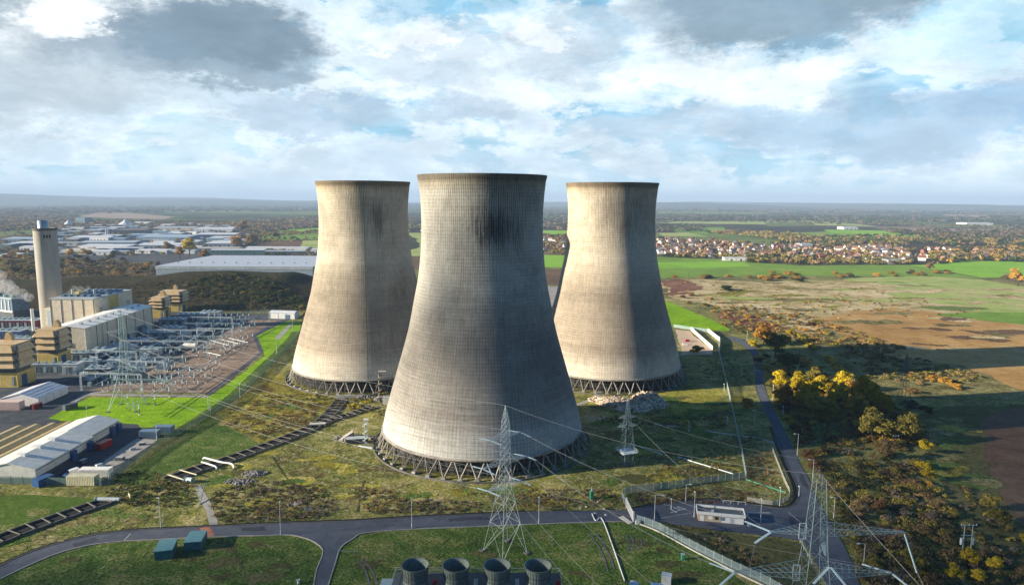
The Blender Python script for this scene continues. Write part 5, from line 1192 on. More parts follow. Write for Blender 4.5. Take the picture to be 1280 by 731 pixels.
for pa, pb, n, lb in (((163, 511), (276, 446), 7, 'outermost long white busbar along the lawn side of the switchyard'), ((158, 509), (272, 446), 0, 'long busbar just inside the outermost one'), ((196, 478), (242, 456), 4, 'short busbar between the two long pairs'), ((150, 496), (230, 461), 5, 'busbar running up from the small pylon feet'),
   ((205, 461), (317, 403), 8, 'long dark busbar through the middle of the gravel'), ((198, 459), (308, 402), 7, 'parallel busbar left of the long dark one'), ((247, 434), (334, 396), 7, 'busbar ending near the white garage'), ((238, 430), (322, 394), 6, 'parallel busbar just left of the one ending near the white garage'), ((120, 480), (200, 444), 6, 'busbar in the shade of the plant'), ((262, 425), (286, 431.5), 2, 'first of three short white cross bars'), ((274.7, 423.8), (298, 429.3), 2, 'middle of three short white cross bars'), ((286, 422.4), (310, 428), 2, 'last of three short white cross bars, farthest right'), ((257, 440), (276, 444), 2, 'short white cross bar at the end of the outermost busbar')):
    bar_line(pa, pb, zb, lb, .14, n, n > 0)
for i in range(9):
    for j in range(4): p = P(136+i*14+j*9, 488-j*8-i*.2); put_post(p.x, p.y)
for i in range(8):
    for j in range(4): p = P(262+i*7-j*4, 399+j*4); put_post(p.x, p.y)
for i in range(6):
    for j in range(2): p = P(286+i*6-j*10, 436+j*9-i*2.2); put_post(p.x, p.y)
def gantry(pa, pb, z, label, mat='steel'):
    a, b = P(*pa, z), P(*pb, z); t = thing('gantry', label, 'gantry', (a.x, a.y, 0), 0, 'steel gantries over the switchyard'); d = b-a; d.z = 0
    def lat(q0, q1, w, n):
        m = MB(); q0, q1 = Vector(q0), Vector(q1); ax = (q1-q0).normalized(); s1 = ax.cross(Vector((0, 0, 1))); s1 = Vector((1, 0, 0)) if s1.length < .1 else s1.normalized(); s2 = s1.cross(ax)
        cs = [(s1*i+s2*j)*w/2 for i, j in ((1, 1), (1, -1), (-1, -1), (-1, 1))]
        for c in cs: m.bar(q0+c, q1+c, .09)
        for k in range(n):
            p0 = q0.lerp(q1, k/n); p1 = q0.lerp(q1, (k+1)/n)
            for c in range(4): m.bar(p0+cs[c], p1+cs[(c+1) % 4], .055)
        return m
    lat((0, 0, z), (d.x, d.y, z), .7, max(4, int(d.length//1.6))).build('beam', M[mat], t)
    for k in (0, 1): q = d*k; lat((q.x, q.y, 0), (q.x, q.y, z), .7, 6).build('column', M[mat], t)
    for k in range(1, 4): q = d*(k/4); MB().tube([(q.x, q.y, z-.3), (q.x+.1, q.y, z-2.2)], .16, 6).build('insulator', M['insul'], t)
for pa, pb, z, lb in (((117, 450.5), (204.7, 452.6), 10, 'widest gantry, in front of the turbine hall'), ((150, 426), (258, 426.5), 10, 'gantry above the cream tank'), ((185, 412), (266, 413), 10, 'gantry crossing behind the pale domed tank'), ((246, 410.5), (290, 411), 10, 'pale gantry at the head of the long busbars'), ((288, 391), (336, 388), 10, 'farthest gantry, before the mound'), ((232, 396), (290, 397), 10, 'gantry beyond the transformers'), ((100, 466), (176, 468), 10, 'gantry behind the small pylon'), ((120, 438), (170, 440), 12, 'tall gantry against the turbine hall wall')):
    gantry(pa, pb, z, lb, 'steel_pale')
for k, (pa, pb) in enumerate((((132, 458), (196, 459.5)), ((158, 446), (228, 447)), ((190, 434), (258, 434.5)), ((212, 420), (276, 420.5)), ((228, 404), (300, 404.5)), ((140, 474), (214, 475)), ((250, 399), (318, 398)))):
    gantry(pa, pb, 8.5, ['thin gantry left behind the widest one', 'thin gantry in the second row of bays', 'thin gantry left of the cream tank', 'thin gantry over the pale dome', 'thin gantry near the far switch rooms', 'thin gantry low over the brown gravel beside the small pylon', 'thin gantry before the white garage'][k], 'steel')
# dense clutter of small cabinets, breakers and coolers between the bays
rc = random.Random(31); proto_c = []
for kind in range(4):
    t = thing('switchgear_cabinet', ['blue grey switchgear cabinet', 'pale grey cooler unit with a fan box', 'dark breaker frame with three bushings', 'steel marshalling kiosk'][kind]+' in the crowded bays beside the turbine hall', 'switchgear', (0, 0, 0), 0, 'small switchgear units beside the turbine hall')
    w, d, h = [(3, 2, 2.6), (4, 2.4, 2.2), (4.4, 1.2, 2.0), (1.8, 1.4, 2.2)][kind]; mt = [M['bluegrey'], M['palegrey'], M['steel_dark'], M['steel']][kind]
    MB().box(-w/2, w/2, -d/2, d/2, .3, h).build('body', mt, t); MB().box(-w/2-.2, w/2+.2, -d/2-.2, d/2+.2, 0, .3).build('plinth', M['concrete'], t)
    if kind in (0, 3): MB().box(-w/2+.2, w/2-.2, -d/2-.05, -d/2+.02, .6, h-.3).build('door', M['steel'], t)
    if kind == 1: MB().lathe([(.9, h), (.9, h+.7), (.75, h+.7), (.75, h+.1)], 14).build('fan_box', M['steel'], t)
    if kind == 2:
        for k in (-1, 0, 1): MB().tube([(k*1.4, 0, h), (k*1.5, 0, h+2.4)], [.25, .1], 8).build('bushing', M['insul'], t)
    proto_c.append([t, False])
for (x, y) in sample_px([(118, 442), (196, 418), (250, 404), (300, 396), (262, 418), (212, 448), (170, 466), (108, 484), (92, 470)], 120, rc):
    q = proto_c[rc.randrange(4)]; p = P(x, y); rz = R(3+90*rc.randrange(2))
    if not q[1]: q[1] = True; q[0].location = (p.x, p.y, 0); q[0].rotation_euler = (0, 0, rz)
    else: dup(q[0], (p.x, p.y, 0), rz)
for k, (xa, ya, xb, yb) in enumerate(((125, 446, 196, 421), (128, 452, 212, 424), (112, 474, 176, 452), (206, 430, 262, 402), (220, 436, 282, 398))):
    a, b_ = P(xa, ya, 3.2), P(xb, yb, 3.2); t = thing('pipe_rack', ['pipe rack closest to the turbine hall wall', 'second pipe rack out from the turbine hall', 'pipe rack nearest the small pylon', 'pipe rack beyond the pale domed tank', 'outermost pipe rack beside the gravel'][k], 'pipe rack', (a.x, a.y, 0)); d = b_-a
    s_ = Vector((-d.y, d.x, 0)).normalized()
    for j, mt in enumerate(('steel_pale', 'bluegrey', 'steel')): o = s_*(j-1)*.7; MB().tube([(o.x, o.y, 3.3), (d.x+o.x, d.y+o.y, 3.3)], .22, 8).build('pipe', M[mt], t)
    for j in range(9): q = d*(j/8); MB().bar((q.x-s_.x*1.2, q.y-s_.y*1.2, 3.0), (q.x+s_.x*1.2, q.y+s_.y*1.2, 3.0), .2).build('bearer', M['steel'], t); MB().box(q.x-.12, q.x+.12, q.y-.12, q.y+.12, 0, 2.9).build('post', M['steel'], t)
# yard edge kerbs and apron
ribbon('apron', [(104, 493), (180, 494), (258, 495.5)], 3.4, GM['yard'], .09, n=0); ribbon('apron', [(259, 495), (327, 440), (318.5, 420)], 2.6, M['asphalt'], .10, n=0); ribbon('apron', [(319, 419), (352, 401)], 4.5, M['asphalt'], .10, n=0)
ribbon('apron', [(90, 503), (110, 492), (135, 489)], 3, GM['yard'], .095, n=0)
# white garage at the far corner of the yard
t = thing('garage', 'white garage with a blue door at the far corner of the switchyard', 'garage', (-212, 590, 0), R(-8))
MB().box(0, 23, 0, 8, 0, 5.4).build('wall', M['white'], t)
fixn(MB().prism([(-.3, 5.2), (8.3, 5.2), (7, 6.4), (4, 6.9), (1, 6.4)], -.3, 23.3, 'x').build('roof', M['roofwhite'], t)); MB().box(14, 18.5, -.12, .02, 0, 3.8).build('door', M['bluegrey'], t)
for k in range(4): MB().box(k*7.6-.15, k*7.6+.15, -.1, .0, 0, 5.2).build('post', M['steel'], t)
# marquee-like white shed with a ribbed roof
t = shed('marquee', 'long white marquee with a ribbed roof between the intake houses and the lawn', -257, -238, 333, 356, 3.6, 2.6, M['white'], M['roofwhite'], 'y', 'marquee')
for k in range(5): MB().box(9.5, 9.6, -11.4+k*5.6, -11.2+k*5.6, 0, 3.5).build('frame_post', M['steel'], t)
def container(p, rz, L_, W_, h, mat, label, group=None, cat='container'):
    t = thing('container', label, cat, p, rz, group)
    MB().box(-L_/2, L_/2, -W_/2, W_/2, .15, h).build('body', mat, t); MB().box(-L_/2-.03, L_/2+.03, -W_/2-.03, W_/2+.03, h, h+.12).build('roof', mat, t)
    m = MB(); nn = int(L_/.6)
    for s in (-1, 1):
        for k in range(nn): m.box(-L_/2+.2+k*.6, -L_/2+.45+k*.6, s*W_/2-.06, s*W_/2+.06, .3, h-.15)
    m.build('corrugation', mat, t)
    for a in (-W_/4, W_/4): MB().box(L_/2, L_/2+.07, a-W_/4+.08, a+W_/4-.08, .3, h-.1).build('door', mat, t)
    return t
M['pinkish'] = plain('pale_pink_panel', (.68, .52, .45), .7, 0, .1); M['creamyellow'] = cladding('cream_yellow_panel', (.60, .57, .38), .6, 0, .05)
container((-250.5, 327.5, 0), 0, 16, 4, 4.2, M['pinkish'], 'pale pink container block in front of the marquee', None)
container((-236.5, 329, 0), R(80), 5, 2.4, 2.4, M['maroon'], 'small dark brown skip at the marquee corner', None, 'skip')
container((-156.8, 238.6, 0), R(0), 10.2, 3.4, 3.4, M['creamyellow'], 'nearer of two cream yellow containers by the green fence', 'cream containers')
container((-156.4, 245.6, 0), R(1), 11.2, 3.2, 3.2, M['cream_roof'], 'farther of two cream containers by the green fence', 'cream containers')
container((-171.2, 238.2, 0), R(72), 6, 3.2, 2.8, M['blue'], 'blue container at the corner of the long grey shed', None)
container((-170.9, 275, 0), R(80), 6.5, 2.8, 2.9, M['red'], 'red container beside the long shed', None)
container((-158.8, 289, 0), R(0), 8, 3.4, 3.0, M['bluegrey'], 'nearer grey blue cabin at the bend of the service road', 'grey cabins')
container((-155.5, 294.5, 0), R(0), 8, 3.4, 3.2, M['bluegrey'], 'farther grey blue cabin at the bend of the service road', 'grey cabins')
container(tuple(P(88, 511)), R(62), 6, 2.6, 2.6, M['steel_dark'], 'dark tank container on the edge of the lawn by the marquee', None)
# long low shed with raised vents
def longshed(label, x0, x1, y0, y1, h, rise, n):
    t = shed('storage_shed', label, x0, x1, y0, y1, h, rise, M['roofgreen'], M['roofgreen'], 'y', 'shed', (), None, .3)
    a = (x1-x0)/2; L2 = (y1-y0)/2
    MB().box(a-.04, a+.07, -L2, L2, 0, 1.5).build('plinth', M['steel_dark'], t); MB().box(-a, a, -L2-.07, -L2+.04, 0, 1.5).build('plinth', M['steel_dark'], t)
    MB().box(a-.02, a+.3, -L2, L2, h-.75, h-.42).build('gutter', M['steel'], t)
    for k in range(n):
        yy = -L2+8+k*8.5; MB().box(-1.6, 1.6, yy-1, yy+1, h+rise-.4, h+rise+1.0).build('roof_vent', M['white'], t)
    for yy in (-L2*.1+4, L2*.75): MB().box(a+.0, a+1.4, yy, yy+2.6, 0, 4.0).build('door', M['blue'], t)
    return t
longshed('long grey shed with three white roof vents at the left edge, nearer half', -195.5, -175.5, 240.5, 275.4, 4.8, 2.2, 3)
longshed('far half of the long grey shed, stepped back beside the red container', -195.3, -176.6, 275.7, 296.5, 5.0, 2.2, 0)
for k in range(4):
    t = thing('membrane_tunnel', ['tan membrane tunnel next to the long grey shed', 'second tan tunnel from the long grey shed', 'third tan tunnel from the long grey shed', 'tan tunnel farthest left, cut by the picture edge'][k], 'tunnel', (-201.5-k*6.25, 235, 0), 0, 'tan membrane tunnels')
    pr = [(3.0*math.cos(math.pi*i/14), .3+2.7*math.sin(math.pi*i/14)) for i in range(15)]
    fixn(MB().prism(pr, 0, 66-k*2, 'y').build('membrane', M['barrel'], t)); MB().box(-3.15, 3.15, -.2, 66-k*2+.2, 0, .35).build('base', M['concrete_dark'], t)
# low kerb and scattered stores in the yard
def car(p, rz, mat, label, van=False, group=None):
    t = thing('van' if van else 'car', label, 'van' if van else 'car', p, rz, group); L_, Wc = (5.4, 2.0) if van else (4.3, 1.75); hb = 1.05 if not van else 1.2; hr = 1.45 if not van else 2.3
    pr = [(-L_/2, .35), (L_/2, .35), (L_/2+.05, .7), (L_/2-.1, .9), (L_/2-1.15, hb), (-L_/2+.1, hb), (-L_/2, .8)]
    b1 = fixn(MB().prism(pr, -Wc/2, Wc/2, 'y').build('body', mat, t))
    cb = [(L_/2-1.2, hb-.02), (L_/2-1.85, hr), (-L_/2+(.15 if van else .7), hr), (-L_/2+.06, hb-.02)]
    fixn(MB().prism(cb, -Wc/2+.12, Wc/2-.12, 'y').build('cabin', mat if van else M['glass'], t))
    MB().add([(L_/2-1.19, -Wc/2+.2, hb+.02), (L_/2-1.19, Wc/2-.2, hb+.02), (L_/2-1.82, Wc/2-.2, hr-.05), (L_/2-1.82, -Wc/2+.2, hr-.05)], [(0, 1, 2, 3)]).build('windscreen', M['glass'], t)
    if not van: MB().box(-L_/2+.75, L_/2-1.9, -Wc/2+.16, Wc/2-.16, hr-.03, hr+.04).build('roof', mat, t)
    for sx in (-L_/2+.8, L_/2-.85):
        for sy in (-1, 1): MB().tube([(sx, sy*(Wc/2-.2), .33), (sx, sy*(Wc/2+.02), .33)], .33, 12).build('wheel', M['rubber'], t)
    for sy in (-1, 1): MB().box(L_/2-.02, L_/2+.07, sy*.62-.16, sy*.62+.16, .6, .75).build('headlight', M['white'], t)
    return t
car((-166.3, 246.5, 0), R(-120), M['white'], 'white van parked behind the cream yellow container', True)
car((74.2, 213.2, RZ), R(4), M['maroon'], 'dark red car parked behind the white gatehouse')
for i, (px_, py_, mt, lb) in enumerate(((343, 351, 'white', 'white lorry cab parked outside the big grey warehouse'), (361, 350, 'white', 'white van at the dock doors of the big grey warehouse, left of its twin'), (366, 350, 'white', 'white van at the dock doors of the big grey warehouse, right of its twin'), (386, 350, 'white', 'white van nearest the left tower outside the warehouse'), (350, 353, 'green', 'green van in front of the big grey warehouse'))):
    p = P(px_, py_); car((p.x, p.y, 0), R(80+i*7), M[mt], lb, True).scale = (1.5, 1.5, 1.5)
for i, (px_, py_, mt, w, lb) in enumerate(((150, 575, 'steel_dark', 1.6, 'dark scrap machine by the containers'), (178, 556, 'steel_dark', 1.2, 'small dark stack of stores by the fence'), (166, 562, 'steel', 1.0, 'grey crate in the fenced yard'), (124, 583, 'white', 1.2, 'white crate by the far container'), (104, 578, 'steel_dark', 1.5, 'dark crate near the white van'), (110, 524, 'white', 1.8, 'white slab cover on the lawn by the shed'), (130, 523, 'concrete_pale', 2.2, 'pale slab cover on the lawn, right of the other'))):
    p = P(px_, py_); t = thing('crate', lb, 'crate' if i < 5 else 'slab', (p.x, p.y, .1), R(20*i)); hh = w*.8 if i < 5 else .3
    MB().box(-w, w, -w*.6, w*.6, 0, hh).build('body', M[mt], t); MB().box(-w*.9, w*.9, -w*.5, w*.5, hh, hh+.08).build('lid', M['palegrey'], t)
p = P(118, 474); t = thing('sign', 'yellow sign on a post at the switchyard corner', 'sign', (p.x, p.y, 0)); MB().tube([(0, 0, 0), (0, 0, 3.6)], .1, 6).build('post', M['steel'], t); MB().box(-1.8, 1.8, -.08, .08, 3.4, 4.4).build('panel', M['yellow'], t)
# steam
sm = bpy.data.materials.new('steam'); sm.use_nodes = True; nt = sm.node_tree; nt.nodes.remove(nt.nodes['Principled BSDF']); pv_ = N(nt, 'ShaderNodeVolumePrincipled')
pv_.inputs['Color'].default_value = (.98, .98, .98, 1); pv_.inputs['Anisotropy'].default_value = .2
tn = noise(nt, posvec(nt), .42, 6, .7, 1.6); nt.links.new(sstep(nt, tn, .46, .72, 0, .28), pv_.inputs['Density']); nt.links.new(pv_.outputs[0], nt.nodes['Material Output'].inputs['Volume'])
def steam(label, pts, name='steam'):
    bm = bmesh.new()
    for (x, y, z, r) in pts:
        bmesh.ops.create_icosphere(bm, subdivisions=2, radius=r, matrix=Matrix.Translation((x, y, z)))
    me = bpy.data.meshes.new(name); bm.to_mesh(me); bm.free(); me.materials.append(sm); o = bpy.data.objects.new(name, me); COL.objects.link(o)
    md = o.modifiers.new('merge', 'REMESH'); md.mode = 'VOXEL'; md.voxel_size = .8
    tag(o, label, 'steam', None, 'stuff')
steam('puff of white steam over the boiler house roof', [(-336, 521, 31, 3), (-333, 522, 33.5, 3.2), (-330, 523, 32, 2.6), (-338, 522, 35, 2.4), (-327, 522, 35.5, 2), (-341, 521, 31.5, 2.4)])
steam('drift of white steam over the turbine hall roof', [(-293, 452, 21.5, 2.2), (-290, 456, 22.5, 3), (-287, 461, 23.5, 3), (-289, 466, 24, 2.4), (-285, 470, 24.5, 1.8)])
q = P(6, 372, 24); steam('bank of steam drifting over the cooler bank', [(q.x-30, q.y+30, 30, 8), (q.x-16, q.y+24, 30, 7), (q.x-4, q.y+14, 28, 6), (q.x+8, q.y+8, 26, 5), (q.x+18, q.y+2, 24, 4), (q.x-26, q.y+30, 38, 6)])
# ------------------------------------------------------------ fences
def fence(name, label, pxline, h, mat, cat='fence', pale=.14, pw=.07, post=3.0, n=3, top=None, world=False):
    pts = [P(*p) for p in pxline]; pts = bez([(p.x, p.y) for p in pts], n) if n else [Vector((p.x, p.y, 0)) for p in pts]
    org = pts[0].copy(); t = thing(name, label, cat, tuple(org)); pm = MB(); d0 = 0; posts = []; nextp = 0.0; nx = 0.0; tot = sum((b-a).length for a, b in zip(pts, pts[1:]))
    post = max(post, tot/95)
    rails = MB()
    for a, b in zip(pts, pts[1:]):
        L_ = (b-a).length
        if L_ < 1e-4: continue
        d = (b-a)/L_; s = Vector((-d.y, d.x, 0))*.02
        for z in (h*.22, h*.82): rails.bar(a-org+Vector((0, 0, z)), b-org+Vector((0, 0, z)), .05, .09)
        while nx < d0+L_:
            q = a+d*(nx-d0)-org; w = d*pw/2
            pm.add([q-w, q+w, q+w+Vector((0, 0, h-.1)), q+Vector((0, 0, h)), q-w+Vector((0, 0, h-.1))], [(0, 1, 2, 3, 4)]); nx += pale
        while nextp < d0+L_:
            posts.append(a+d*(nextp-d0)); nextp += post
        d0 += L_
    pm.build('pales', mat, t); rails.build('rails', mat, t)
    pmesh = None
    for q in posts:
        if pmesh is None: pmesh = MB().box(-.07, .07, -.07, .07, 0, h+.12).build('post', M['steel_pale'] if mat is M['steel'] else mat, t); o = pmesh
        else: o = pmesh.copy(); COL.objects.link(o); o.parent = t
        o.location = q-org
    return t
fence('palisade_fence', 'long green palisade fence between the power station and the rough grass', [(-60, 602), (0, 604), (127, 607), (140, 600), (169, 577.5), (206, 553), (240, 534), (264, 519), (297.5, 497), (326, 469), (364, 432), (375, 417), (380, 394)], 3.0, M['fence_green'], pale=.15, pw=.085)
fence('palisade_fence', 'grey palisade fence running north from the gate behind the gatehouse', [(782, 632), (781.5, 618), (835, 610.6), (880, 604), (915.6, 600), (931, 598)], 2.8, M['steel'], pale=.16, pw=.09)
fence('palisade_fence', 'straight grey palisade fence climbing from the pale path to the sandy yard', [(932.5, 598), (925.6, 560), (920.6, 537.6), (912, 498), (904.6, 466), (898.5, 439), (899.7, 423)], 2.8, M['steel'], pale=.16, pw=.09)
fence('palisade_fence', 'grey palisade fence along the mown bank below the gatehouse', [(795, 652), (821, 661), (867, 686), (921, 713), (960, 731), (1010, 762)], 2.6, M['steel'], pale=.15, pw=.08)
fence('mesh_fence', 'low pale fence round the grass inside the road bend', [(965, 562), (981, 603), (987, 616), (983, 625.6), (966, 631), (933.6, 626)], 1.6, M['concrete_pale'], pale=.3, pw=.16)
fence('panel_fence', 'white panel fence along the sandy yard, nearer the tower', [(863.6, 413), (890.7, 437.5)], 3.0, M['white'], pale=.2, pw=.19, n=0)
fence('panel_fence', 'white panel fence outside the sandy yard, nearer the road', [(884.7, 415), (899.8, 427), (899.5, 440)], 3.2, M['white'], pale=.2, pw=.19, n=0)
fence('panel_fence', 'grey fence at the back of the sandy yard', [(842, 409), (862, 412), (885, 415)], 2.6, M['steel'], pale=.25, pw=.15, n=0)
ribbon('kerb', [(795.5, 654), (821, 663.5), (867, 688.5), (921, 716), (960, 735), (1000, 758)], .3, M['concrete_pale'], 0, .4)
# gate across the road: white slatted leaf, concrete ramp and end post
a, b = P(791.5, 652), P(783, 634); t = thing('gate', 'white slatted sliding gate standing across the road', 'gate', (a.x, a.y, RZ)); d = b-a
m = MB()
for k in range(16): q = d*(k/15); m.box(q.x-.07, q.x+.07, q.y-.18, q.y+.18, .15, 3.1)
m.build('slats', M['white'], t); MB().bar((0, 0, .2), (d.x, d.y, .2), .18).build('rail', M['white'], t); MB().bar((0, 0, 2.9), (d.x, d.y, 2.9), .18).build('rail', M['white'], t)
for q in (Vector((0, 0, 0)), d): MB().box(q.x-.25, q.x+.25, q.y-.25, q.y+.25, 0, 3.4).build('gate_post', M['white'], t)
p = P(796, 655); t = thing('gate_motor', 'white box at the fence end beside the gate', 'cabinet', (p.x, p.y, 0)); MB().box(-.5, .5, -.4, .4, 0, 1.4).build('body', M['white'], t); MB().box(-.56, .56, -.46, .46, 1.4, 1.5).build('cap', M['palegrey'], t)
a = P(782, 650.5); t = thing('ramp', 'pale concrete wedge lying on the road before the gate', 'ramp', (a.x, a.y, RZ), R(-62)); fixn(MB().prism([(-2.8, 0), (2.8, 0), (2.8, .35), (-2.8, .15)], -.75, .75, 'y').build('slab', M['concrete_pale'], t)); MB().box(-2.7, 2.7, .75, .85, 0, .3).build('edge', M['concrete'], t)
# gatehouse
a, b = P(872.5, 650.5), P(929.5, 656); ang = math.atan2(b.y-a.y, b.x-a.x); L_ = (b-a).length
t = thing('gatehouse', 'long white flat roofed gatehouse with a raised parapet on the compound tarmac', 'gatehouse', (a.x, a.y, 0), ang)
MB().box(0, L_*.52, 0, 4.6, 0, 2.5).build('wall', plain('buff_block', (.50, .42, .30), .85, 0, .12), t); MB().box(L_*.52, L_, 0, 4.6, 0, 2.5).build('wall', M['white'], t)
m = MB(); o_ = .5
m.box(-o_, L_+o_, -o_, -o_+.25, 2.5, 3.5); m.box(-o_, L_+o_, 4.85, 5.1, 2.5, 3.5); m.box(-o_, -o_+.25, -o_+.26, 4.84, 2.5, 3.5); m.box(L_+o_-.25, L_+o_, -o_+.26, 4.84, 2.5, 3.5); m.build('parapet', M['white'], t)
MB().box(-o_+.27, L_+o_-.27, -o_+.27, 4.83, 2.52, 2.8).build('roof', M['steel_dark'], t)
for x0, x1, z0, z1, mt, nm in ((.6, 1.9, .1, 2.1, 'white', 'door'), (3.2, 4.6, .9, 2.1, 'white', 'window'), (5.2, 6.4, 1.0, 2.0, 'glass', 'window'), (7.0, 8.4, .9, 2.0, 'bluegrey', 'window'), (10, 11.2, .1, 2.1, 'palegrey', 'door')): MB().box(x0, x1, -.06, .02, z0, z1).build(nm, M[mt], t)
MB().box(L_*.3, L_*.3+.8, 1.5, 2.4, 2.8, 3.3).build('roof_unit', M['palegrey'], t)
# barrier arm and rails
p = P(942, 644.5); t = thing('barrier', 'white barrier arm with a post behind the gatehouse', 'barrier', (p.x, p.y, RZ)); MB().box(-2.2, -1.8, -.2, .2, 0, 1.1).build('post', M['white'], t); MB().bar((-2, 0, 1.05), (5.2, -.3, 1.15), .12).build('arm', M['white'], t)
def rail(pa, pb, h, label, n=4, mat='white'):
    a, b = P(*pa), P(*pb); t = thing('handrail', label, 'handrail', (a.x, a.y, RZ)); d = b-a; MB().bar((0, 0, h), (d.x, d.y, h), .1).build('rail', M[mat], t)
    for k in range(n): q = d*(k/(n-1)); MB().box(q.x-.06, q.x+.06, q.y-.06, q.y+.06, 0, h).build('post', M[mat], t)
rail((904, 629), (932, 631.5), 1.1, 'white tubular rail on the kerb above the gatehouse')
rail((1000, 679), (1014, 705), 1.1, 'white rail on the left verge below the pylon')
p = P(936, 660); t = thing('cabinet', 'small white box on a stalk beside the red car', 'cabinet', (p.x, p.y, 0)); MB().tube([(0, 0, 0), (0, 0, .8)], .07, 6).build('stalk', M['steel'], t); MB().box(-.4, .4, -.3, .3, .8, 1.5).build('body', M['palegrey'], t)
# ------------------------------------------------------------ street lamps
def lamp_proto(h, arm, name='street_lamp'):
    t = thing(name, '', 'street lamp', (0, 0, 0), 0, 'lamp posts along the road')
    MB().tube([(0, 0, 0), (0, 0, 1.4), (0, 0, 1.5), (0, 0, h)], [.16, .16, .11, .08], 8).build('pole', M['steel_pale'], t)
    if arm: MB().tube([(0, 0, h-.05), (arm, 0, h+.05)], .05, 6).build('bracket', M['steel_pale'], t)
    MB().box(arm-.15, arm+.75, -.16, .16, h-.06, h+.12, .04).build('lantern', M['white'], t)
    return t
LP = [(201, 659, 622, 0, 'lamp post farthest left on the main road, above the green sheds', 180), (351, 668.4, 627, 0, 'lamp post on the main road right of the brick crossing', 90), (515, 660, 628, 0, 'lamp post on the main road below the nearest tower', 90), (673.5, 654, 622, 0, 'lamp post on the main road right of the central pylon', 90), (818, 652, 618.5, 2.2, 'lamp post with a long arm inside the gate', 0),
  (857, 626.5, 605, 1.2, 'lamp post on the grass above the gatehouse', 0), (867.5, 646.5, 615, 0, 'lamp post touching the left end of the gatehouse', 90), (950.6, 653, 623.5, 0, 'lamp post right of the gatehouse', 90), (974.5, 632, 609.5, 0, 'short lamp post in front of the low pale fence', 90), (998.5, 620.5, 608, 0, 'short lamp post on the inside kerb of the bend', 90),
  (1016, 596, 574, 1.4, 'lamp post behind the top of the right pylon', 180), (1042, 647, 621, .8, 'lamp post on the bank right of the pylon', 180), (1079, 711, 679, 1.6, 'lamp post on the bank lowest at the right', 180), (933.6, 426, 414, 0, 'lamp post at the far bend of the road, left of the white one', 90), (950.6, 440, 426, .9, 'white lamp post just past the far road bend', 0),
  (966, 499, 481, 0, 'lamp post beside the round yellow tree', 90), (978.5, 523, 508, 0, 'lamp post at the west foot of the grove', 90), (996.5, 569, 542, 1.2, 'lamp post on the right verge below the grove', 180), (927, 470, 455, 1.5, 'bent lamp post left of the upper road', 0), (905, 489, 480, 0, 'short lamp post beside the long straight fence', 90), (943, 532, 513, .5, 'leaning lamp post left of the road at mid height', 180), (909, 530, 521, 0, 'short lamp post on the pale path', 90),
  (861, 540, 527, 0, 'post above the middle of the pale path', 90), (260.5, 513, 495, 0, 'taller of two lamp posts on the corner of the lawn', 90), (263, 515, 504, 0, 'shorter of two lamp posts on the corner of the lawn', 90), (346, 442, 424, 0, 'lamp post on the lawn by the left tower', 90), (300, 497, 480, 0, 'lamp post on the lawn edge half way up', 90), (366, 415, 400, 0, 'lamp post at the top of the lawn', 90), (196, 550, 533, 0, 'lamp post by the grey cabins', 90), (109, 524, 509, 0, 'lamp post at the lawn corner above the long shed', 90), (839, 636, 624, 0, 'short white post on the kerb left of the lamp above the gatehouse', 90)]
for px_, pb_, pt_, arm, lb, rz in LP:
    p = P(px_, pb_); h = H(px_, pb_, pt_); t = lamp_proto(h, arm); t.location = (p.x, p.y, 0); t.rotation_euler = (0, 0, R(rz)); t['label'] = lb
# wooden poles
def wpole(px_, pb_, pt_, label, cross=True, twin=0.0, trans=False):
    p = P(px_, pb_); h = H(px_, pb_, pt_); t = thing('power_pole', label, 'power pole', (p.x, p.y, 0))
    for s in ((-1, 1) if twin else (0,)): MB().tube([(s*twin, 0, 0), (s*twin, 0, h)], [.17, .12], 8).build('pole', M['bark'] if not trans else M['steel'], t)
    if cross: MB().bar((-1.3-twin, 0, h-.3), (1.3+twin, 0, h-.3), .16).build('crossarm', M['steel'], t)
    for k in (-1, 0, 1): MB().tube([(k*(1.1+twin), 0, h-.2), (k*(1.1+twin), 0, h+.25)], [.1, .05], 6).build('insulator', M['insul'], t)
    if trans:
        MB().box(-.8-twin, .8+twin, -.1, .1, h*.6, h*.6+.2).build('crossarm', M['steel'], t)
        for k in (-1, 1): MB().tube([(k*(twin+.5), .2, h*.28), (k*(twin+.5), .2, h*.5)], .4, 10).build('transformer_can', M['palegrey'], t)
wpole(1208, 690, 655, 'twin pole carrying a transformer in the scrub above the yellow trees', True, 1.2, True)
wpole(1118.5, 561, 544, 'wooden pole with a crossarm standing alone in the olive scrub')
wpole(1064.5, 493, 475, 'left wooden pole of the pair in the yellow grove'); wpole(1069.5, 501, 475, 'right wooden pole of the pair in the yellow grove')
wpole(875, 386, 375, 'twin poles at the edge of the dry grass above the green wedge', True, .8); wpole(950.6, 411, 399.5, 'left pole of the pair behind the road bend', False); wpole(953.5, 411, 400, 'right pole of the pair behind the road bend', False); wpole(861, 350, 339, 'pole in the green field beside the right tower'); wpole(999, 450, 436, 'grey pole on the old railway')
wpole(873, 278, 267, 'very thin far mast on the woodland skyline right of the towers', False)
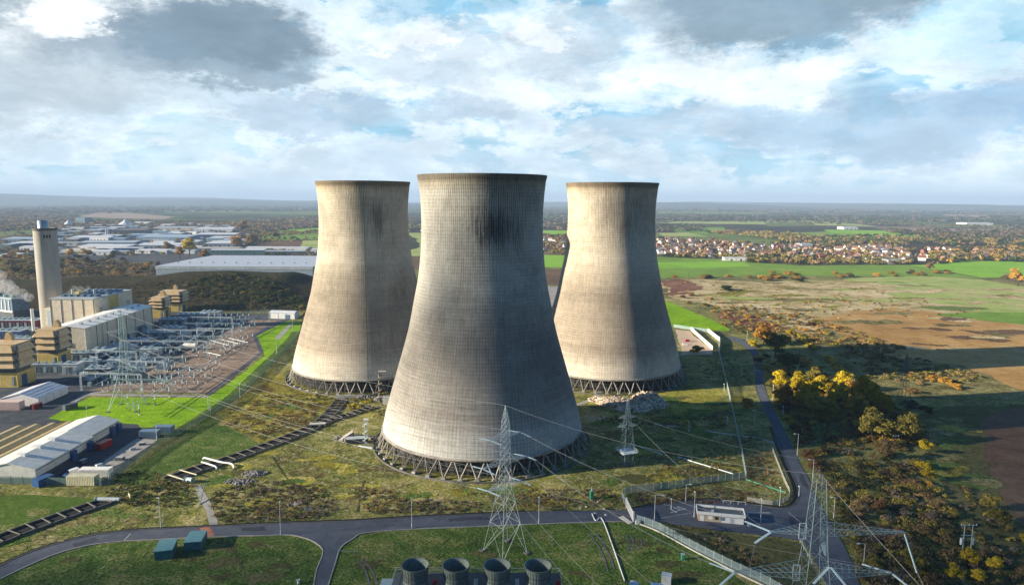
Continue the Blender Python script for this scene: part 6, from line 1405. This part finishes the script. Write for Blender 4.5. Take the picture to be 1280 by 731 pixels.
# ------------------------------------------------------------ lattice pylons
def lat_face(m, lv, rad=.07, leg=.13, rot=0.0):
    """lv: (z, side) levels, square body; X-bracing on each face"""
    c = lambda s, i: [(-1, -1), (1, -1), (1, 1), (-1, 1)][i % 4]
    pt = lambda z, s, i: Vector((c(s, i)[0]*s/2, c(s, i)[1]*s/2, z))
    for (z0, s0), (z1, s1) in zip(lv, lv[1:]):
        for i in range(4):
            m.bar(pt(z0, s0, i), pt(z1, s1, i), leg)
            m.bar(pt(z0, s0, i), pt(z1, s1, i+1), rad); m.bar(pt(z0, s0, i+1), pt(z1, s1, i), rad); m.bar(pt(z1, s1, i), pt(z1, s1, i+1), rad)
    return m
def levels(key, step=1.0):
    out = []; z = key[0][0]; zt = key[-1][0]
    def side(z):
        for (a, sa), (b, sb) in zip(key, key[1:]):
            if a <= z <= b: return sa+(sb-sa)*(z-a)/(b-a)
        return key[-1][1]
    while z < zt-.6:
        out.append((z, side(z))); z += max(1.0, side(z)*step)
    out.append((zt, side(zt))); return out
def arm_mesh(z, s, L_, sgn, up=1.2, n=5, tail=.25):
    m = MB(); h = s/2; tip = Vector((sgn*L_, 0, z+.1))
    A = [Vector((sgn*h, -h, z)), Vector((sgn*h, h, z)), Vector((sgn*h, -h, z+up)), Vector((sgn*h, h, z+up))]
    ends = [tip+Vector((0, -tail, 0)), tip+Vector((0, tail, 0)), tip+Vector((0, -tail, .15)), tip+Vector((0, tail, .15))]
    for a, e in zip(A, ends): m.bar(a, e, .085)
    m.bar(ends[0], ends[1], .12)
    for k in range(n):
        t0, t1 = k/n, (k+1)/n; q = [a.lerp(e, t0) for a, e in zip(A, ends)]; q1 = [a.lerp(e, t1) for a, e in zip(A, ends)]
        m.bar(q[0], q1[1], .045); m.bar(q[0], q1[2], .045); m.bar(q[1], q1[3], .045); m.bar(q[2], q1[3], .045); m.bar(q[0], q[1], .045); m.bar(q1[0], q1[2], .05); m.bar(q1[1], q1[3], .05)
    return m
def string_mesh(a, b, r=.14, twin=.32):
    m = MB(); a, b = Vector(a), Vector(b); d = b-a; n = max(8, int(d.length/.28)); s = d.cross(Vector((0, 0, 1))); s = s.normalized() if s.length > .01 else Vector((1, 0, 0))
    for o in ((-twin/2, twin/2) if twin else (0,)):
        pts = []; rr = []
        for k in range(n*2+1): pts.append(a+d*(k/(n*2))+s*o); rr.append(r if k % 2 else r*.45)
        m.tube(pts, rr, 8)
    return m
def wire(label, a, b, sag, r=.022, n=24, twin=0):
    a, b = Vector(a), Vector(b); o = a.copy(); d = b-a; s = d.cross(Vector((0, 0, 1))).normalized()*twin; m = MB()
    for off in ((-.5, .5) if twin else (0,)):
        m.tube([d*(k/n)+s*off+Vector((0, 0, -4*sag*(k/n)*(1-k/n))) for k in range(n+1)], r, 5)
    q = m.build('power_line', M['wire'], None, loc=tuple(o)); tag(q, label, 'cable', 'overhead lines between the pylons'); return q
def rotz(p, a): return Vector((p[0]*math.cos(a)-p[1]*math.sin(a), p[0]*math.sin(a)+p[1]*math.cos(a), p[2]))
def pylon(name, label, loc, rz, key, arms, mat, pads=True, leg=.16, rad=.075, horn=None):
    t = thing(name, label, 'pylon', loc, rz, 'lattice pylons')
    lat_face(MB(), levels(key), rad, leg).build('body', mat, t)
    ends = []
    for (z, L1, L2) in arms:
        s = [sd for zz, sd in levels(key, .3) if zz <= z][-1]
        for sgn, L_ in ((-1, L1), (1, L2)):
            if L_: arm_mesh(z, s, L_, sgn, .045*L_+.9, max(4, int(L_/1.6))).build('crossarm', mat, t)
            ends.append((sgn*L_, 0, z+.05))
    if pads:
        h = key[0][1]/2
        for i in (-1, 1):
            for j in (-1, 1): MB().box(i*h-.9, i*h+.9, j*h-.9, j*h+.9, -.05, .35, .15).build('footing', M['concrete_dark'], t)
    z1 = key[-1][0]; MB().box(-.12, .12, -.12, .12, z1, z1+.8).build('peak', mat, t)
    return t, [Vector(loc)+rotz(e, rz) for e in ends], Vector(loc)+Vector((0, 0, z1+.8))
def strings(t, loc, rz, end, dirs, L_=3.6):
    out = []
    inv = lambda v: rotz(Vector(v)-Vector(loc), -rz)
    for d in dirs:
        d = Vector(d).normalized(); e = end+d*L_+Vector((0, 0, -.25)); string_mesh(inv(end+d*.25), inv(e)).build('insulator_string', M['insul'], t); out.append(e)
    return out
# central pylon
L1_ = (-1.7, 191.5, 0); A1 = R(39)
p1, e1, top1 = pylon('pylon', 'tall pale green lattice pylon standing in front of the nearest tower', L1_, A1, [(0, 9.4), (12.5, 5.4), (21, 2.7), (28, 2.3), (36, 1.9), (40, 1.7), (44.3, .35)], [(20.6, 6.2, 6.2), (27.8, 8.0, 8.0), (35.8, 5.6, 5.6)], M['steel_pale'], leg=.13, rad=.055)
L3_ = (67.5, 142.5, 0)
p3, e3, top3 = pylon('pylon', 'big blue grey tension pylon at the lower right with very long crossarms', L3_, R(0), [(0, 12), (22, 4.8), (32, 3.4), (44.2, 2.0)], [(22, 17.5, 17.5), (31.6, 9.9, 19.5)], M['steel'], leg=.115, rad=.045)
for sx, sz in ((-3.6, 32.2), (-4.4, 22.5)):
    m = MB(); w, h = 1.5, 3.6; y = -1.4
    for a, b in (((-w/2, 0, 0), (w/2, 0, 0)), ((w/2, 0, 0), (w/2, 0, h)), ((w/2, 0, h), (-w/2, 0, h)), ((-w/2, 0, h), (-w/2, 0, 0))): m.bar((a[0]+sx, y, a[2]+sz-1.4), (b[0]+sx, y, b[2]+sz-1.4), .14)
    m.bar((sx-w/2, y, sz), (sx+w/2, y, sz), .12); m.build('ladder_frame', M['steel_pale'], p3)
MB().box(2.0, 2.06, -1.6, 1.6, 26.5, 31.4).build('mesh_panel', M['bluegrey'], p3)
m = MB()
for k in range(36): m.box(-.9, -.3, -2.0, -1.94, 8+k, 8.07+k)
for x in (-.9, -.3): m.bar((x, -1.97, 7), (x, -1.97, 43.5), .06)
m.build('ladder', M['steel_dark'], p3)
# switchyard pylon
L4_ = (-191.5, 330, 0)
p4, e4, top4 = pylon('pylon', 'dark slim lattice pylon on the lawn beside the switchyard', L4_, R(4), [(0, 13), (14, 6.0), (24, 3.0), (39, 2.2), (47.5, 1.9)], [(18.6, 8.6, 8.6), (29, 11.0, 11.0), (38.6, 7.6, 7.6)], M['steel'], leg=.20, rad=.09)
# far right pylon on the bank and the small one by the rubble
pf = P(1128.5, 508); p5, e5, top5 = pylon('pylon', 'distant slim lattice pylon on the bank right of the yellow grove', (pf.x, pf.y, 0), R(30), [(0, 6.6), (9, 3.2), (20, 1.6), (27, .4)], [(17, 4.2, 4.2), (21, 3.4, 3.4)], M['steel_dark'], leg=.12, rad=.05)
pq = P(783, 581); L2_ = (pq.x, pq.y, 0); p2, e2, top2 = pylon('pylon', 'small lattice mast with a pale platform, below the rubble heap', L2_, R(20), [(0, 3.0), (6.5, 4.4), (14, 3.0), (21, 1.5), (28, .4)], [(16, 4.2, 4.2), (19.5, 3.6, 3.6)], M['steel'], leg=.09, rad=.035)
MB().box(-3.2, 3.2, -3.2, 3.2, 5.6, 5.85).build('platform', M['steel_pale'], p2)
m = MB()
for a, b in (((-3.2, -3.2), (3.2, -3.2)), ((3.2, -3.2), (3.2, 3.2)), ((3.2, 3.2), (-3.2, 3.2)), ((-3.2, 3.2), (-3.2, -3.2))):
    for z in (6.4, 6.95): m.bar((*a, z), (*b, z), .07)
    for k in range(5): q = Vector((*a, 0)).lerp(Vector((*b, 0)), k/5); m.bar((q.x, q.y, 5.85), (q.x, q.y, 6.95), .07)
m.build('guard_rail', M['steel_pale'], p2)
# strings and wires: ends order = low-, low+, mid-, mid+, top-, top+
nm = {0: 'lowest', 1: 'middle', 2: 'top'}
P3E = [e3[0], e3[1], e3[2], e3[3]]           # B-, B+, A-, A+
st1 = []
for i, e in enumerate(e1):
    tgt = (e3[2] if i in (4, 5, 3) else e3[0]) if i != 1 else e3[0]
    a_, b_ = strings(p1, L1_, A1, e, [(tgt-e), (Vector(L4_)+Vector((0, 0, 30))-e)], 4.2); st1.append((a_, b_))
sA = strings(p3, L3_, 0, e3[2], [(-1, 1.15, .08), (-1, -.8, -.05)], 6.4); sB = strings(p3, L3_, 0, e3[0], [(-1, .9, .05), (-1, -.9, -.1)], 6.0)
sC = strings(p3, L3_, 0, e3[3], [(.25, -.35, -1.0)], 8.4); sD = strings(p3, L3_, 0, e3[1], [(.5, -1, -.25), (-.9, .6, .1)], 6.0); sE = strings(p3, L3_, 0, Vector(L3_)+Vector((2.4, -2.4, 25)), [(.45, -1, -.5), (-.8, -.5, -.35)], 6.0)
wire('line from the top right arm of the central pylon to the right pylon', st1[5][0], sA[0], 2.0, twin=.3)
wire('line from the middle right arm of the central pylon to the right pylon', st1[3][0], sB[0], 2.2, twin=.3)
wire('line from the lowest right arm of the central pylon to the right pylon', st1[1][0], sD[1], 2.4)
wire('line from the top left arm of the central pylon passing over the road', st1[4][0], Vector((52, 95, 22)), 2.4)
wire('line from the middle left arm of the central pylon crossing the mown bank', st1[2][0], Vector((48, 92, 15)), 2.4)
wire('line from the lowest left arm of the central pylon low over the mown bank', st1[0][0], Vector((44, 95, 8)), 2.2)
for i in range(6): wire('line from the %s %s arm of the central pylon towards the switchyard' % (nm[i//2], ('left', 'right')[i % 2]), st1[i][1], e4[i], 5.5, .035)
wire('thin earth wire between the pylon peaks', top1, top3, 3.0, .03); wire('thin earth wire from the central pylon peak to the switchyard pylon', top1, top4, 4.5, .03)
wire('bright line dropping from the top of the right pylon past the bank', top3+Vector((.9, 0, -.9)), Vector((92, 92, 16)), 1.0, .03)
wire('line hanging from the long right arm into the bottom corner', sC[0], Vector((90, 100, 5)), .6, .03); wire('line leaving the right pylon towards the lower edge', sE[0], Vector((72, 60, 18)), 1.0, .025)
wire('line leaving the left arm of the right pylon towards the lower edge', sA[1], Vector((20, 70, 30)), 1.5, .025); wire('line leaving the lower left arm of the right pylon', sB[1], Vector((15, 70, 20)), 1.5, .025)
for i in range(6):
    g = P(120+i*22, 452, 10); wire('dropper from the switchyard pylon arm %s down to the wide gantry' % ['farthest left and lowest', 'lowest on the right', 'middle on the left', 'middle on the right', 'top on the left', 'top on the right'][i], e4[i], g, 1.2, .04)
wire('thin line from the small mast to the central pylon', e2[0], e1[5], 1.5, .03); wire('thin line from the small mast over the straight fence', e2[3], P(1016, 575, 10), 2.0, .03); wire('thin line from the small mast towards the right pylon', e2[1], e3[2], 2.5, .03)
# ------------------------------------------------------------ pipe trench
M['beam'] = plain('beam_concrete', (.19, .18, .155), .9, 0, .2)
def trench(label, pxs, w, beams=True, every=4.6):
    pts = bez([(P(*p).x, P(*p).y) for p in pxs], 8); org = pts[0].copy(); t = thing('pipe_trench', label, 'trench', (org.x, org.y, 0)); k = len(pts)
    def strip(off0, off1, z):
        vs = []
        for i, p in enumerate(pts):
            d = (pts[min(i+1, k-1)]-pts[max(i-1, 0)]).normalized(); a = Vector((-d.y, d.x, 0)); vs += [p+a*off0-org+Vector((0, 0, z)), p+a*off1-org+Vector((0, 0, z))]
        return vs, [(2*i+1, 2*i+3, 2*i+2, 2*i) for i in range(k-1)]
    m = MB(); m.add(*strip(w/2, -w/2, .16)); m.build('floor', M['black'], t)
    for s in (-1, 1):
        m = MB(); a, f1 = strip(s*w/2+.2, s*w/2-.2, .75); m.add(a, f1)
        b, _ = strip(s*w/2+.2, s*w/2+.2001, 0); c, _ = strip(s*w/2-.2, s*w/2-.2001, 0)
        for i in range(k-1):
            A0, A1_ = a[2*i], a[2*i+2]; B0, B1 = a[2*i+1], a[2*i+3]; dz = Vector((0, 0, -.75))
            m.add([A0, A1_, A1_+dz, A0+dz], [(0, 1, 2, 3)]); m.add([B0, B1, B1+dz, B0+dz], [(3, 2, 1, 0)])
        m.build('side_wall', M['concrete_dark'], t)
    if beams:
        acc = 0; nxt = every/2
        for i in range(k-1):
            L_ = (pts[i+1]-pts[i]).length
            while nxt < acc+L_:
                d = (pts[i+1]-pts[i]).normalized(); q = pts[i]+d*(nxt-acc)-org; a = Vector((-d.y, d.x, 0))*(w/2+.15)
                MB().bar(q-a+Vector((0, 0, .93)), q+a+Vector((0, 0, .93)), .3, .22).build('cross_beam', M['beam'], t); nxt += every
            acc += L_
    return t
trench('open black pipe trench with concrete cross beams running up to the left tower', [(212, 600), (245, 588), (275, 579), (331, 559), (374, 542), (397, 531), (411, 519), (420, 509), (427, 500)], 6.2)
trench('branch of the black trench leading right towards the nearest tower', [(400, 531), (418, 524), (440, 518), (470, 508)], 4.6, True, 3.6)
trench('open black trench with cross beams at the lower left edge', [(138, 624), (131, 628), (98, 639), (64, 651), (30, 663), (0, 675), (-50, 694)], 6.2)
# pipes by the trench
def pipe(label, pts, r, mat='white', name='pipe', flange=True):
    pts = [Vector(p) for p in pts]; o = pts[0].copy(); o.z = 0; t = thing(name, label, 'pipe', tuple(o)); c = bez([tuple(p) for p in pts], 5) if len(pts) > 2 else pts
    MB().tube([p-o for p in c], r, 10).build('tube', M[mat], t)
    if flange:
        for e, f in ((0, 1), (-1, -2)):
            d = (c[e]-c[f]).normalized(); MB().tube([c[e]-o-d*.15, c[e]-o+d*.05], r*1.25, 12).build('flange', M['steel'], t)
    return t
g3 = lambda x, y, z: tuple(P(x, y, z))
pipe('long white pipe with a bent right end bridging the trench', [g3(255, 574, .9), g3(256, 572, 1.3), g3(275, 577, 1.3), g3(288, 579, 1.2), g3(292, 582, .8), g3(292, 586, .2)], .36)
pipe('shorter white pipe bending down beside the long one', [g3(252, 577, 1.2), g3(262, 580, 1.2), g3(270, 583, 1.0), g3(271, 586, .2)], .32)
pipe('thin pale beam laid over the trench, upper one', [g3(225, 587, 1.2), g3(246, 593, 1.2)], .22, 'creamyellow'); pipe('thin pale beam laid over the trench, lower one', [g3(210, 593, 1.2), g3(229, 599, 1.2)], .22, 'creamyellow')
pipe('fat pale blue pipe stub lying by the lower trench end', [g3(232, 599, .9), g3(241, 600, .9)], .95, 'steel_pale'); pipe('big pale grey pipe lying across the head of the lower trench', [g3(120, 623.5, .9), g3(150, 624, .9)], .7, 'palegrey')
pipe('blue scaffold pole leaning over the pale track', [g3(250, 630, .1), g3(256, 604, 2.6)], .16, 'bluegrey'); p = P(162, 622); t = thing('marker_board', 'pale yellow board leaning in the bushes by the trench', 'board', (p.x, p.y, 0), R(-50)); MB().box(-1.4, 1.4, -.12, .12, .3, 1.5).build('panel', M['creamyellow'], t); MB().box(-.1, .1, -.1, .1, 0, .4).build('leg', M['bark'], t)
pipe('straight pale pipe on the grass towards the fence corner', [g3(788, 554, .3), g3(828, 568, .3)], .22, 'steel_pale'); pipe('pale pipe continuing to the fence corner', [g3(848, 571, .3), g3(917, 592, .3)], .24, 'steel_pale'); pipe('bright green pipe on the grass right of the fence corner', [g3(933, 599, .3), g3(982, 615, .3)], .2, 'green')
pipe('thin white pipe crossing the mown bank below the road', [g3(740, 641.5, .4), g3(745, 650.6, .3), g3(754, 650.6, .3), g3(781, 726, .3)], .17, 'white')
def boxthing(name, cat, label, px_, py_, w, d, h, mat, rz=0, z=0, cap='palegrey'):
    p = P(px_, py_); t = thing(name, label, cat, (p.x, p.y, z), R(rz)); MB().box(-w/2, w/2, -d/2, d/2, 0, h).build('body', M[mat], t); MB().box(-w/2-.08, w/2+.08, -d/2-.08, d/2+.08, h, h+.12).build('cap', M[cap], t); return t
t = boxthing('cabinet', 'cabinet', 'tall green cabinet with a white finial standing on the rough bank above the road', 739.5, 623.5, 1.1, 1.0, 2.9, 'green', 10, 0, 'green'); MB().tube([(0, 0, 3.0), (0, 0, 4.8)], [.2, .06], 6).build('finial', M['steel_pale'], t)
t = boxthing('cabinet', 'cabinet', 'small green cabinet on the mown bank in front of the palisade fence', 853.5, 699, .9, .8, 1.7, 'green'); MB().box(-.3, .3, -.42, -.4, .3, 1.4).build('door', M['green'], t)
boxthing('cabinet', 'cabinet', 'small white box with a post by the road right of the central pylon', 725, 636, .5, .5, .8, 'white', 0); boxthing('cabinet', 'cabinet', 'grey cabinet and rack cut by the bottom edge below the fence', 833, 728, 2.6, 2.0, 2.4, 'palegrey', -20); boxthing('cabinet', 'cabinet', 'white topped unit at the bottom edge left of the grey cabinet', 792, 740, 2.2, 2.2, 2.6, 'white', -25); boxthing('cabinet', 'cabinet', 'low white unit at the bottom edge between the two others', 823, 740, 4, 2, 2.0, 'steel', -15, 0, 'white')
p = P(373, 729); t = thing('pump', 'small white valve pump on the grass left of the side road', 'pump', (p.x, p.y, 0)); MB().tube([(0, 0, 0), (0, 0, 1.0)], .35, 10).build('body', M['white'], t); MB().tube([(-.6, 0, .9), (.6, 0, 1.2)], .3, 10).build('head', M['steel'], t)
rail((420, 692), (447, 693.5), 1.0, 'thin blue barrier arm across the mouth of the side road', 2, 'bluegrey')
# small marker stones near the road pavement
for i, (px_, py_) in enumerate(((733, 634), (747, 628), (755, 637), (757, 644), (744, 642))):
    p = P(px_, py_); t = thing('stone', ['pale stone by the road right of the pylon, farthest left', 'pale stone highest on the bank above the road', 'pale stone on the kerb above the thin white pipe', 'pale stone on the road edge, farthest right', 'pale stone at the bend of the thin white pipe'][i], 'stone', (p.x, p.y, .1)); bm = bmesh.new(); bmesh.ops.create_icosphere(bm, subdivisions=1, radius=.55)
    for v in bm.verts: v.co *= 1+.3*math.sin(v.co.x*9+i)
    me = bpy.data.meshes.new('block'); bm.to_mesh(me); bm.free(); me.materials.append(M['concrete_pale']); o = bpy.data.objects.new('block', me); COL.objects.link(o); o.parent = t
# green sheds
def green_shed(x, y, rz, label):
    t = thing('site_shed', label, 'shed', (x, y, 0), R(rz), 'teal green sheds')
    MB().box(0, 4.8, 0, 7, .15, 2.7).build('body', M['teal'], t); MB().box(-.12, 4.92, -.12, 7.12, 2.7, 2.86).build('roof', plain('pale_teal_roof', (.13, .30, .30), .5, 0, .1), t)
    MB().box(1.6, 3.2, -.07, .01, .2, 2.3).build('door', M['teal'], t); MB().box(3.15, 3.25, -.16, -.07, 1.1, 1.3).build('handle', M['steel'], t)
    for a in (.3, 4.2):
        for b in (.3, 6.3): MB().box(a, a+.4, b, b+.4, 0, .15).build('block', M['concrete'], t)
green_shed(-103.1, 185.4, 15, 'left teal green shed on the grass below the road'); green_shed(-97.1, 190.8, 10, 'right teal green shed on the grass beside the brick crossing')
# ------------------------------------------------------------ bank of four small fan cowls at the lower edge
t = thing('cooler_platform', 'dark cooler platform at the bottom edge carrying four round fan cowls', 'platform', (-8.6, 162.6, 0))
MB().box(-21.5, 21.5, -6, 5.2, 6.3, 7.2).build('deck', M['steel_dark'], t); MB().box(-20.5, 20.5, -5, 4.4, .2, 6.2).build('housing', M['black'], t)
m = MB()
for y in (-6, 5.2):
    for z in (7.8, 8.4): m.bar((-21.5, y, z), (21.5, y, z), .09)
    for k in range(15): m.bar((-21.5+k*43/14, y, 7.2), (-21.5+k*43/14, y, 8.4), .08)
for x in (-21.5, 21.5):
    for z in (7.8, 8.4): m.bar((x, -6, z), (x, 5.2, z), .09)
m.build('handrail', M['steel'], t)
for x in (-21, -7, 7, 21):
    for y in (-5.6, 4.8): MB().box(x-.2, x+.2, y-.2, y+.2, 0, 6.3).build('column', M['steel'], t)
MB().box(-24.5, -21.5, -4, 2, 0, 7.2).build('stair', M['steel'], t)
M['cowl'] = plain('grey_green_cowl', (.15, .19, .17), .7, 0, .25, .8)
for k in range(4):
    x = [-24.3, -13.9, -3.4, 7.0][k]; c = thing('fan_cowl', ['leftmost', 'second from the left', 'third from the left', 'rightmost'][k]+' of the four round fan cowls at the bottom edge', 'fan cowl', (x, 163, 7.2), 0, 'round fan cowls')
    MB().lathe([(3.15, 0), (3.0, 1.2), (3.05, 2.4), (3.3, 4.0), (3.5, 4.8), (3.38, 4.8), (3.15, 3.9), (2.9, 2.4), (2.85, 1.2), (2.95, .05)], 40).build('cowl', M['cowl'], c, True)
    m = MB()
    for j in range(28):
        a = 2*math.pi*j/28; ca, sa = math.cos(a), math.sin(a); m.bar((3.07*ca, 3.07*sa, 1.2), (3.12*ca, 3.12*sa, 2.4), .06); m.bar((3.12*ca, 3.12*sa, 2.4), (3.42*ca, 3.42*sa, 4.3), .06)
    m.build('ribs', M['steel_dark'], c)
    for z, r_ in ((1.2, 3.05), (2.5, 3.12), (4.7, 3.56)): MB().lathe([(r_, z-.08), (r_+.09, z-.08), (r_+.09, z+.08), (r_, z+.08)], 40).build('hoop', M['steel_dark'], c)
    m = MB()
    for j in range(6): m.box(.3, 2.75, -.3, .3, 1.5, 1.56, 0, Matrix.Rotation(R(60*j), 4, 'Z') @ Matrix.Rotation(R(14), 4, 'X'))
    m.tube([(0, 0, .3), (0, 0, 1.9)], .35, 12); m.build('fan', M['steel_dark'], c)
    MB().box(4.6, 5.6, -1.5, -.4, 0, 1.3).build('motor', M['red'] if k in (0, 3) else M['palegrey'], c)
# ------------------------------------------------------------ rubble
def rubble(label, specs, mats, seed, size):
    rs = random.Random(seed); ms = MB()
    for (px_, py_, rx, ry, hh, n) in specs:
        p = P(px_, py_)
        for _ in range(n):
            a = rs.uniform(0, 6.28); q = math.sqrt(rs.random()); x = p.x+rx*q*math.cos(a); y = p.y+ry*q*math.sin(a); z = hh*(1-q*q)*rs.uniform(.5, 1.05); s = rs.uniform(*size)
            mt = Matrix.Translation((x, y, z)) @ Matrix.Rotation(rs.uniform(0, 6.3), 4, Vector((rs.random(), rs.random(), rs.random()+.01)).normalized()); ms.box(-s, s, -s*rs.uniform(.3, .9), s*rs.uniform(.3, .9), -s*.4, s*.4, s*.15, mt)
        base = MB()
        ms.lathe([(rx*.98 if False else min(rx, ry)*.9, 0), (min(rx, ry)*.6, hh*.5), (.1, hh*.8)], 18, (p.x, p.y))
    o = ms.build('rubble', mats[0]); o.data.materials.append(mats[1]); rr = random.Random(seed)
    for f in o.data.polygons: f.material_index = (f.index//6) % 5 == 0
    tag(o, label, 'rubble', None, 'stuff')
pk = plain('pinkish_rubble', (.66, .52, .39), .9, 0, .4, .4); gr_ = plain('grey_rubble', (.24, .225, .20), .9, 0, .25, .8)
rubble('big heap of pale pinkish demolition rubble in front of the right tower', [(808, 506, 11, 8, 6.5, 1500), (770, 503, 11, 7, 2.4, 900), (752, 500, 7, 5, 1.3, 300), (792, 512, 9, 4, 2.0, 350)], [pk, gr_], 3, (.3, .9))
rubble('grey rubble scattered beside the bramble patch', [(318, 592, 5, 3.2, .8, 130), (300, 602, 6, 3, .7, 130), (370, 630, 4, 2, .4, 14), (385, 636, 6, 2, .3, 14)], [gr_, M['concrete']], 4, (.2, .6))
rubble('demolition debris heaped at the foot of the left tower', [(480, 500, 6, 4, 2.0, 240), (455, 497, 8, 3, .8, 160), (445, 548, 10, 5, .9, 90)], [gr_, M['concrete']], 6, (.3, .9))
# stair tower and valve house by the left tower
p = P(474, 503); t = thing('stair_tower', 'rusty spiral stair tower at the right foot of the left tower', 'stair', (p.x, p.y, 0)); MB().tube([(0, 0, 0), (0, 0, 17)], .25, 8).build('mast', M['steel'], t); m = MB()
for k in range(60): a = k*.5; m.box(.2, 1.9, -.3, .3, .3+k*.27, .4+k*.27, 0, Matrix.Rotation(a, 4, 'Z'))
m.build('treads', plain('rusty_steel', (.30, .20, .13), .8, .1, .3, 1), t); MB().box(0, 4, -1, 1, 16.4, 16.8).build('landing', M['concrete'], t)
boxthing('valve_house', 'hut', 'small concrete hut beside the stair tower', 484, 506, 4, 3, 4, 'concrete_pale'); boxthing('headwall', 'wall', 'pale concrete headwall where the trench meets the left tower', 437, 497.5, 14, 1.2, 1.4, 'concrete_pale', 2, 0, 'concrete_pale')
p = P(457, 556); t = thing('stair_tower', 'grey spiral stair mast at the left foot of the nearest tower', 'stair', (p.x, p.y, 0)); MB().tube([(0, 0, 0), (0, 0, 11.5)], .22, 8).build('mast', M['steel'], t); m = MB()
for k in range(38): m.box(.2, 1.3, -.25, .25, .3+k*.28, .38+k*.28, 0, Matrix.Rotation(k*.55, 4, 'Z'))
m.build('treads', M['steel_pale'], t); MB().box(-.8, 1.6, -.8, .8, 11.2, 11.6).build('landing', M['concrete_pale'], t)
boxthing('valve_house', 'hut', 'low pipe house in the shade left of the nearest tower', 447, 553, 9, 3.5, 2.2, 'concrete_dark', 12); p = P(433, 548); t = thing('ramp', 'grey concrete ramp wedge left of the grey stair mast', 'ramp', (p.x, p.y, 0), R(20)); fixn(MB().prism([(-3, 0), (3, 0), (3, 3.2)], -1.4, 1.4, 'y').build('slab', M['concrete'], t)); MB().box(2.9, 3.1, -1.5, 1.5, 0, 3.3).build('edge', M['concrete_dark'], t)
pipe('white pipe standing between the foot of the stair mast and the tower', [g3(448, 557, .6), g3(466, 560, .6)], .4, 'palegrey')
boxthing('excavator', 'machine', 'small red machine in the sandy yard', 859, 427, 3, 2, 2, 'red'); boxthing('crate', 'crate', 'white crate in the sandy yard below the red machine', 856, 431, 3.4, 1.4, 1.2, 'white')
p = P(397, 533); t = thing('footbridge', 'short pale concrete footbridge over the fork of the trench', 'bridge', (p.x, p.y, 0), R(10)); MB().box(-3.5, 3.5, -1.2, 1.2, 1.1, 1.6).build('deck', M['concrete_pale'], t); MB().box(-3.5, -3.0, -1.1, 1.1, 0, 1.1).build('pier', M['concrete'], t); MB().box(3.0, 3.5, -1.1, 1.1, 0, 1.1).build('pier', M['concrete'], t)
# ------------------------------------------------------------ haze
hm = bpy.data.materials.new('haze_air'); hm.use_nodes = True; nt = hm.node_tree; nt.nodes.remove(nt.nodes['Principled BSDF'])
hv = N(nt, 'ShaderNodeVolumePrincipled'); hv.inputs['Color'].default_value = (.55, .74, 1.0, 1); hv.inputs['Density'].default_value = 8.5e-5; hv.inputs['Anisotropy'].default_value = .0
nt.links.new(hv.outputs[0], nt.nodes['Material Output'].inputs['Volume'])
hz = MB().box(-32000, 32000, -32000, 32000, -6, 330).build('haze', hm); hz['kind'] = 'stuff'; hz['label'] = 'pale blue air haze over the far country'; hz['category'] = 'haze'

# ------------------------------------------------------------ unseen low cloud behind and left of camera, added and shaped to shade foreground
clm, nt, b = newmat('shade_cloud_vapour'); b.inputs['Base Color'].default_value = (.92, .93, .95, 1); b.inputs['Roughness'].default_value = 1
tr = N(nt, 'ShaderNodeBsdfTransparent'); mx = N(nt, 'ShaderNodeMixShader'); cn = noise(nt, posvec(nt), .012, 6, .65)
nt.links.new(sstep(nt, cn, .38, .60, .12, .52), mx.inputs[0]); nt.links.new(tr.outputs[0], mx.inputs[1]); nt.links.new(b.outputs[0], mx.inputs[2]); nt.links.new(mx.outputs[0], nt.nodes['Material Output'].inputs[0])
CZ = 560.0; off = Vector((-SDX, -SDY, 0)).normalized()*(CZ/math.tan(SUN_EL)); bm = bmesh.new(); rc = random.Random(12)
for (x, y, rx, ry) in ((-260, 60, 150, 120), (-120, 80, 130, 130), (20, 90, 140, 125), (150, 120, 120, 150), (210, 190, 95, 95), (170, 245, 80, 62), (110, 215, 75, 62), (-60, 150, 110, 62), (-230, 120, 120, 62), (300, 120, 130, 110), (-380, 50, 130, 110), (50, 190, 75, 50), (270, 225, 70, 50), (125, 262, 62, 45), (205, 285, 62, 42), (-20, 185, 60, 40)):
    for k in range(3):
        s = rc.uniform(.55, 1.0); bmesh.ops.create_icosphere(bm, subdivisions=3, radius=1, matrix=Matrix.Translation((x+off.x+rc.uniform(-.3, .3)*rx, y+off.y+rc.uniform(-.25, .25)*ry, CZ+rc.uniform(-8, 14))) @ Matrix.Diagonal((rx*s, ry*s, 24*s, 1)))
me = bpy.data.meshes.new('cloud'); bm.to_mesh(me); bm.free(); me.materials.append(clm); co = bpy.data.objects.new('cloud', me); COL.objects.link(co)
md = co.modifiers.new('merge', 'REMESH'); md.mode = 'VOXEL'; md.voxel_size = 9
tx = bpy.data.textures.new('shade_cloud_lumps', 'CLOUDS'); tx.noise_scale = 60; dm = co.modifiers.new('lumps', 'DISPLACE'); dm.texture = tx; dm.strength = 34
tag(co, 'unseen low white cloud added behind the viewpoint to shade the foreground', 'cloud', None, 'stuff')
